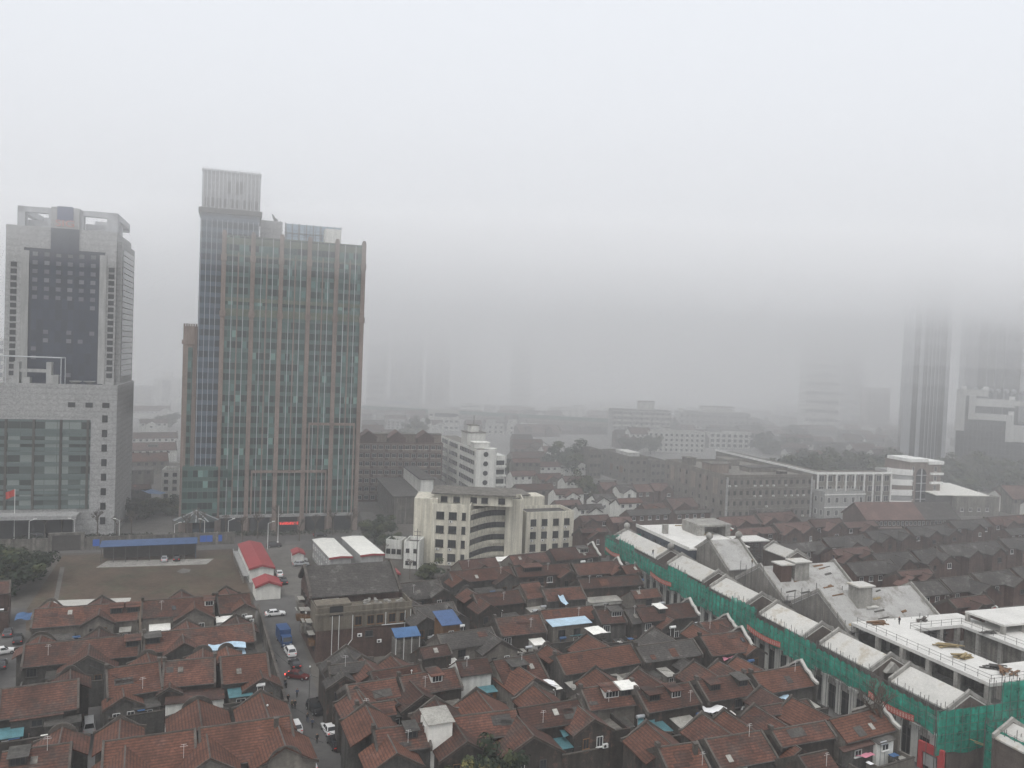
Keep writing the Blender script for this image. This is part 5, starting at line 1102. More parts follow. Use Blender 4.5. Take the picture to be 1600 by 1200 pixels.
# halls
HG = 'half built halls on the site'
t, L = site_house('stained concrete hall with ball finials on its gable, far part of the site', (1107, 844), (1150, 840), 16.5, 9, 8, R(20), 'site_wall', group=HG, gab=1, roof='hall_roof', drop=.62, nm='site_hall')
tB, LB = site_house('concrete hall with white roof and brick patched chimney block, middle of the site', (1187, 885), (1304, 878), 15.5, 9, 9, R(20), 'site_wall', group=HG, roof='hall_roof', drop=.6, nm='site_hall')
tC, LC = site_house('concrete hall with pale roof and a square concrete stair head, beside the slab', (1278, 925), (1421, 913), 15.5, 9.5, 8, R(20), 'site_wall', group=HG, roof='hall_roof', drop=.6, nm='site_hall')
for t, L, bs in ((tB, LB, ((.12, 3, 2.4, 'brick_red'), (.3, 4, 2.8, 'concrete'))), (tC, LC, ((.26, 3.6, 3.0, 'concrete'), (.36, 2.2, -1.5, 'cement_dark')))):
    for f, w_, dz, mt in bs: m = MB(); m.box(L*f, L*f+w_, -4.5, -1.5, 10, 15.5+dz-1.2); m.box(L*f-.4, L*f+w_+.4, -5, -1.2, 15.5+dz-1.2, 15.5+dz-.9, 1); m.build('stair_head', [mt, 'roof_white'], t)
    for i in range(4):
        for z in (2.5, 6.2): window(t, .0, -7.2+i*4.2, z, 1.2, 1.8, rz=R(-90), frame='concrete')
    m = MB(); rr = random.Random(int(L*10))
    for i in range(9):
        y = -9.4+i*2.2; m.tube((-1.0, y, 0), (-1.0, y, 11.5+rr.random()*2.5+(4.5-abs(y)*.5)), .07, n=5)
    for z in (2, 4.2, 6.4, 8.6): m.tube((-1, -9.6, z), (-1, 9, z), .05, n=5)
    for i in range(int(L/2.2)): m.tube((i*2.2, -10.2, 0), (i*2.2, -10.2, 11.3+rr.random()*1.6), .07, n=5)
    for z in (3, 5.5, 8, 10, 11.2): m.tube((-.8, -10.2, z), (L, -10.2, z), .05, n=5)
    for i in range(0, int(L/2.2), 2): m.box(i*2.2, i*2.2+3.6, -10.3, -9.3, 8.1, 8.18); m.box(i*2.2, i*2.2+2.6, -10.6, -9.7, 10.25, 10.33)
    m.build('scaffold_frame', 'steel', t)
    for i in range(9):
        u = rr.uniform(1.5, L-4); v = -rr.uniform(1, 8.5); a = rr.uniform(1.2, 3.5); b = rr.uniform(.12, .5); q = MB()
        q.hexa([(u, v, 15.53+.6*v), (u+a, v+.3, 15.53+.6*(v+.3)), (u+a, v+.3+b, 15.53+.6*(v+.3+b)), (u, v+b, 15.53+.6*(v+b))], (0, 0, .08)); q.build('plank', rr.choice(['wood', 'bamboo', 'coping', 'cement_dark']), t)
# flat roofed block, concrete box and steel frame at the far end
(ua0, va0), (ua1, va1) = loc(995, 821, 13), loc(1068, 858, 13); vd = loc(1072, 815, 13)[1]
t = thing('flat_block', 'flat white roofed block with a dark slate blue side wall, far end of the site', 'building', SS(ua0, va0), AS, HG); L = ua1-ua0; Wd = vd-va0
mat('slate_blue', (.05, .06, .075), .8, .3, .3, .2, 0)
m = MB(); m.box(0, L, 0, Wd, 0, 12.6); m.build('wall', 'slate_blue', t); m = MB(); m.box(-.2, L+.2, -.2, Wd+.2, 12.6, 13.0); m.box(-.2, L+.2, -.2, .1, 13, 13.5); m.build('roof', 'slab_white', t)
for k in range(9): m = MB(); m.box(L*(k+.3)/9, L*(k+.6)/9, -.06, 0, 8.6, 11.4); m.build('window', 'dark_glass', t)
m = MB(); m.box(L*.36, L*.40, 2.5, 4, 13, 15.6); m.build('vent_stack', 'concrete', t)
m = MB()
for k in range(7): m.box(2+k*2.2, 2.4+k*2.2, Wd-7+k % 3, Wd-2, 13, 13.25)
m.build('roof_timber', 'bamboo', t)
ub_, vb_ = loc(1086, 846, 12)
t = thing('concrete_box', 'raw concrete box with a wide opening behind the scaffolds', 'building', SS(ub_-2, vb_+2), R(18), HG)
m = MB(); m.box(0, 11, 0, 9, 0, 12.5); m.box(0, 11, 0, 9, 15.6, 16.2); m.box(0, 2.4, .3, 9, 12.5, 15.6); m.box(9.4, 11, .3, 9, 12.5, 15.6); m.box(2.4, 9.4, 5, 9, 12.5, 15.6); m.build('wall', 'concrete', t)
uf, vf_ = loc(1155, 846, 12.5)
t = thing('steel_frame', 'brown steel post frame with a white deck on top, far part of the site', 'scaffolding', SS(uf, vf_), R(18), HG)
m = MB()
for i in range(5):
    for j in range(3): m.tube((i*2.4, j*3, 0), (i*2.4, j*3, 12.2), .13, n=5, mi=0)
for z in (5, 7.5, 10, 12):
    for j in range(3): m.tube((0, j*3, z), (9.6, j*3, z), .1, n=5)
    for i in range(5): m.tube((i*2.4, 0, z), (i*2.4, 6, z), .1, n=5)
m.build('frame', 'steel', t); m = MB(); m.box(-.4, 10, -.4, 6.4, 12.3, 12.6); m.build('deck', 'slab_white', t)
for i, (px, py, lab) in enumerate(((1212, 878, 'tangle of scaffold poles and white boards right of the steel post frame'), (1168, 872, 'tangle of scaffold poles and grey boards below the steel post frame'))):
    t = thing('scaffold', lab, 'scaffolding', P(px, py, 4), R(18), 'open pole scaffolds'); m = MB(); rr = random.Random(40+i)
    for a in range(7):
        for b in range(3): m.tube((a*1.7, b*2.2, 0), (a*1.7+rr.uniform(-.2, .2), b*2.2, 8.5+rr.random()*3.5), .06, n=5)
    for z in (3, 5, 7, 9):
        for b in range(3): m.tube((-.5, b*2.2, z+rr.uniform(-.2, .2)), (10.8, b*2.2, z+rr.uniform(-.2, .2)), .05, n=5)
    m.build('scaffold_frame', 'steel', t); m = MB()
    for a in range(6): u = rr.uniform(0, 8); v = rr.uniform(-.5, 4); z = rr.choice([5.1, 7.1, 9.1]); m.box(u, u+rr.uniform(1.5, 3), v, v+.9, z, z+.12)
    m.build('board', 'slab_white' if i == 0 else 'concrete', t)
u8, v8 = loc(1225, 866, 8); site_house('white humped roof with a green net scrap, far edge of the site', (1208, 848), (1250, 862), 13, 3, 4, group=HG)
# painted gable walls
for nm_, pts, gy, lab in (('gable_wall', [(1093, 833), (1112, 814), (1130, 821), (1148, 829), (1158, 842)], 858, 'red painted end wall with a white edged stepped top behind the site'),
                          ('gable_wall', [(1527, 957), (1555, 948), (1569, 961), (1602, 971), (1640, 978)], 996, 'orange red painted end wall with a white edged stepped top by the slab')):
    x0, y0 = P(pts[0][0], gy); A = R(-52); ps = []
    for px, py in pts:
        l = lenat(x0, y0, 8, A, px); ps.append((l, zat(x0+l*math.cos(A), y0+l*math.sin(A), py)))
    t = thing(nm_, lab, 'wall', (x0, y0), A, 'painted end walls'); m = MB(); m.prism([(0, 0), (ps[-1][0], 0)]+ps[::-1], 'v', 0, .35); m.build('wall', 'paint_red', t); m = MB(); outline_cop(m, [(a, z+.22) for a, z in ps], .5, .1, 'v', .17); m.build('coping', 'white_paint', t)
# open slab on columns
ZS = 12.0; sx, sy = P(1330, 972, ZS); A18_ = R(19.5); SWd, SLd = 46.0, 32.0
t = thing('concrete_slab', 'raw white concrete deck on columns with a courtyard opening in it', 'building frame', (sx, sy), A18_)
def TS(u, v): return (sx+u*math.cos(A18_)-v*math.sin(A18_), sy+u*math.sin(A18_)+v*math.cos(A18_))
m = MB(); hx0, hx1, hy0, hy1 = 9.5, 22.0, -25.5, -6.5
m.box(0, 28, hy1, 0, ZS-.6, ZS); m.box(0, hx0, hy0, hy1, ZS-.6, ZS); m.box(hx1, 36, hy0, hy1, ZS-.6, ZS); m.box(0, SWd, -SLd, hy0, ZS-.6, ZS)
m.build('deck', 'slab_white', t)
for k in range(6):
    for u in (.5, 8.7): m = MB(); v = -.8-(SLd-1.6)*k/5; m.box(u-.4, u+.4, v-.4, v+.4, 0, ZS-.6); m.build('column', 'concrete', t)
for u in (12, 17, 21.5):
    for v in (-6, -26.2): m = MB(); m.box(u-.4, u+.4, v-.4, v+.4, 0, ZS-.6); m.build('column', 'concrete', t)
for v in (-10, -15, -20): m = MB(); m.box(22.4, 23.2, v-.4, v+.4, 0, ZS-.6); m.build('column', 'concrete', t)
m = MB(); m.box(.2, 9.2, -SLd+.3, -.3, 5.6, 6.0); m.box(9.2, 40, -6, -.3, 5.6, 6.0); m.box(22.5, 40, -SLd, -6, 5.6, 6); m.build('lower_floor', 'concrete', t)
m = MB(); m.box(8.9, 9.2, -25, -6.5, 6, 8.5); m.box(23, 23.3, -25, -6.6, 6, ZS-.7); m.box(9.3, 23, -6.3, -6.1, 0, 5.5); m.build('inner_wall', 'cement', t)
def rail(nm, pts, z, lab):
    r = thing('guard_rail', lab, 'railing', (0, 0, 0), 0, 'guard rails on the slab'); m = MB()
    for (a, b), (c, d) in zip(pts, pts[1:]):
        l = math.hypot(c-a, d-b); n = max(1, int(l/2.4))
        for k in range(n+1): f = k/n; m.tube((a+(c-a)*f, b+(d-b)*f, z), (a+(c-a)*f, b+(d-b)*f, z+1.25), .045, n=5)
        for h in (.6, 1.15): m.tube((a, b, z+h), (c, d, z+h), .035, n=5)
    m.build('rails', 'steel', r)
rail('', [TS(.6, -1), TS(.6, -SLd+.4), TS(SWd-8, -SLd+.4)], ZS, 'thin pole guard rail along the outer edge of the white slab')
rail('', [TS(hx0-.4, hy0-.4), TS(hx0-.4, hy1+.4), TS(hx1+.4, hy1+.4), TS(hx1+.4, hy0-.4)], ZS, 'thin pole guard rail round the courtyard opening in the slab')
m = MB(); (xa, ya) = TS(28, -3)
t = thing('flat_block', 'white flat roofed block on posts at the right edge beyond the slab', 'building', TS(25, -13.5), A18_, HG); m = MB(); m.box(0, 20, 0, 9, 13.6, 14.0); m.build('roof', 'slab_white', t)
for u in (.4, 6, 12): 
    for v in (.4, 8.6): m = MB(); m.box(u-.35, u+.35, v-.35, v+.35, 0, 13.6); m.build('column', 'concrete', t)
# stacks of material on the slab
for k, (px, py, lab, mt, n, sz) in enumerate(((1482, 1012, 'pale loose planks heaped beside the courtyard opening', 'bamboo', 9, 3), (1505, 1028, 'heap of yellow planks at the slab edge nearest the netting', 'bamboo', 10, 3), (1572, 1051, 'stack of brown boards near the right edge of the slab', 'wood', 10, 3.4), (1552, 1044, 'dark stack of pallets next to the brown boards', 'cement_dark', 8, 3), (1545, 990, 'scattered dark rubbish on the far right of the slab', 'cement_dark', 8, 2.4), (1440, 970, 'scattered brown offcuts at the far edge of the slab', 'coping', 8, 2.2), (1372, 975, 'long thin planks by the lone worker on the slab', 'wood', 6, 4))):
    x, y = P(px, py, ZS); rr = random.Random(60+k); m = MB()
    for i in range(n):
        a = rr.uniform(-.5, .5)+(k % 3)*.5; l = sz*rr.uniform(.6, 1.1); cx_, cy_ = rr.uniform(-1.2, 1.2), rr.uniform(-.7, .7); z = .02+.16*(i//2)+.002*i
        d = Vector((math.cos(a), math.sin(a), 0))*l/2; nrm = Vector((-math.sin(a), math.cos(a), 0))*.22; c_ = Vector((cx_, cy_, z))
        m.hexa([c_-d-nrm, c_+d-nrm, c_+d+nrm, c_-d+nrm], (0, 0, .12))
    tag(m.build('timber_pile', mt, None, (x, y, ZS)), lab, 'timber', 'loose material on the slab')
# corrugated cabin and gateway at the near end of the lane
x, y = P(1512, 1198); h = zat(x, y, 1170); W = lenat(x, y, h, A18_, 1543)
t = thing('site_cabin', 'grey brick cabin with a bare white flat roof below the netting corner', 'cabin', (x, y), A18_); m = MB(); m.box(0, W, 0, 9, 0, h); m.build('wall', 'grey_paint', t); m = MB(); m.box(-.2, W+.2, -.2, 9.2, h, h+.2); m.build('roof', 'slab_white', t)
x, y = P(1433, 1188, 1); h = zat(x, y, 1156); A = R(-62); W = lenat(x, y, h, A, 1474)
t = thing('gateway', 'dark red gateway frame over the lane mouth at the bottom right', 'gate', (x, y), A); m = MB(); m.box(0, W, 0, .5, h-1.4, h); m.box(0, .7, 0, .5, 0, h-1.4); m.box(W-.9, W, 0, .5, 0, h-1.4); m.build('frame', 'cloth_red', t); m = MB(); m.box(.9, W-1.2, .15, .3, .8, h-1.6); m.build('panel', 'grey_paint', t)
# cables sweeping over the lane
for k, (a, b, za, zb) in enumerate((((1318, 1037), (1590, 1180), 9.5, 6.0), ((1330, 1043), (1560, 1172), 9.0, 5.0))):
    (xa, ya), (xb, yb) = P(*a, za), P(*b, zb); m = MB(); pr0 = None
    for i in range(15):
        f = i/14; p = (xa+(xb-xa)*f, ya+(yb-ya)*f, za+(zb-za)*f-3.0*math.sin(math.pi*f)*.7)
        if pr0: m.tube(pr0, p, .07, n=5)
        pr0 = p
    tag(m.build('cable', 'bamboo'), ['upper of two yellowish cables sagging over the lane by the netting', 'lower of two yellowish cables sagging over the lane by the netting'][k], 'cable', 'lane cables')
# ================================================================ vacant lot, road, street and its traffic
def pxs(name, pts, z, mt): return sheet(name, [P(px, py) for px, py in pts], z, mt)
pxs('lane', [(395, 930), (460, 930), (472, 1000), (496, 1085), (545, 1210), (440, 1210), (425, 1100)], .012, 'asphalt')
pxs('lawn', [(20, 985), (98, 868), (362, 858), (396, 935), (380, 985)], .010, 'lawn')
pxs('road', [(-60, 868), (-60, 846), (330, 838), (640, 834), (660, 846), (560, 858), (300, 860)], .008, 'asphalt')
pxs('plaza', [(-60, 846.5), (-60, 815), (200, 812), (232, 800), (265, 800), (270, 836), (120, 842)], .006, 'pave')
pxs('side_road', [(225, 845), (228, 770), (262, 770), (272, 842)], .011, 'pave')
pxs('side_lane', [(575, 850), (562, 800), (582, 800), (640, 850)], .011, 'pave')
pxs('yard', [(366, 860), (470, 850), (490, 940), (396, 932)], .010, 'pave')
pxs('concrete_pad', [(150, 887), (168, 876), (334, 873), (322, 882)], .016, 'concrete')
pxs('path', [(94, 886), (101, 886), (90, 942), (83, 942)], .016, 'pave')
pxs('concrete_pad', [(62, 948), (90, 938), (205, 934), (200, 946), (64, 962)], .017, 'concrete_white')
pxs('left_lane', [(-30, 1070), (8, 985), (18, 950), (42, 950), (40, 990), (30, 1060), (20, 1100), (-40, 1100)], .012, 'asphalt')
pxs('site_lane', [(935, 870), (950, 868), (1455, 1185), (1600, 1300), (1540, 1320), (1380, 1185)], .012, 'asphalt')
pxs('alley', [(128, 1210), (130, 1060), (155, 1060), (158, 1210)], .012, 'asphalt')
# lot wall, gate and long blue canopy
xw, yw = P(-40, 866); A = R(20.5); Lw = lenat(xw, yw, 0, A, 366)
t = thing('boundary_wall', 'long stained concrete wall between the brown lot and the road', 'wall', (xw, yw), A)
ug0, ug1 = lenat(xw, yw, 0, A, 81), lenat(xw, yw, 0, A, 126)
m = MB()
for a, b in ((0, ug0), (ug1, Lw)): m.box(a, b, 0, .35, 0, 3.6); m.box(a, b, -.08, .43, 3.6, 3.8)
m.box(ug0-1, ug0-.001, -.4, .8, 0, 5.2); m.box(ug1+.001, ug1+1, -.4, .8, 0, 5.2); m.box(ug0-1, ug1+1, -.3, .6, 4.6, 5.3); m.build('wall', 'cement', t)
k = 2.0
while k < Lw-1:
    if not ug0-1.5 < k < ug1+1: m = MB(); m.box(k, k+.7, -.25, 0, 0, 4.1); m.build('pier', 'cement', t)
    k += 6.3
m = MB(); m.box(ug0, ug1, .1, .2, 0, 4.5); m.build('gate', 'frame_dark', t)
for px in (150, 317, 327, 342):
    u = lenat(xw, yw, 0, A, px); m = MB(); m.box(u-.9, u+.9, -.1, 0, 1.0, 3.0); m.build('notice_board', 'road_sign', t)
x, y = P(158, 879); h = 4.4; W = lenat(x, y, 0, A, 306)
t = thing('open_shed', 'long open shed with a blue sheet roof at the back of the vacant lot', 'shed', (x, y), A)
m = MB(); m.hexa([(-.5, -.6, h), (W+.3, -.6, h), (W+.3, 5.4, h+.5), (-.5, 5.4, h+.5)], (0, 0, .15)); m.build('roof', 'paint_blue', t)
m = MB(); m.box(0, W, 5.0, 5.15, 0, h); m.build('back_wall', 'frame_dark', t)
m = MB(); m.box(W-.15, W+.05, 0, 5.0, 0, h); m.build('side_wall', 'paint_blue', t)
for k in range(9): m = MB(); m.box(W*k/8-.08, W*k/8+.08, -.3, -.14, 0, h+.02); m.build('post', 'steel', t)
tag(struct(pxs('bare_patch', [(276, 893), (286, 888), (298, 890), (296, 894), (284, 896)], .02, 'concrete')), '', '') if False else pxs('bare_patch', [(276, 893), (286, 888), (298, 890), (296, 894), (284, 896)], .02, 'pave')
# prefab sheds
def pshed(label, cx, gy, yt, pr, pl, roof, wall, rise=.9, ang=21, nm='prefab_shed', win=0, D0=0, trim='shed_red', group='prefab sheds round the yard'):
    x, y = P(cx, gy); A = R(ang); h = zat(x, y, yt); W = lenat(x, y, h, A, pr); D = D0 or lenL(x, y, h, A+math.pi/2, pl)
    t = thing(nm, label, 'shed', (x, y), A, group)
    m = MB(); m.prism([(.3, 0), (W-.3, 0), (W-.3, h), (W/2, h+rise), (.3, h)], 'v', .3, D-.3); m.build('wall', wall, t)
    m = MB(); m.hexa([(0, -.1, h), (W/2, -.1, h+rise), (W/2, D, h+rise), (0, D, h)], (0, 0, .12)); m.hexa([(W/2+.001, -.1, h+rise), (W, -.1, h), (W, D, h), (W/2+.001, D, h+rise)], (0, 0, .12)); m.build('roof', roof, t)
    m = MB(); m.hexa([(-.05, -.2, h-.45), (W/2, -.2, h+rise-.45), (W/2, -.2, h+rise+.1), (-.05, -.2, h+.1)], (0, .1, 0)); m.hexa([(W/2, -.2, h+rise-.45), (W+.05, -.2, h-.45), (W+.05, -.2, h+.1), (W/2, -.2, h+rise+.1)], (0, .1, 0)); m.build('fascia', trim, t)
    for k in range(win):
        for z in ([h*.15, h*.6] if h > 4.6 else [h*.35]): window(t, .27, D*(k+.5)/win, z, 1.2, 1.0, rz=R(-90), frame='frame_white', sill=False)
    return t, W, D, h
t, W, D, h = pshed('long two storey prefab shed with a bright red roof beside the vacant lot', 388, 911, 889, 430, 363, 'shed_red', 'white_paint', win=11, D0=29, ang=24)
m = MB(); m.box(-1.3, .25, .5, D-.5, h*.47, h*.5)
for k in range(12): m.box(-1.3, -1.22, D*k/12+.5, D*k/12+.58, 0, h*.8)
m.box(-1.3, -1.22, .5, D-.5, h*.62, h*.66); m.build('gallery', 'grey_paint', t)
t, W, D, h = pshed('small red roofed prefab with a white front before the long red shed', 398, 939, 917, 441, 388, 'shed_red', 'metal_white', rise=1.2, D0=7, ang=24)
pshed('white roofed prefab shed with red trim, left of the two', 513, 905, 872, 551, 479, 'metal_white', 'grey_paint', rise=.25, win=8, D0=23, ang=25)
pshed('white roofed prefab shed with red trim, right of the two', 562, 902, 868, 601, 528, 'metal_white', 'grey_paint', rise=.25, D0=23, ang=25)
pshed('little red tiled guard hut at the yard entrance', 456, 882, 866, 477, 451, 'shed_red', 'white_paint', rise=.8, win=1, D0=5)
pshed('red awning stall wedged behind the brick corner block', 608, 908, 897, 626, 603, 'shed_red', 'cement_dark', rise=.5, D0=5)
# small white houses left of the cream building
t, W, D, h = blk('whitewashed two storey house by the pylon at the cream building foot', 630, 888, 850, 655, None, ang=-6, nf=2, nc=2, nl=0, wall='white_paint', dep=7, ww=1, wh=1.2, nm='house', cat='house', group='small white houses'); ac(t, 2, -.02, 1.5)
blk('low white house with a tin roof beside the whitewashed house', 602, 872, 847, 628, ang=-8, nf=1, nc=3, wall='white_paint', dep=5, nm='house', cat='house', roof='metal_roof', group='small white houses')
# ---- brick corner block
zt_ = 11.0; x, y = P(495, 951, zt_); A = R(23); W = lenat(x, y, zt_, A, 643)
t = thing('brick_corner_block', 'tall brick corner block with dark tiled roof and rendered terrace above the street', 'building', (x, y), A)
def zb_(u, v, py): return zat(x+u*math.cos(A)-v*math.sin(A), y+u*math.sin(A)+v*math.cos(A), py)
v1 = 6.5; ze = zb_(0, v1, 930); vr = 14.5; zr_ = zb_(0, vr, 886); vb = 20.0
mat('render_tan', (.155, .135, .105), .9, .25, .4, .35, .05)
m = MB(); m.box(0, W, 0, v1, 0, 6.4); m.box(0, W*.985, v1, vb, 0, ze-.3); m.prism([(v1, ze-.3), (vb, ze-.3), (vr, zr_-.3)], 'u', .1, W*.94); m.build('wall', 'brick_red', t)
m = MB(); m.box(-.12, W+.12, -.14, v1, 6.4, 9.9); m.box(-.12, W+.12, -.14, .15, 9.9, 11.0); m.box(-.12, .15, .15, v1, 9.9, 11.0); m.box(W-.15, W+.12, .15, v1, 9.9, 11); m.box(-.3, W+.3, -.35, .1, 9.5, 9.9); m.box(0, W*.36, .1, 4.2, 11.0, 11.5); m.build('rendered_storey', 'render_tan', t)
m = MB(); m.hexa([(-.4, v1-.9, ze-.45), (W*.95, v1-.9, ze-.45), (W*.95, vr, zr_), (-.4, vr, zr_)], (0, 0, .22)); m.hexa([(-.4, vr+.001, zr_), (W*.95, vr+.001, zr_), (W*.95, vb+.6, ze-.2), (-.4, vb+.6, ze-.2)], (0, 0, .22)); m.build('roof', 'tile_grey', t)
for u in (-.35, W*.95+.05):
    m = MB(); outline_cop(m, [(v1-1.2, ze-.2), (v1+1, ze+1.0), (vr, zr_+.3), (vb+.8, ze+.2)], .55, .4, 'u', u); m.build('gable_coping', 'coping', t)
m = MB(); m.box(W*.13, W*.27, -.18, -.1, 9.2, 11.2); m.build('terrace_opening', 'dark', t)
window(t, W*.2, v1-.02, ze-2.0, 3.4, 1.0, nx=5, frame='frame_white', sill=False)
for k, f in enumerate((.43, .56, .66, .79, .91)): window(t, W*f, -.16, 7.0, 1.3, 1.8, frame='wood')
for f, z in ((.45, 4.6), (.66, 3.0)): ac(t, W*f, -.02, z)
window(t, W*.55, -.02, 4.4, 1.6, 1.2, frame='frame_dark')
m = MB()
for f, z0, z1 in ((.16, 0, 9.3), (.23, 0, 9.3), (.37, 4.2, 9.2), (.72, 6.6, 9.2), (.93, 4, 9.2), (.99, 3, 9.4)): m.tube((W*f, -.3, z0), (W*f, -.3, z1), .07, n=6)
m.tube((W*.37, -.3, 4.2), (W*.2, -.3, 0), .07, n=6); m.tube((W*.68, -.3, 6.6), (W, -.3, 6.6), .09, n=6); m.build('drainpipe', 'frame_white', t)
m = MB(); rr = random.Random(8)
for k in range(14): u = W*(.5+.45*rr.random()); v = 1.2+4.5*rr.random(); m.box(u, u+.4+rr.random()*.6, v, v+.5, 9.9, 10.2+rr.random()*.5)
m.build('terrace_clutter', 'concrete', t)
for k in range(7):
    v = 2+k*2.7
    for z in (2.2, 5.6, 8.4):
        if v < v1 and z > 6: continue
        window(t, -.02, v, z, 1.2, 1.6, rz=R(-90), frame='frame_dark')
    m = MB(); z = 3.2+(k % 3)*1.6; m.box(-1.1-.3*(k % 2), -.02, v-1.1, v+1.1, z, z+1.0+.5*(k % 2)); m.box(-1.3, -.02, v-1.3, v+1.3, z+2.3, z+2.4, 1); m.build('balcony', ['cement' if k % 2 else 'wood', 'metal_roof'], t)
    if k % 2: ac(t, -.02, v+1.4, 6.2, R(-90))
t2_ = thing('rooftop_box', 'tall brown boarded box with a bright blue sheet roof among the grey roofs', 'shed', P(690, 1028, 3), R(24)); m = MB(); m.box(0, 3.6, 0, 5, 0, 9.6); m.build('wall', 'wood', t2_); m = MB(); m.hexa([(-.4, -.6, 9.5), (3.9, -.6, 9.5), (3.9, 5.4, 10.6), (-.4, 5.4, 10.6)], (0, 0, .12)); m.build('roof', 'paint_blue', t2_); window(t2_, 1.8, -.02, 7, 1, 1.2)
t2_ = thing('rooftop_canopy', 'small steel blue canopy at the right foot of the brick corner block', 'canopy', P(617, 1022, 3.5), R(23)); m = MB(); m.hexa([(0, 0, 6.6), (5.2, 0, 6.6), (5.2, 3.2, 7.5), (0, 3.2, 7.5)], (0, 0, .1)); m.build('roof', 'tarp_blue', t2_)
for u in (.2, 1.8, 3.4, 5): m = MB(); m.tube((u, .15, 0), (u, .15, 6.6), .08); m.build('post', 'frame_white', t2_)
m = MB(); m.box(.1, 5.1, .3, 3.1, 0, 6.0); m.build('base', 'cement', t2_)
t2_ = thing('flat_house', 'brown walled house under a long pale blue flat sheet roof', 'house', P(862, 1036, 0), R(24)); m = MB(); m.box(0, 8.4, 0, 4.5, 0, 7.6); m.build('wall', 'brick_grey', t2_); m = MB(); m.hexa([(-.4, -.5, 7.65), (8.9, -.5, 7.65), (8.9, 4.8, 8.3), (-.4, 4.8, 8.3)], (0, 0, .12)); m.build('roof', 'tarp_pale', t2_)
for u in (2.0, 5.6): window(t2_, u, -.02, 5.2, 1.5, 1.5, frame='frame_dark')
t2_ = thing('rooftop_cabin', 'white sided cabin with a cream slatted roof above the picture foot', 'cabin', P(668, 1180, 6), R(24)); m = MB(); m.box(0, 3.6, 0, 3.6, 0, 10.3); m.build('wall', 'metal_white', t2_); m = MB(); m.hexa([(-.2, -.3, 10.3), (3.9, -.3, 10.3), (3.9, 3.9, 11), (-.2, 3.9, 11)], (0, 0, .12)); m.build('roof', 'metal_roof', t2_); window(t2_, -.02, 1.8, 8.2, .9, 1.4, rz=R(-90))
t2_ = thing('flat_house', 'low house with a flat grey parapet roof at the picture foot', 'house', P(902, 1215, 0), R(24)); m = MB(); m.box(0, 9, 0, 12, 0, 5.4); m.box(0, 9, 0, .3, 5.4, 6.2); m.box(0, .3, .3, 12, 5.4, 6.2); m.box(8.7, 9, .3, 12, 5.4, 6.2); m.box(.3, 8.7, 11.7, 12, 5.4, 6.2); m.build('wall', 'brick_dark', t2_); m = MB(); m.box(.3, 8.7, .3, 11.7, 5.4, 5.45); m.build('roof', 'cement', t2_)
# loose sheets
def sheetobj(nm, label, px, py, z, w, d, mt, rz, cat, sag=.2, seed=0):
    x, y = P(px, py, z); rr = random.Random(seed); m = MB(); n = 7
    for j in range(n):
        for i in range(n): m.v.append((w*(i/(n-1)-.5), d*(j/(n-1)-.5), sag*math.sin(i*1.3+seed)*math.cos(j*1.1)+rr.uniform(-.04, .04)-.35*(j-n+1)/(n-1)*-1))
    for j in range(n-1):
        for i in range(n-1): k = j*n+i; m.f.append((k, k+1, k+n+1, k+n)); m.m.append(0)
    tag(m.build(nm, mt, None, (x, y, z), rz, smooth=True), label, cat, 'loose sheets and washing')
sheetobj('tarpaulin', 'pale blue sheet hung like a scarf down a red roof in the second row', 880, 936, 8.4, 1.3, 5.5, 'tarp_pale', R(10), 'tarpaulin', seed=1)
sheetobj('tarpaulin', 'crumpled white sheet on the dark yard between two red gables mid block', 846, 1068, 6.6, 5.0, 2.2, 'cloth_white', R(24), 'tarpaulin', seed=2)
sheetobj('tarpaulin', 'crumpled pale blue tarpaulin at the street end of the left terraces', 355, 1007, 7.4, 6.5, 2.2, 'tarp_pale', R(24), 'tarpaulin', seed=3)
sheetobj('tarpaulin', 'small sky blue tarpaulin on the left terrace, second row', 92, 1030, 6.6, 3.2, 1.8, 'tarp_blue', R(24), 'tarpaulin', seed=4)
sheetobj('tarpaulin', 'teal tarpaulin with a torn white edge above the picture foot', 895, 1137, 6.6, 4.6, 3, 'tarp_teal', R(24), 'tarpaulin', seed=5)
sheetobj('washing', 'pink cloth drying on a street side roof', 577, 1088, 7.5, 1.5, 1.2, 'cloth_pink', R(24), 'washing', seed=6)
sheetobj('awning', 'pink sunshade in the washing yard at the bottom right', 1345, 1172, 5.5, 3.2, 2.6, 'cloth_pink', R(10), 'awning', seed=7)
sheetobj('awning', 'small light blue sunshade left of the pink one at the bottom right', 1327, 1172, 5.2, 2, 1.6, 'tarp_pale', R(24), 'awning', seed=8)
sheetobj('tarpaulin', 'white boards laid over a yard between red roofs right of centre', 1117, 1106, 6.2, 4, 1.6, 'cloth_white', R(5), 'tarpaulin', seed=9)
sheetobj('tarpaulin', 'green and white torn awning between red roofs right of centre', 1010, 1125, 6.0, 2.6, 2.2, 'tarp_teal', R(-10), 'awning', seed=10)
sheetobj('washing', 'pink and white washing under the wavy gabled red roof', 1140, 1025, 6.4, 3.5, 1.2, 'cloth_pink', R(24), 'washing', seed=11)
sheetobj('tarpaulin', 'deep blue tarpaulin roof by the parked cars at the left edge', 40, 961, 5, 3.6, 3.6, 'tarp_blue', R(24), 'tarpaulin', seed=12)
sheetobj('tarpaulin', 'white flat sheet roof in front of the cream building foot', 788, 872, 7.5, 6, 3.6, 'metal_white', R(24), 'tarpaulin', sag=.05, seed=13)
sheetobj('tarpaulin', 'blue tarpaulin wall between the two office towers', 241, 768, 6, 5, 9, 'tarp_blue', R(60), 'tarpaulin', seed=14)
sheetobj('tarpaulin', 'small blue tarpaulin among red roofs right of the cream building', 918, 793, 7, 6, 3, 'tarp_blue', R(20), 'tarpaulin', seed=15)
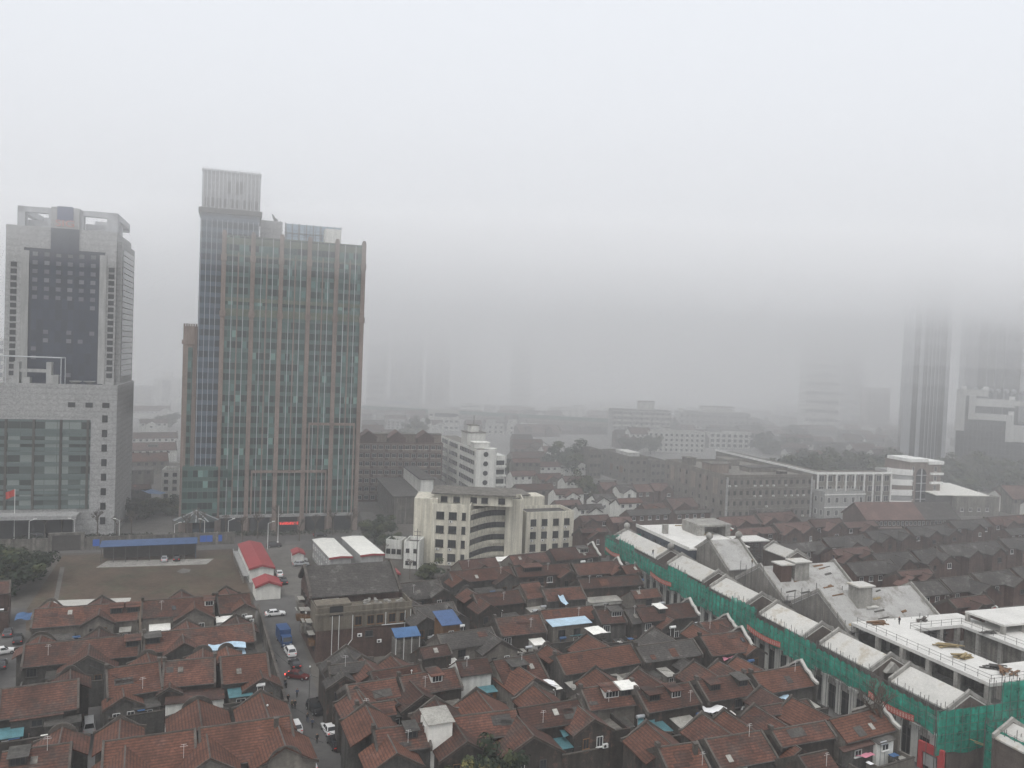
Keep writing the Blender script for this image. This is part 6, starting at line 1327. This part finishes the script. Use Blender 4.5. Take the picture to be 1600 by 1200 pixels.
sheetobj('tarpaulin', 'cream sheet roof right of the pale blue flat roof', 931, 983, 7.8, 3.6, 3.4, 'metal_white', R(30), 'tarpaulin', sag=.05, seed=16)
sheetobj('tarpaulin', 'pale green sheet near the wavy white gables low right', 1221, 1086, 6.4, 2.8, 2, 'tarp_pale', R(0), 'tarpaulin', seed=17)
# ---- cars
def car_proto(kind, paint, label, group='cars parked along the street'):
    t = thing('parked_car', label, 'car', (0, 0, 0), 0, group)
    Lc, wd, hb, hr_ = {'sedan': (4.6, .9, .92, 1.44), 'suv': (4.6, .94, 1.02, 1.68), 'van': (4.7, .92, 1.05, 1.9)}[kind]
    st = {'sedan': [(0, .62, .6), (.12, .78, .72), (.9, .88, .86), (1.5, .9, .96), (3.5, .9, .98), (4.3, .86, .96), (4.52, .8, .85), (4.6, .7, .6)],
          'suv': [(0, .7, .7), (.12, .84, .9), (.9, .92, 1.0), (1.4, .94, 1.06), (3.6, .94, 1.08), (4.4, .92, 1.06), (4.55, .86, .95), (4.6, .8, .7)],
          'van': [(0, .72, .75), (.1, .86, .95), (.5, .9, 1.05), (1.0, .92, 1.1), (3.6, .92, 1.12), (4.5, .92, 1.12), (4.65, .88, 1.05), (4.7, .84, .8)]}[kind]
    m = MB(); X = Lc/2
    for x, h, z in st:
        w_ = h; m.v += [(X-x, -w_*.9, .24), (X-x, -w_, .42), (X-x, -w_, z*.72), (X-x, -w_*.93, z), (X-x, w_*.93, z), (X-x, w_, z*.72), (X-x, w_, .42), (X-x, w_*.9, .24)]; 
    for i in range(len(st)-1):
        for j in range(8): a = i*8+j; b = i*8+(j+1) % 8; m.f.append((a, a+8, b+8, b)); m.m.append(0)
    m.f += [tuple(range(8)), tuple(range((len(st)-1)*8, len(st)*8))[::-1]]; m.m += [0, 0]
    cab = {'sedan': [(1.35, 2.05), (4.15, 3.55)], 'suv': [(1.25, 1.85), (4.5, 4.15)], 'van': [(.75, 1.3), (4.66, 4.5)]}[kind]
    zb, zt = (.95, 1.44) if kind == 'sedan' else ((1.05, 1.68) if kind == 'suv' else (1.08, 1.88)); wb, wt = wd*.9, wd*.72
    m.add([(X-cab[0][0], -wb, zb), (X-cab[0][0], wb, zb), (X-cab[1][0], wb, zb), (X-cab[1][0], -wb, zb), (X-cab[0][1], -wt, zt), (X-cab[0][1], wt, zt), (X-cab[1][1], wt, zt), (X-cab[1][1], -wt, zt)], [(0, 1, 5, 4), (1, 2, 6, 5), (2, 3, 7, 6), (3, 0, 4, 7), (4, 5, 6, 7)])
    m.build('body', paint, t, smooth=False)
    def gq(nm, a, b, c, d, off):
        q = MB(); a, b, c, d = (Vector(p) for p in (a, b, c, d)); ce = (a+b+c+d)/4; k = .86
        q.hexa([ce+(p-ce)*k for p in (a, b, c, d)], off); q.build(nm, 'dark_glass', t)
    f0, f1, r0, r1 = X-cab[0][0], X-cab[0][1], X-cab[1][0], X-cab[1][1]
    gq('windscreen', (f0, -wb, zb), (f0, wb, zb), (f1, wt, zt), (f1, -wt, zt), (.03, 0, .02)); gq('rear_window', (r0, wb, zb), (r0, -wb, zb), (r1, -wt, zt), (r1, wt, zt), (-.03, 0, .02))
    for s in (1, -1):
        mx_ = (f0+r0)/2; mt_ = (f1+r1)/2
        gq('side_window', (f0, s*wb, zb), (mx_, s*wb, zb), (mt_, s*wt, zt), (f1, s*wt, zt), (0, s*.03, .01)); gq('side_window', (mx_, s*wb, zb), (r0, s*wb, zb), (r1, s*wt, zt), (mt_, s*wt, zt), (0, s*.03, .01))
        for wx in (X-.85, -X+.9):
            q = MB(); q.tube((wx, s*(wd-.2), .33), (wx, s*(wd+.02), .33), .33, n=14); wh = q.build('wheel', 'rubber', t)
            q = MB(); q.tube((wx, s*(wd+.02), .33), (wx, s*(wd+.035), .33), .19, n=12); q.build('rim', 'rim', wh)
        q = MB(); q.box(X-.2, X-.03, s*.62-.18, s*.62+.18, .58, .72); q.build('headlight', 'lamp_clear', t)
        q = MB(); q.box(-X+.005, -X+.14, s*.66-.16, s*.66+.16, .66, .84); q.build('tail_light', 'lamp_red', t)
    return t
PR = {}
CARS = [('sedan', 'car_white', 430, 962, 24, 'white sedan turning across the lane below the red shed'), ('suv', 'car_white', 453, 1022, 117, 'white hatchback parked right behind the blue lorry'),
 ('sedan', 'car_black', 460, 1041, 117, 'black car parked between the white hatchback and the red car'), ('sedan', 'car_red', 465, 1060, -15, 'dark red car with lit brake lamps pulling across the street'),
 ('suv', 'car_black', 492, 1112, -55, 'black car parked by the right hand wall of the street'), ('sedan', 'car_white', 514, 1144, 118, 'white sedan with dark sunroof parked low on the street'),
 ('suv', 'car_black', 524, 1166, 118, 'black car close behind the white sunroof sedan'), ('sedan', 'car_white', 473, 1178, 118, 'white car hugging the left wall low on the street'),
 ('sedan', 'car_white', 482, 1199, 118, 'white car cut by the bottom edge of the picture'), ('suv', 'car_white', 460, 1141, 118, 'white car half hidden by the left roofs of the street'),
 ('sedan', 'car_white', 436, 899, 112, 'white car parked beside the long red shed'), ('sedan', 'car_black', 443, 911, 112, 'black car parked in front of the white one by the red shed'),
 ('suv', 'car_white', 468, 878, 20, 'white car at the guard hut, farther of two'), ('sedan', 'car_silver', 470, 884, 20, 'silver car at the guard hut, nearer of two'),
 ('sedan', 'car_silver', 257, 876, 110, 'silver car under the blue roofed open shed'), ('sedan', 'car_black', 276, 875, 110, 'dark car under the blue roofed open shed'),
 ('van', 'car_white', 139, 1140, 118, 'white van in the narrow lane between the left terraces'), ('sedan', 'car_white', 4, 1022, 40, 'white car at the left picture edge in the side lane'),
 ('suv', 'car_black', 28, 1003, 118, 'black car parked against the left terrace wall'), ('sedan', 'car_grey', 12, 992, 118, 'grey car parked by the left edge opposite the black one'), ('sedan', 'car_grey', 2, 1042, 118, 'grey car cut by the left picture edge below the white car'),
 ('suv', 'car_black', 428, 855, 20, 'dark car on the road behind the yard'), ('van', 'car_grey', 60, 842, 20, 'grey van before the podium tower'), ('sedan', 'car_black', 82, 846, 20, 'dark car before the podium tower'), ('sedan', 'car_grey', 330, 842, 20, 'grey car under the bare trees before the brown tower'), ('sedan', 'car_black', 500, 838, 20, 'dark car under the red lit sign')]
for kd, pt, px, py, hd, lab in CARS:
    k = kd+pt; lc = P(px, py)
    if k not in PR: PR[k] = car_proto(kd, pt, lab); PR[k].location = (*lc, .015); PR[k].rotation_euler = (0, 0, R(hd))
    else: copy_tree(PR[k], (*lc, .015), R(hd), lab)
for o in COL.objects:
    if o.get('label', '').startswith('dark red car'):
        for c in o.children:
            if c.name.startswith('tail_light'): c.data.materials[0] = M['lamp_lit']
# blue lorry
t = thing('box_truck', 'bright blue box lorry parked facing down the street', 'lorry', P(444, 1006), R(-63))
m = MB(); m.box(-3.6, .9, -1.15, 1.15, .75, 3.3); m.build('cargo_box', 'truck_blue', t)
m = MB(); m.prism([(1.05, .5), (2.9, .5), (2.95, 1.3), (2.6, 2.35), (1.05, 2.4)], 'v', -1.0, 1.0); m.build('cab', 'truck_blue', t)
m = MB(); m.hexa([(2.93, -.85, 1.4), (2.93, .85, 1.4), (2.64, .8, 2.2), (2.64, -.8, 2.2)], (.04, 0, .02)); m.build('windscreen', 'dark_glass', t)
for s in (1, -1):
    m = MB(); m.hexa([(2.6, s*1.0, 1.4), (1.5, s*1.0, 1.4), (1.5, s*1.0, 2.1), (2.4, s*1.0, 2.1)], (0, s*.03, 0)); m.build('side_window', 'dark_glass', t)
    m = MB(); m.box(2.88, 3.0, s*.7-.2, s*.7+.2, .75, .95); m.build('headlight', 'lamp_clear', t)
    for wx in (2.0, -2.4): m = MB(); m.tube((wx, s*.75, .42), (wx, s*1.05, .42), .42, n=14); w_ = m.build('wheel', 'rubber', t); m = MB(); m.tube((wx, s*1.05, .42), (wx, s*1.07, .42), .22, n=10); m.build('rim', 'rim', w_)
m = MB(); m.box(-3.7, 3.0, -.45, .45, .5, .75); m.build('chassis', 'steel', t)
# ---- people
def person_mesh(stride=.25, arm=.2, top='cloth_black', legs='cloth_blue', sit=False):
    V = []; E_ = []; Rr = []
    def v(p, r, par=None):
        V.append(p); Rr.append(r)
        if par is not None: E_.append((par, len(V)-1))
        return len(V)-1
    z0 = .55 if sit else .94
    pel = v((0, 0, z0), .15); ab = v((0.02, 0, z0+.16), .135, pel); ch = v((.03, 0, z0+.36), .155, ab); nk = v((.03, 0, z0+.53), .06, ch); hd_ = v((.05, 0, z0+.64), .088, nk); hd2 = v((.055, 0, z0+.74), .078, hd_)
    nose = v((.15, 0, z0+.66), .018, hd_)
    for s in (1, -1):
        e = v((.04, s*.092, z0+.66), .016, hd_)
        hp = v((0, s*.1, z0-.04), .095, pel); st = stride*s
        if sit: kn = v((.42, s*.14, z0-.02), .07, hp); an = v((.45, s*.13, z0-.42), .045, kn)
        else: kn = v((st*.5+.05, s*.1, .5), .07, hp); an = v((st-.06*(s < 0), s*.1, .09), .045, kn)
        v((V[an][0]+.15, s*.11, .04 if not sit else z0-.46), .04, an)
        sh = v((.02, s*.19, z0+.46), .065, ch); el = v((-.04-arm*s*.4, s*.24, z0+.2), .05, sh); wr = v((.06-arm*s if not sit else .38, s*.23, z0-.02 if not sit else z0+.22), .033, el)
        hx, hy, hz_ = V[wr]
        pm = v((hx+.03, hy, hz_-.07), .032, wr)
        for q in range(4): f1 = v((hx+.05, hy+(q-1.5)*.018, hz_-.115+.004*abs(q-1.5)), .0095, pm); v((hx+.075, hy+(q-1.5)*.016, hz_-.15+.006*q), .008, f1)
        th_ = v((hx+.06, hy-s*.03, hz_-.08), .011, pm); v((hx+.085, hy-s*.03, hz_-.105), .009, th_)
    me = bpy.data.meshes.new('person'); me.from_pydata(V, E_, []); o = bpy.data.objects.new('tmp', me); COL.objects.link(o)
    md = o.modifiers.new('s', 'SKIN'); sk = me.skin_vertices[0].data
    for i, r in enumerate(Rr): sk[i].radius = (r, r*1.15 if i in (1, 2) else r); sk[i].use_root = (i == 0)
    o.modifiers.new('u', 'SUBSURF').levels = 1
    bm_ = bpy.data.meshes.new_from_object(o.evaluated_get(bpy.context.evaluated_depsgraph_get())); bpy.data.objects.remove(o)
    for n in (legs, top, 'skin', 'hair', 'rubber'): bm_.materials.append(M[n])
    for p in bm_.polygons:
        c = p.center; zz = c.z-z0
        if zz > .72 or (zz > .60 and c.x < .02): k = 3
        elif zz > .5: k = 2
        elif (.0 if not sit else .1) < zz: k = 1
        elif abs(c.y) > .17 and zz > -.25 and not sit: k = 2 if zz < -.03 else 1
        elif c.z < .1: k = 4
        else: k = 0
        p.material_index = k; p.use_smooth = True
    return bm_
PM = [person_mesh(.28, .22), person_mesh(.12, .08, 'cloth_olive', 'cloth_black'), person_mesh(-.25, -.2, 'cloth_blue', 'cloth_black'), person_mesh(.02, .05, 'cloth_black', 'cloth_black')]
PEOPLE = [(531-67, 1090, 0, 2, 117, 'walker in dark coat below the red car near the left wall'), (450, 1099, 0, 3, 117, 'person in black standing alone in mid street'), (456, 1108, 0, 1, -60, 'first of two people side by side in mid street, olive coat'), (460.5, 1108, 0, 3, -60, 'second of two people side by side in mid street, black coat'),
 (480, 1129, 0, 0, 117, 'walker in black passing before the black parked car'), (488, 1138, 0, 2, 117, 'walker in blue coat left of the white sunroof sedan'), (495, 1162, 0, 3, -60, 'person in black low on the street beside the white sedan'), (431, 1069, 0, 1, 117, 'person in olive coat close to the left street wall'),
 (1405, 976, ZS, 3, 200, 'lone worker standing at the far edge of the white slab'), (1295, 908, 11, 3, 160, 'worker on the white hall roof beside the square stair head'), (1302, 876, 14.6, 0, 20, 'worker at the right hand end of the middle hall ridge'), (1175, 884, 13, 1, 20, 'worker near the gable peak of the middle hall'), (1222, 910, 10.2, 1, 200, 'crouched looking worker at the eave of the middle hall'), (1020, 868, 10.6, 0, 110, 'worker on the netting scaffold by the first white roof'), (1128, 858, 13, 3, 20, 'worker on the far hall roof between the ball finials')]
for px, py, z, k, hd, lab in PEOPLE:
    o = link('person', PM[k], None, (*P(px, py, z), z+.02), R(hd)); tag(o, lab, 'person', 'people on the street' if z == 0 else 'workers on the site')
sit = person_mesh(top='cloth_black', sit=True)
for k, (px, py, hd, lab, lab2) in enumerate(((460, 1002, 117, 'dark scooter riding up the street beside the blue lorry', 'person in black riding the scooter beside the blue lorry'), (446, 1073, -63, 'scooter coming down the street left of the red car', 'person riding the scooter left of the red car'))):
    px = px-4 if k == 0 else px
    x, y = P(px if k else 415, py if k else 1000)
    t = thing('scooter', lab, 'scooter', (x, y, .015), R(hd), 'scooters')
    m = MB(); m.box(-.55, .3, -.14, .14, .28, .45); m.box(-.75, -.05, -.13, .13, .45, .72); m.hexa([(.3, -.2, .3), (.3, .2, .3), (.5, .17, .95), (.5, -.17, .95)], (.08, 0, 0)); m.build('body', 'car_black', t)
    for wx in (.62, -.62): m = MB(); m.tube((wx, -.06, .22), (wx, .06, .22), .22, n=12); m.build('wheel', 'rubber', t)
    m = MB(); m.tube((.55, -.3, 1.0), (.55, .3, 1.0), .025); m.tube((.6, 0, .3), (.5, 0, 1.0), .03); m.build('handlebar', 'steel', t)
    o = link('person', sit, None, (x-.3*math.cos(R(hd)), y-.3*math.sin(R(hd)), .22), R(hd)); tag(o, lab2, 'person', 'scooter riders')
for k, (px, py) in enumerate(((500, 1095), (504, 1101), (508, 1108), (536, 1172), (540, 1180), (545, 1188), (423, 1030), (426, 1037))):
    copy_tree(t, (*P(px, py), .015), R(20 if px > 450 else 200), 'scooter parked nose to wall along the street', 'scooters parked at the street walls')
# ---- trees
def crown_mesh(nm, seed, n, cl, rx, rz, s, mats, ragged=.35):
    rr = random.Random(seed); m = MB(); cs = []
    for _ in range(cl):
        d = Vector((rr.gauss(0, 1), rr.gauss(0, 1), rr.gauss(0, 1))).normalized()*(rr.random()**.45)*(1+rr.uniform(-ragged, ragged)); cs.append((Vector((d.x*rx, d.y*rx, d.z*rz)), rr.uniform(.22, .42)*rx, rr.randrange(len(mats))))
    for k in range(n):
        c, r, mi = cs[k % cl]; d = Vector((rr.gauss(0, 1), rr.gauss(0, 1), rr.gauss(0, .8)+.25)).normalized(); p = c+d*r*rr.uniform(.55, 1.05)
        nrm = (d+Vector((rr.uniform(-.7, .7), rr.uniform(-.7, .7), rr.uniform(-.3, .9)))).normalized(); a = nrm.orthogonal().normalized(); b = nrm.cross(a); w_ = s*rr.uniform(.6, 1.3)
        m.add([p-a*w_-b*w_*.5, p+a*w_*.3-b*w_*.7, p+a*w_+b*w_*.4, p-a*w_*.2+b*w_*.8], [(0, 1, 2, 3)], mi if rr.random() < .8 else rr.randrange(len(mats)))
    return m.mesh(nm, mats)
CM = {'d': [crown_mesh('crown', 20+i, 2800, 30, 1, .85, .075, ['leaf_dark', 'leaf_dark', 'leaf_mid']) for i in range(3)], 'm': [crown_mesh('crown', 30+i, 2600, 26, 1, .9, .075, ['leaf_mid', 'leaf_dark', 'leaf_mid']) for i in range(2)], 'y': [crown_mesh('crown', 40, 2400, 24, 1, .9, .075, ['leaf_yellow', 'leaf_mid', 'leaf_dark'])]}
def bare_mesh(seed, h):
    rr = random.Random(seed); m = MB()
    def br(p, d, l, r, lv):
        q = p+d*l; m.tube(p, q, r, r*.6, n=5 if lv < 3 else 3)
        if lv >= 4: return
        for _ in range(4 if lv < 3 else 5):
            e = (d+Vector((rr.uniform(-.8, .8), rr.uniform(-.8, .8), rr.uniform(-.15, .5)))).normalized(); br(p+d*l*rr.uniform(.6, 1), e, l*rr.uniform(.55, .8), r*.55, lv+1)
    br(Vector((0, 0, h*.3)), Vector((0, 0, 1)), h*.24, h*.02, 0); return m.mesh('crown', ['bark'])
BM_ = [bare_mesh(50+i, 1.0) for i in range(4)]
def tree(label, px, gy, h, r, kind, group='trees', k=0, gz=0):
    x, y = P(px, gy, gz); t = thing('tree', label, 'tree', (x, y, 0), R(k*67 % 360), group)
    m = MB()
    if kind == 'b':
        m.tube((0, 0, 0), (0, 0, h*.34), h*.022, h*.015); m.build('trunk', 'bark', t); o = link('crown', BM_[k % 4], t); o.scale = (h, h, h)
    else:
        m.tube((0, 0, 0), (0, 0, h*.62), h*.03, h*.015, 7)
        for a in range(4): m.tube((0, 0, h*.35), (r*.5*math.cos(a*1.6), r*.5*math.sin(a*1.6), h*.7), h*.014, h*.006, 5)
        m.build('trunk', 'bark', t); o = link('crown', CM[kind][k % len(CM[kind])], t, (0, 0, h-r*.85)); o.scale = (r, r, min(r, h*.45))
    return t
for k, (px, gy, h, r, kd, lab) in enumerate(((20, 925, 11, 7.5, 'd', 'large dark evergreen at the left picture edge beside the lot, lowest of three'), (48, 905, 9, 6, 'd', 'dark evergreen nearest the path across the lot'), (-5, 898, 10, 7, 'd', 'dark evergreen cut by the left picture edge behind the lot'),
    (772, 1201, 9.0, 4.2, 'd', 'dark green tree at the picture foot before the brick gables'), (735, 1212, 7, 2.6, 'y', 'yellow green bush tree at the picture foot'), (757, 1214, 6.6, 2.4, 'y', 'second yellowish bush tree at the picture foot, right of the first'),
    (893, 742, 20, 12, 'd', 'big round dark tree above the red roofs, right of the white building'), (872, 738, 13, 8, 'd', 'smaller dark tree left of the big round dark tree'), (915, 785, 13, 6, 'm', 'tall dark tree standing among the red roofs below the sandy block'), (802, 752, 11, 6, 'd', 'dark tree touching the right side of the porthole building'),
    (214, 812, 9, 6, 'd', 'dark tree at the corner of the podium tower'), (232, 806, 8, 6, 'd', 'dark tree in the gap between the towers, left'), (262, 802, 8, 6, 'd', 'dark tree in the gap between the towers, right'), (262, 668, 12, 8, 'd', 'hazy tree between the towers below the pale slab'), (585, 850, 9, 5.5, 'd', 'dark tree against the stained concrete hall'), (600, 838, 8, 5, 'd', 'dark tree behind the one at the concrete hall'), (668, 905, 6, 4, 'm', 'scrubby tree at the foot of the cream building'), (612, 866, 7, 4.5, 'd', 'dark tree left of the whitewashed house'))): tree(lab, px, gy, h, r, kd, 'evergreen trees', k, 5.5 if gy > 1200 else 0)
rr = random.Random(77)
for k in range(26):
    px = 1195+rr.random()*235; gy = 742+rr.random()*26-(px-1195)*.0; tree('dark leafy tree in the wooded strip behind the white edged building', px, gy, 13+rr.random()*5, 8+rr.random()*3, rr.choice('ddm'), 'trees of the wooded strip', k)
for k in range(34):
    px = rr.uniform(1480, 1640) if k % 3 else rr.uniform(1390, 1500); gy = rr.uniform(742, 772); tree('dark tree of the grove at the foot of the dark twin towers', px, gy, 12+rr.random()*6, 8+rr.random()*4, rr.choice('ddm'), 'trees at the foot of the twin towers', k)
for k in range(30):
    px = rr.choice([rr.uniform(950, 1060), rr.uniform(1120, 1250), rr.uniform(570, 660)]); gy = rr.uniform(672, 712); tree('hazy tree between the pale mid-distance blocks', px, gy, 11+rr.random()*4, 7+rr.random()*2, 'd', 'hazy trees of the middle distance', k)
for k, px in enumerate((70, 96, 128, 152, 182, 205, 290, 312, 352, 378, 402, 432, 468, 492, 520, 548)):
    tree('bare street tree along the road before the two office towers', px, 847-abs(px-300)*.01-(k % 3)*4, 9+(k % 4)*.9, 4, 'b', 'bare street trees', k)
for k, (px, gy, h, lab) in enumerate(((478, 965, 8, 'bare scrubby tree against the street side of the brick corner block'), (640, 905, 7, 'bare tree before the whitewashed house'), (1372, 1205, 17, 'tall thin bare tree in front of the netting at the bottom right'), (600, 880, 7, 'bare tree behind the white prefab sheds'), (1010, 1212, 6, 'bare shrub in a yard at the picture foot'))): tree(lab, px, gy, h, 3, 'b', 'bare trees', k)
# hedge islands before the towers
for k, (px, gy, w_, lab) in enumerate(((88, 843, 24, 'low dark hedge island before the podium tower'), (190, 842, 18, 'low dark hedge island left of the side road'), (340, 838, 30, 'long dark hedge before the brown tower'), (470, 835, 34, 'dark hedge under the red lit sign'))):
    x, y = P(px, gy); rr2 = random.Random(k); m = MB()
    for i in range(900):
        a = rr2.uniform(-w_/2, w_/2); b = rr2.uniform(-1.6, 1.6); z = rr2.uniform(.2, 1.5); s = .22; d = Vector((rr2.gauss(0, 1), rr2.gauss(0, 1), rr2.gauss(0, 1))).normalized(); e = d.orthogonal().normalized(); f = d.cross(e); p = Vector((a, b, z)); m.add([p-e*s, p+f*s, p+e*s, p-f*s], [(0, 1, 2, 3)])
    tag(m.build('hedge', 'leaf_dark', None, (x, y, 0), R(19)), lab, 'hedge', 'hedges before the towers')
# ---- street lamps, poles, signs
def lamp(px, gy, h, lab, arm=1):
    t = thing('street_lamp', lab, 'street lamp', P(px, gy), A18, 'street lamps along the road'); m = MB(); m.tube((0, 0, 0), (0, 0, h), .11, .07); m.tube((0, 0, h), (1.8*arm, 0, h+.7), .06); m.build('pole', 'white_trim', t); m = MB(); m.box(1.5*arm-.4, 1.5*arm+.5, -.14, .14, h+.55, h+.72); m.build('lamp_head', 'white_trim', t)
lamp(272, 852, 6.5, 'pale street lamp behind the blue roofed open shed'); lamp(45, 850, 7, 'street lamp behind the lot at the left'); lamp(116, 848, 7, 'street lamp behind the lot gate', -1); lamp(186, 848, 7, 'street lamp behind the left end of the blue shed', -1); lamp(319, 848, 7, 'street lamp behind the right end of the blue shed', -1); lamp(356, 848, 7, 'street lamp behind the head of the red shed'); lamp(418, 858, 8, 'street lamp in the yard right of the red shed')
t = thing('flagpole', 'tall thin pole before the brown tower under the red lit sign', 'pole', P(434, 848)); m = MB(); m.tube((0, 0, 0), (0, 0, zat(*P(434, 848), 790)), .12, .07); m.ball((0, 0, .3), .3); m.build('pole', 'white_trim', t)
t = thing('utility_pole', 'dark cross armed utility pole at the left foot of the cream building', 'pole', P(650, 900)); zt__ = zat(*P(650, 900), 826); m = MB(); m.tube((0, 0, 0), (0, 0, zt__), .16, .1)
m.build('pole', 'steel', t); m = MB()
for z in (.75, .85, .93): m.box(-1, 1, -.06, .06, zt__*z, zt__*z+.12)
m.build('cross_arm', 'steel', t)
t = thing('road_sign', 'pair of blue road direction panels above the lane by the green netting', 'road sign', P(925, 868), R(0)); m = MB(); m.tube((0, .15, 0), (0, .15, 8), .12); m.build('pole', 'steel', t)
for z in (5.0, 6.7): m = MB(); m.box(-1.9, 1.9, -.05, .05, z, z+1.5); s_ = m.build('sign_panel', 'road_sign', t); m = MB(); m.box(-1.5, .8, -.08, -.05, z+.9, z+1.05); m.box(-1.5, .3, -.08, -.05, z+.45, z+.6); m.build('sign_marks', 'frame_white', s_)
for k, (px, py, h, lab) in enumerate(((482, 1118, 8.5, 'thin pole on the right pavement of the street by the black car'), (640, 1135, 9.5, 'white capped vent pipe on the roof above the cabin'), (415, 1200, 9.5, 'slim mast at the picture foot left of the street'))):
    t = thing('pole', lab, 'pole', P(px, py)); m = MB(); m.tube((0, 0, 0), (0, 0, h), .09, .06); m.build('shaft', 'frame_white' if k == 1 else 'steel', t); m = MB(); m.ball((0, 0, h), .16); m.build('cap', 'frame_white', t)
# street walls closing the lane on both sides
for k, (a, b, lab) in enumerate((((404, 968), (470, 1210), 'worn grey wall along the left side of the street'), )):
    (xa, ya), (xb, yb) = P(*a), P(*b); A = math.atan2(yb-ya, xb-xa); L = math.hypot(xb-xa, yb-ya); t = thing('street_wall', lab, 'wall', (xa, ya), A); m = MB(); m.box(0, L, -.3, 0, 0, 3.4); m.build('wall', 'cement', t); m = MB(); m.box(0, L, -.4, .1, 3.4, 3.55); m.build('coping', 'coping', t)
# ---- low city fabric between the named blocks
rr = random.Random(123); n = 0
for row in range(11):
    gy = 648+row*7.5; px = 566 if row < 5 else 800
    while px < 1400:
        w_ = rr.uniform(14, 34)*(1+row*.08)
        ok = not (680 < px < 800 and row > 2) and not (1110 < px+w_ and row > 5) and not (px < 700 and row > 4)
        ok = ok and not (px+w_ > 935 and px < 1215 and gy > 688) and not (px+w_ > 655 and px < 725 and gy > 670) and not (px+w_ > 850 and px < 920 and gy > 656)
        if ok and rr.random() < .97:
            if rr.random() < .68: H('hazy low house in the packed quarter before the fog', px, gy-7, px+w_, gy-7-rr.uniform(0, 2), rr.uniform(5, 9), rr.choice('fffbbg'), far=True, wall=rr.choice(['white_paint', 'cement', 'brick_red', 'brick_grey', 'cement']), group='hazy low houses', amin=2, amax=16, fw=[(rr.random()*.6+.2, 7, 2)] if rr.random() < .5 else [], pw=(0, 0), zr=rr.uniform(8, 13)); n += 1
            else: blk('hazy low block in the packed quarter before the fog', px, gy, gy-rr.uniform(9, 14), px+w_, ang=rr.uniform(2, 12), dep=11, nf=rr.choice([2, 3, 4]), nc=rr.choice([3, 4, 5]), wall=rr.choice(['white_paint', 'grey_paint', 'cement', 'pinkstone']), group='hazy low blocks'); n += 1
        px += w_+rr.uniform(0, 6)
for k in range(16):
    px = rr.uniform(1210, 1590); gy = rr.uniform(668, 705)
    blk('hazy low block before the dark twin towers', px, gy, gy-rr.uniform(8, 15), px+rr.uniform(22, 60), ang=rr.uniform(-6, 8), dep=12, nf=2, nc=4, wall=rr.choice(['white_paint', 'grey_paint', 'cement', 'cement']), group='hazy low blocks before the twin towers')
for k in range(46):
    px = rr.uniform(1105, 1400); gy = rr.uniform(670, 722)
    H('hazy low roof between the dormitories and the wooded strip', px, gy-8, px+rr.uniform(18, 46), gy-9, rr.uniform(5, 8), rr.choice('fbgfc'), far=True, wall=rr.choice(['cement', 'brick_grey', 'white_paint', 'brick_red']), group='hazy roofs before the wooded strip', amin=0, amax=14, pw=(0, 0), zr=rr.uniform(7, 12)) if not (px < 1215 and gy > 690) else None
for k in range(18):
    px = rr.uniform(1480, 1620); gy = 768+k*2.2
    H('hazy low roof under the glass podium', px, gy-9, px+rr.uniform(30, 55), gy-10, 8, rr.choice('fbgf'), far=True, wall=rr.choice(['cement', 'brick_red', 'white_paint']), group='hazy roofs under the podium', amin=0, amax=14, pw=(0, 0)) if gy < 800 and px > 1545 or gy < 772 else None

# thin wires slung over the lanes
for k, (a, b, za, zb) in enumerate((((482, 1118), (418, 1060), 8.2, 8.6), ((482, 1118), (545, 1150), 8.0, 9.0), ((500, 1060), (420, 1010), 8.5, 8.0), ((560, 1070), (700, 1110), 9.8, 9.6), ((760, 1035), (930, 1080), 9.6, 9.2), ((900, 1010), (1060, 1050), 9.6, 9.4), ((140, 1040), (300, 1085), 9.4, 9.0), ((1030, 1090), (1190, 1120), 9.6, 9.2), ((1100, 1010), (1230, 1050), 9.5, 9.8), ((415, 1100), (505, 1160), 8.4, 8.0))):
    (xa, ya), (xb, yb) = P(*a, za), P(*b, zb); m = MB(); q0 = None
    for i in range(9):
        f = i/8; q = (xa+(xb-xa)*f, ya+(yb-ya)*f, za+(zb-za)*f-.9*math.sin(math.pi*f))
        if q0: m.tube(q0, q, .035, n=4)
        q0 = q
    tag(m.build('overhead_wire', 'dark'), 'thin dark wire slung between the tiled roofs', 'wire', 'overhead wires')
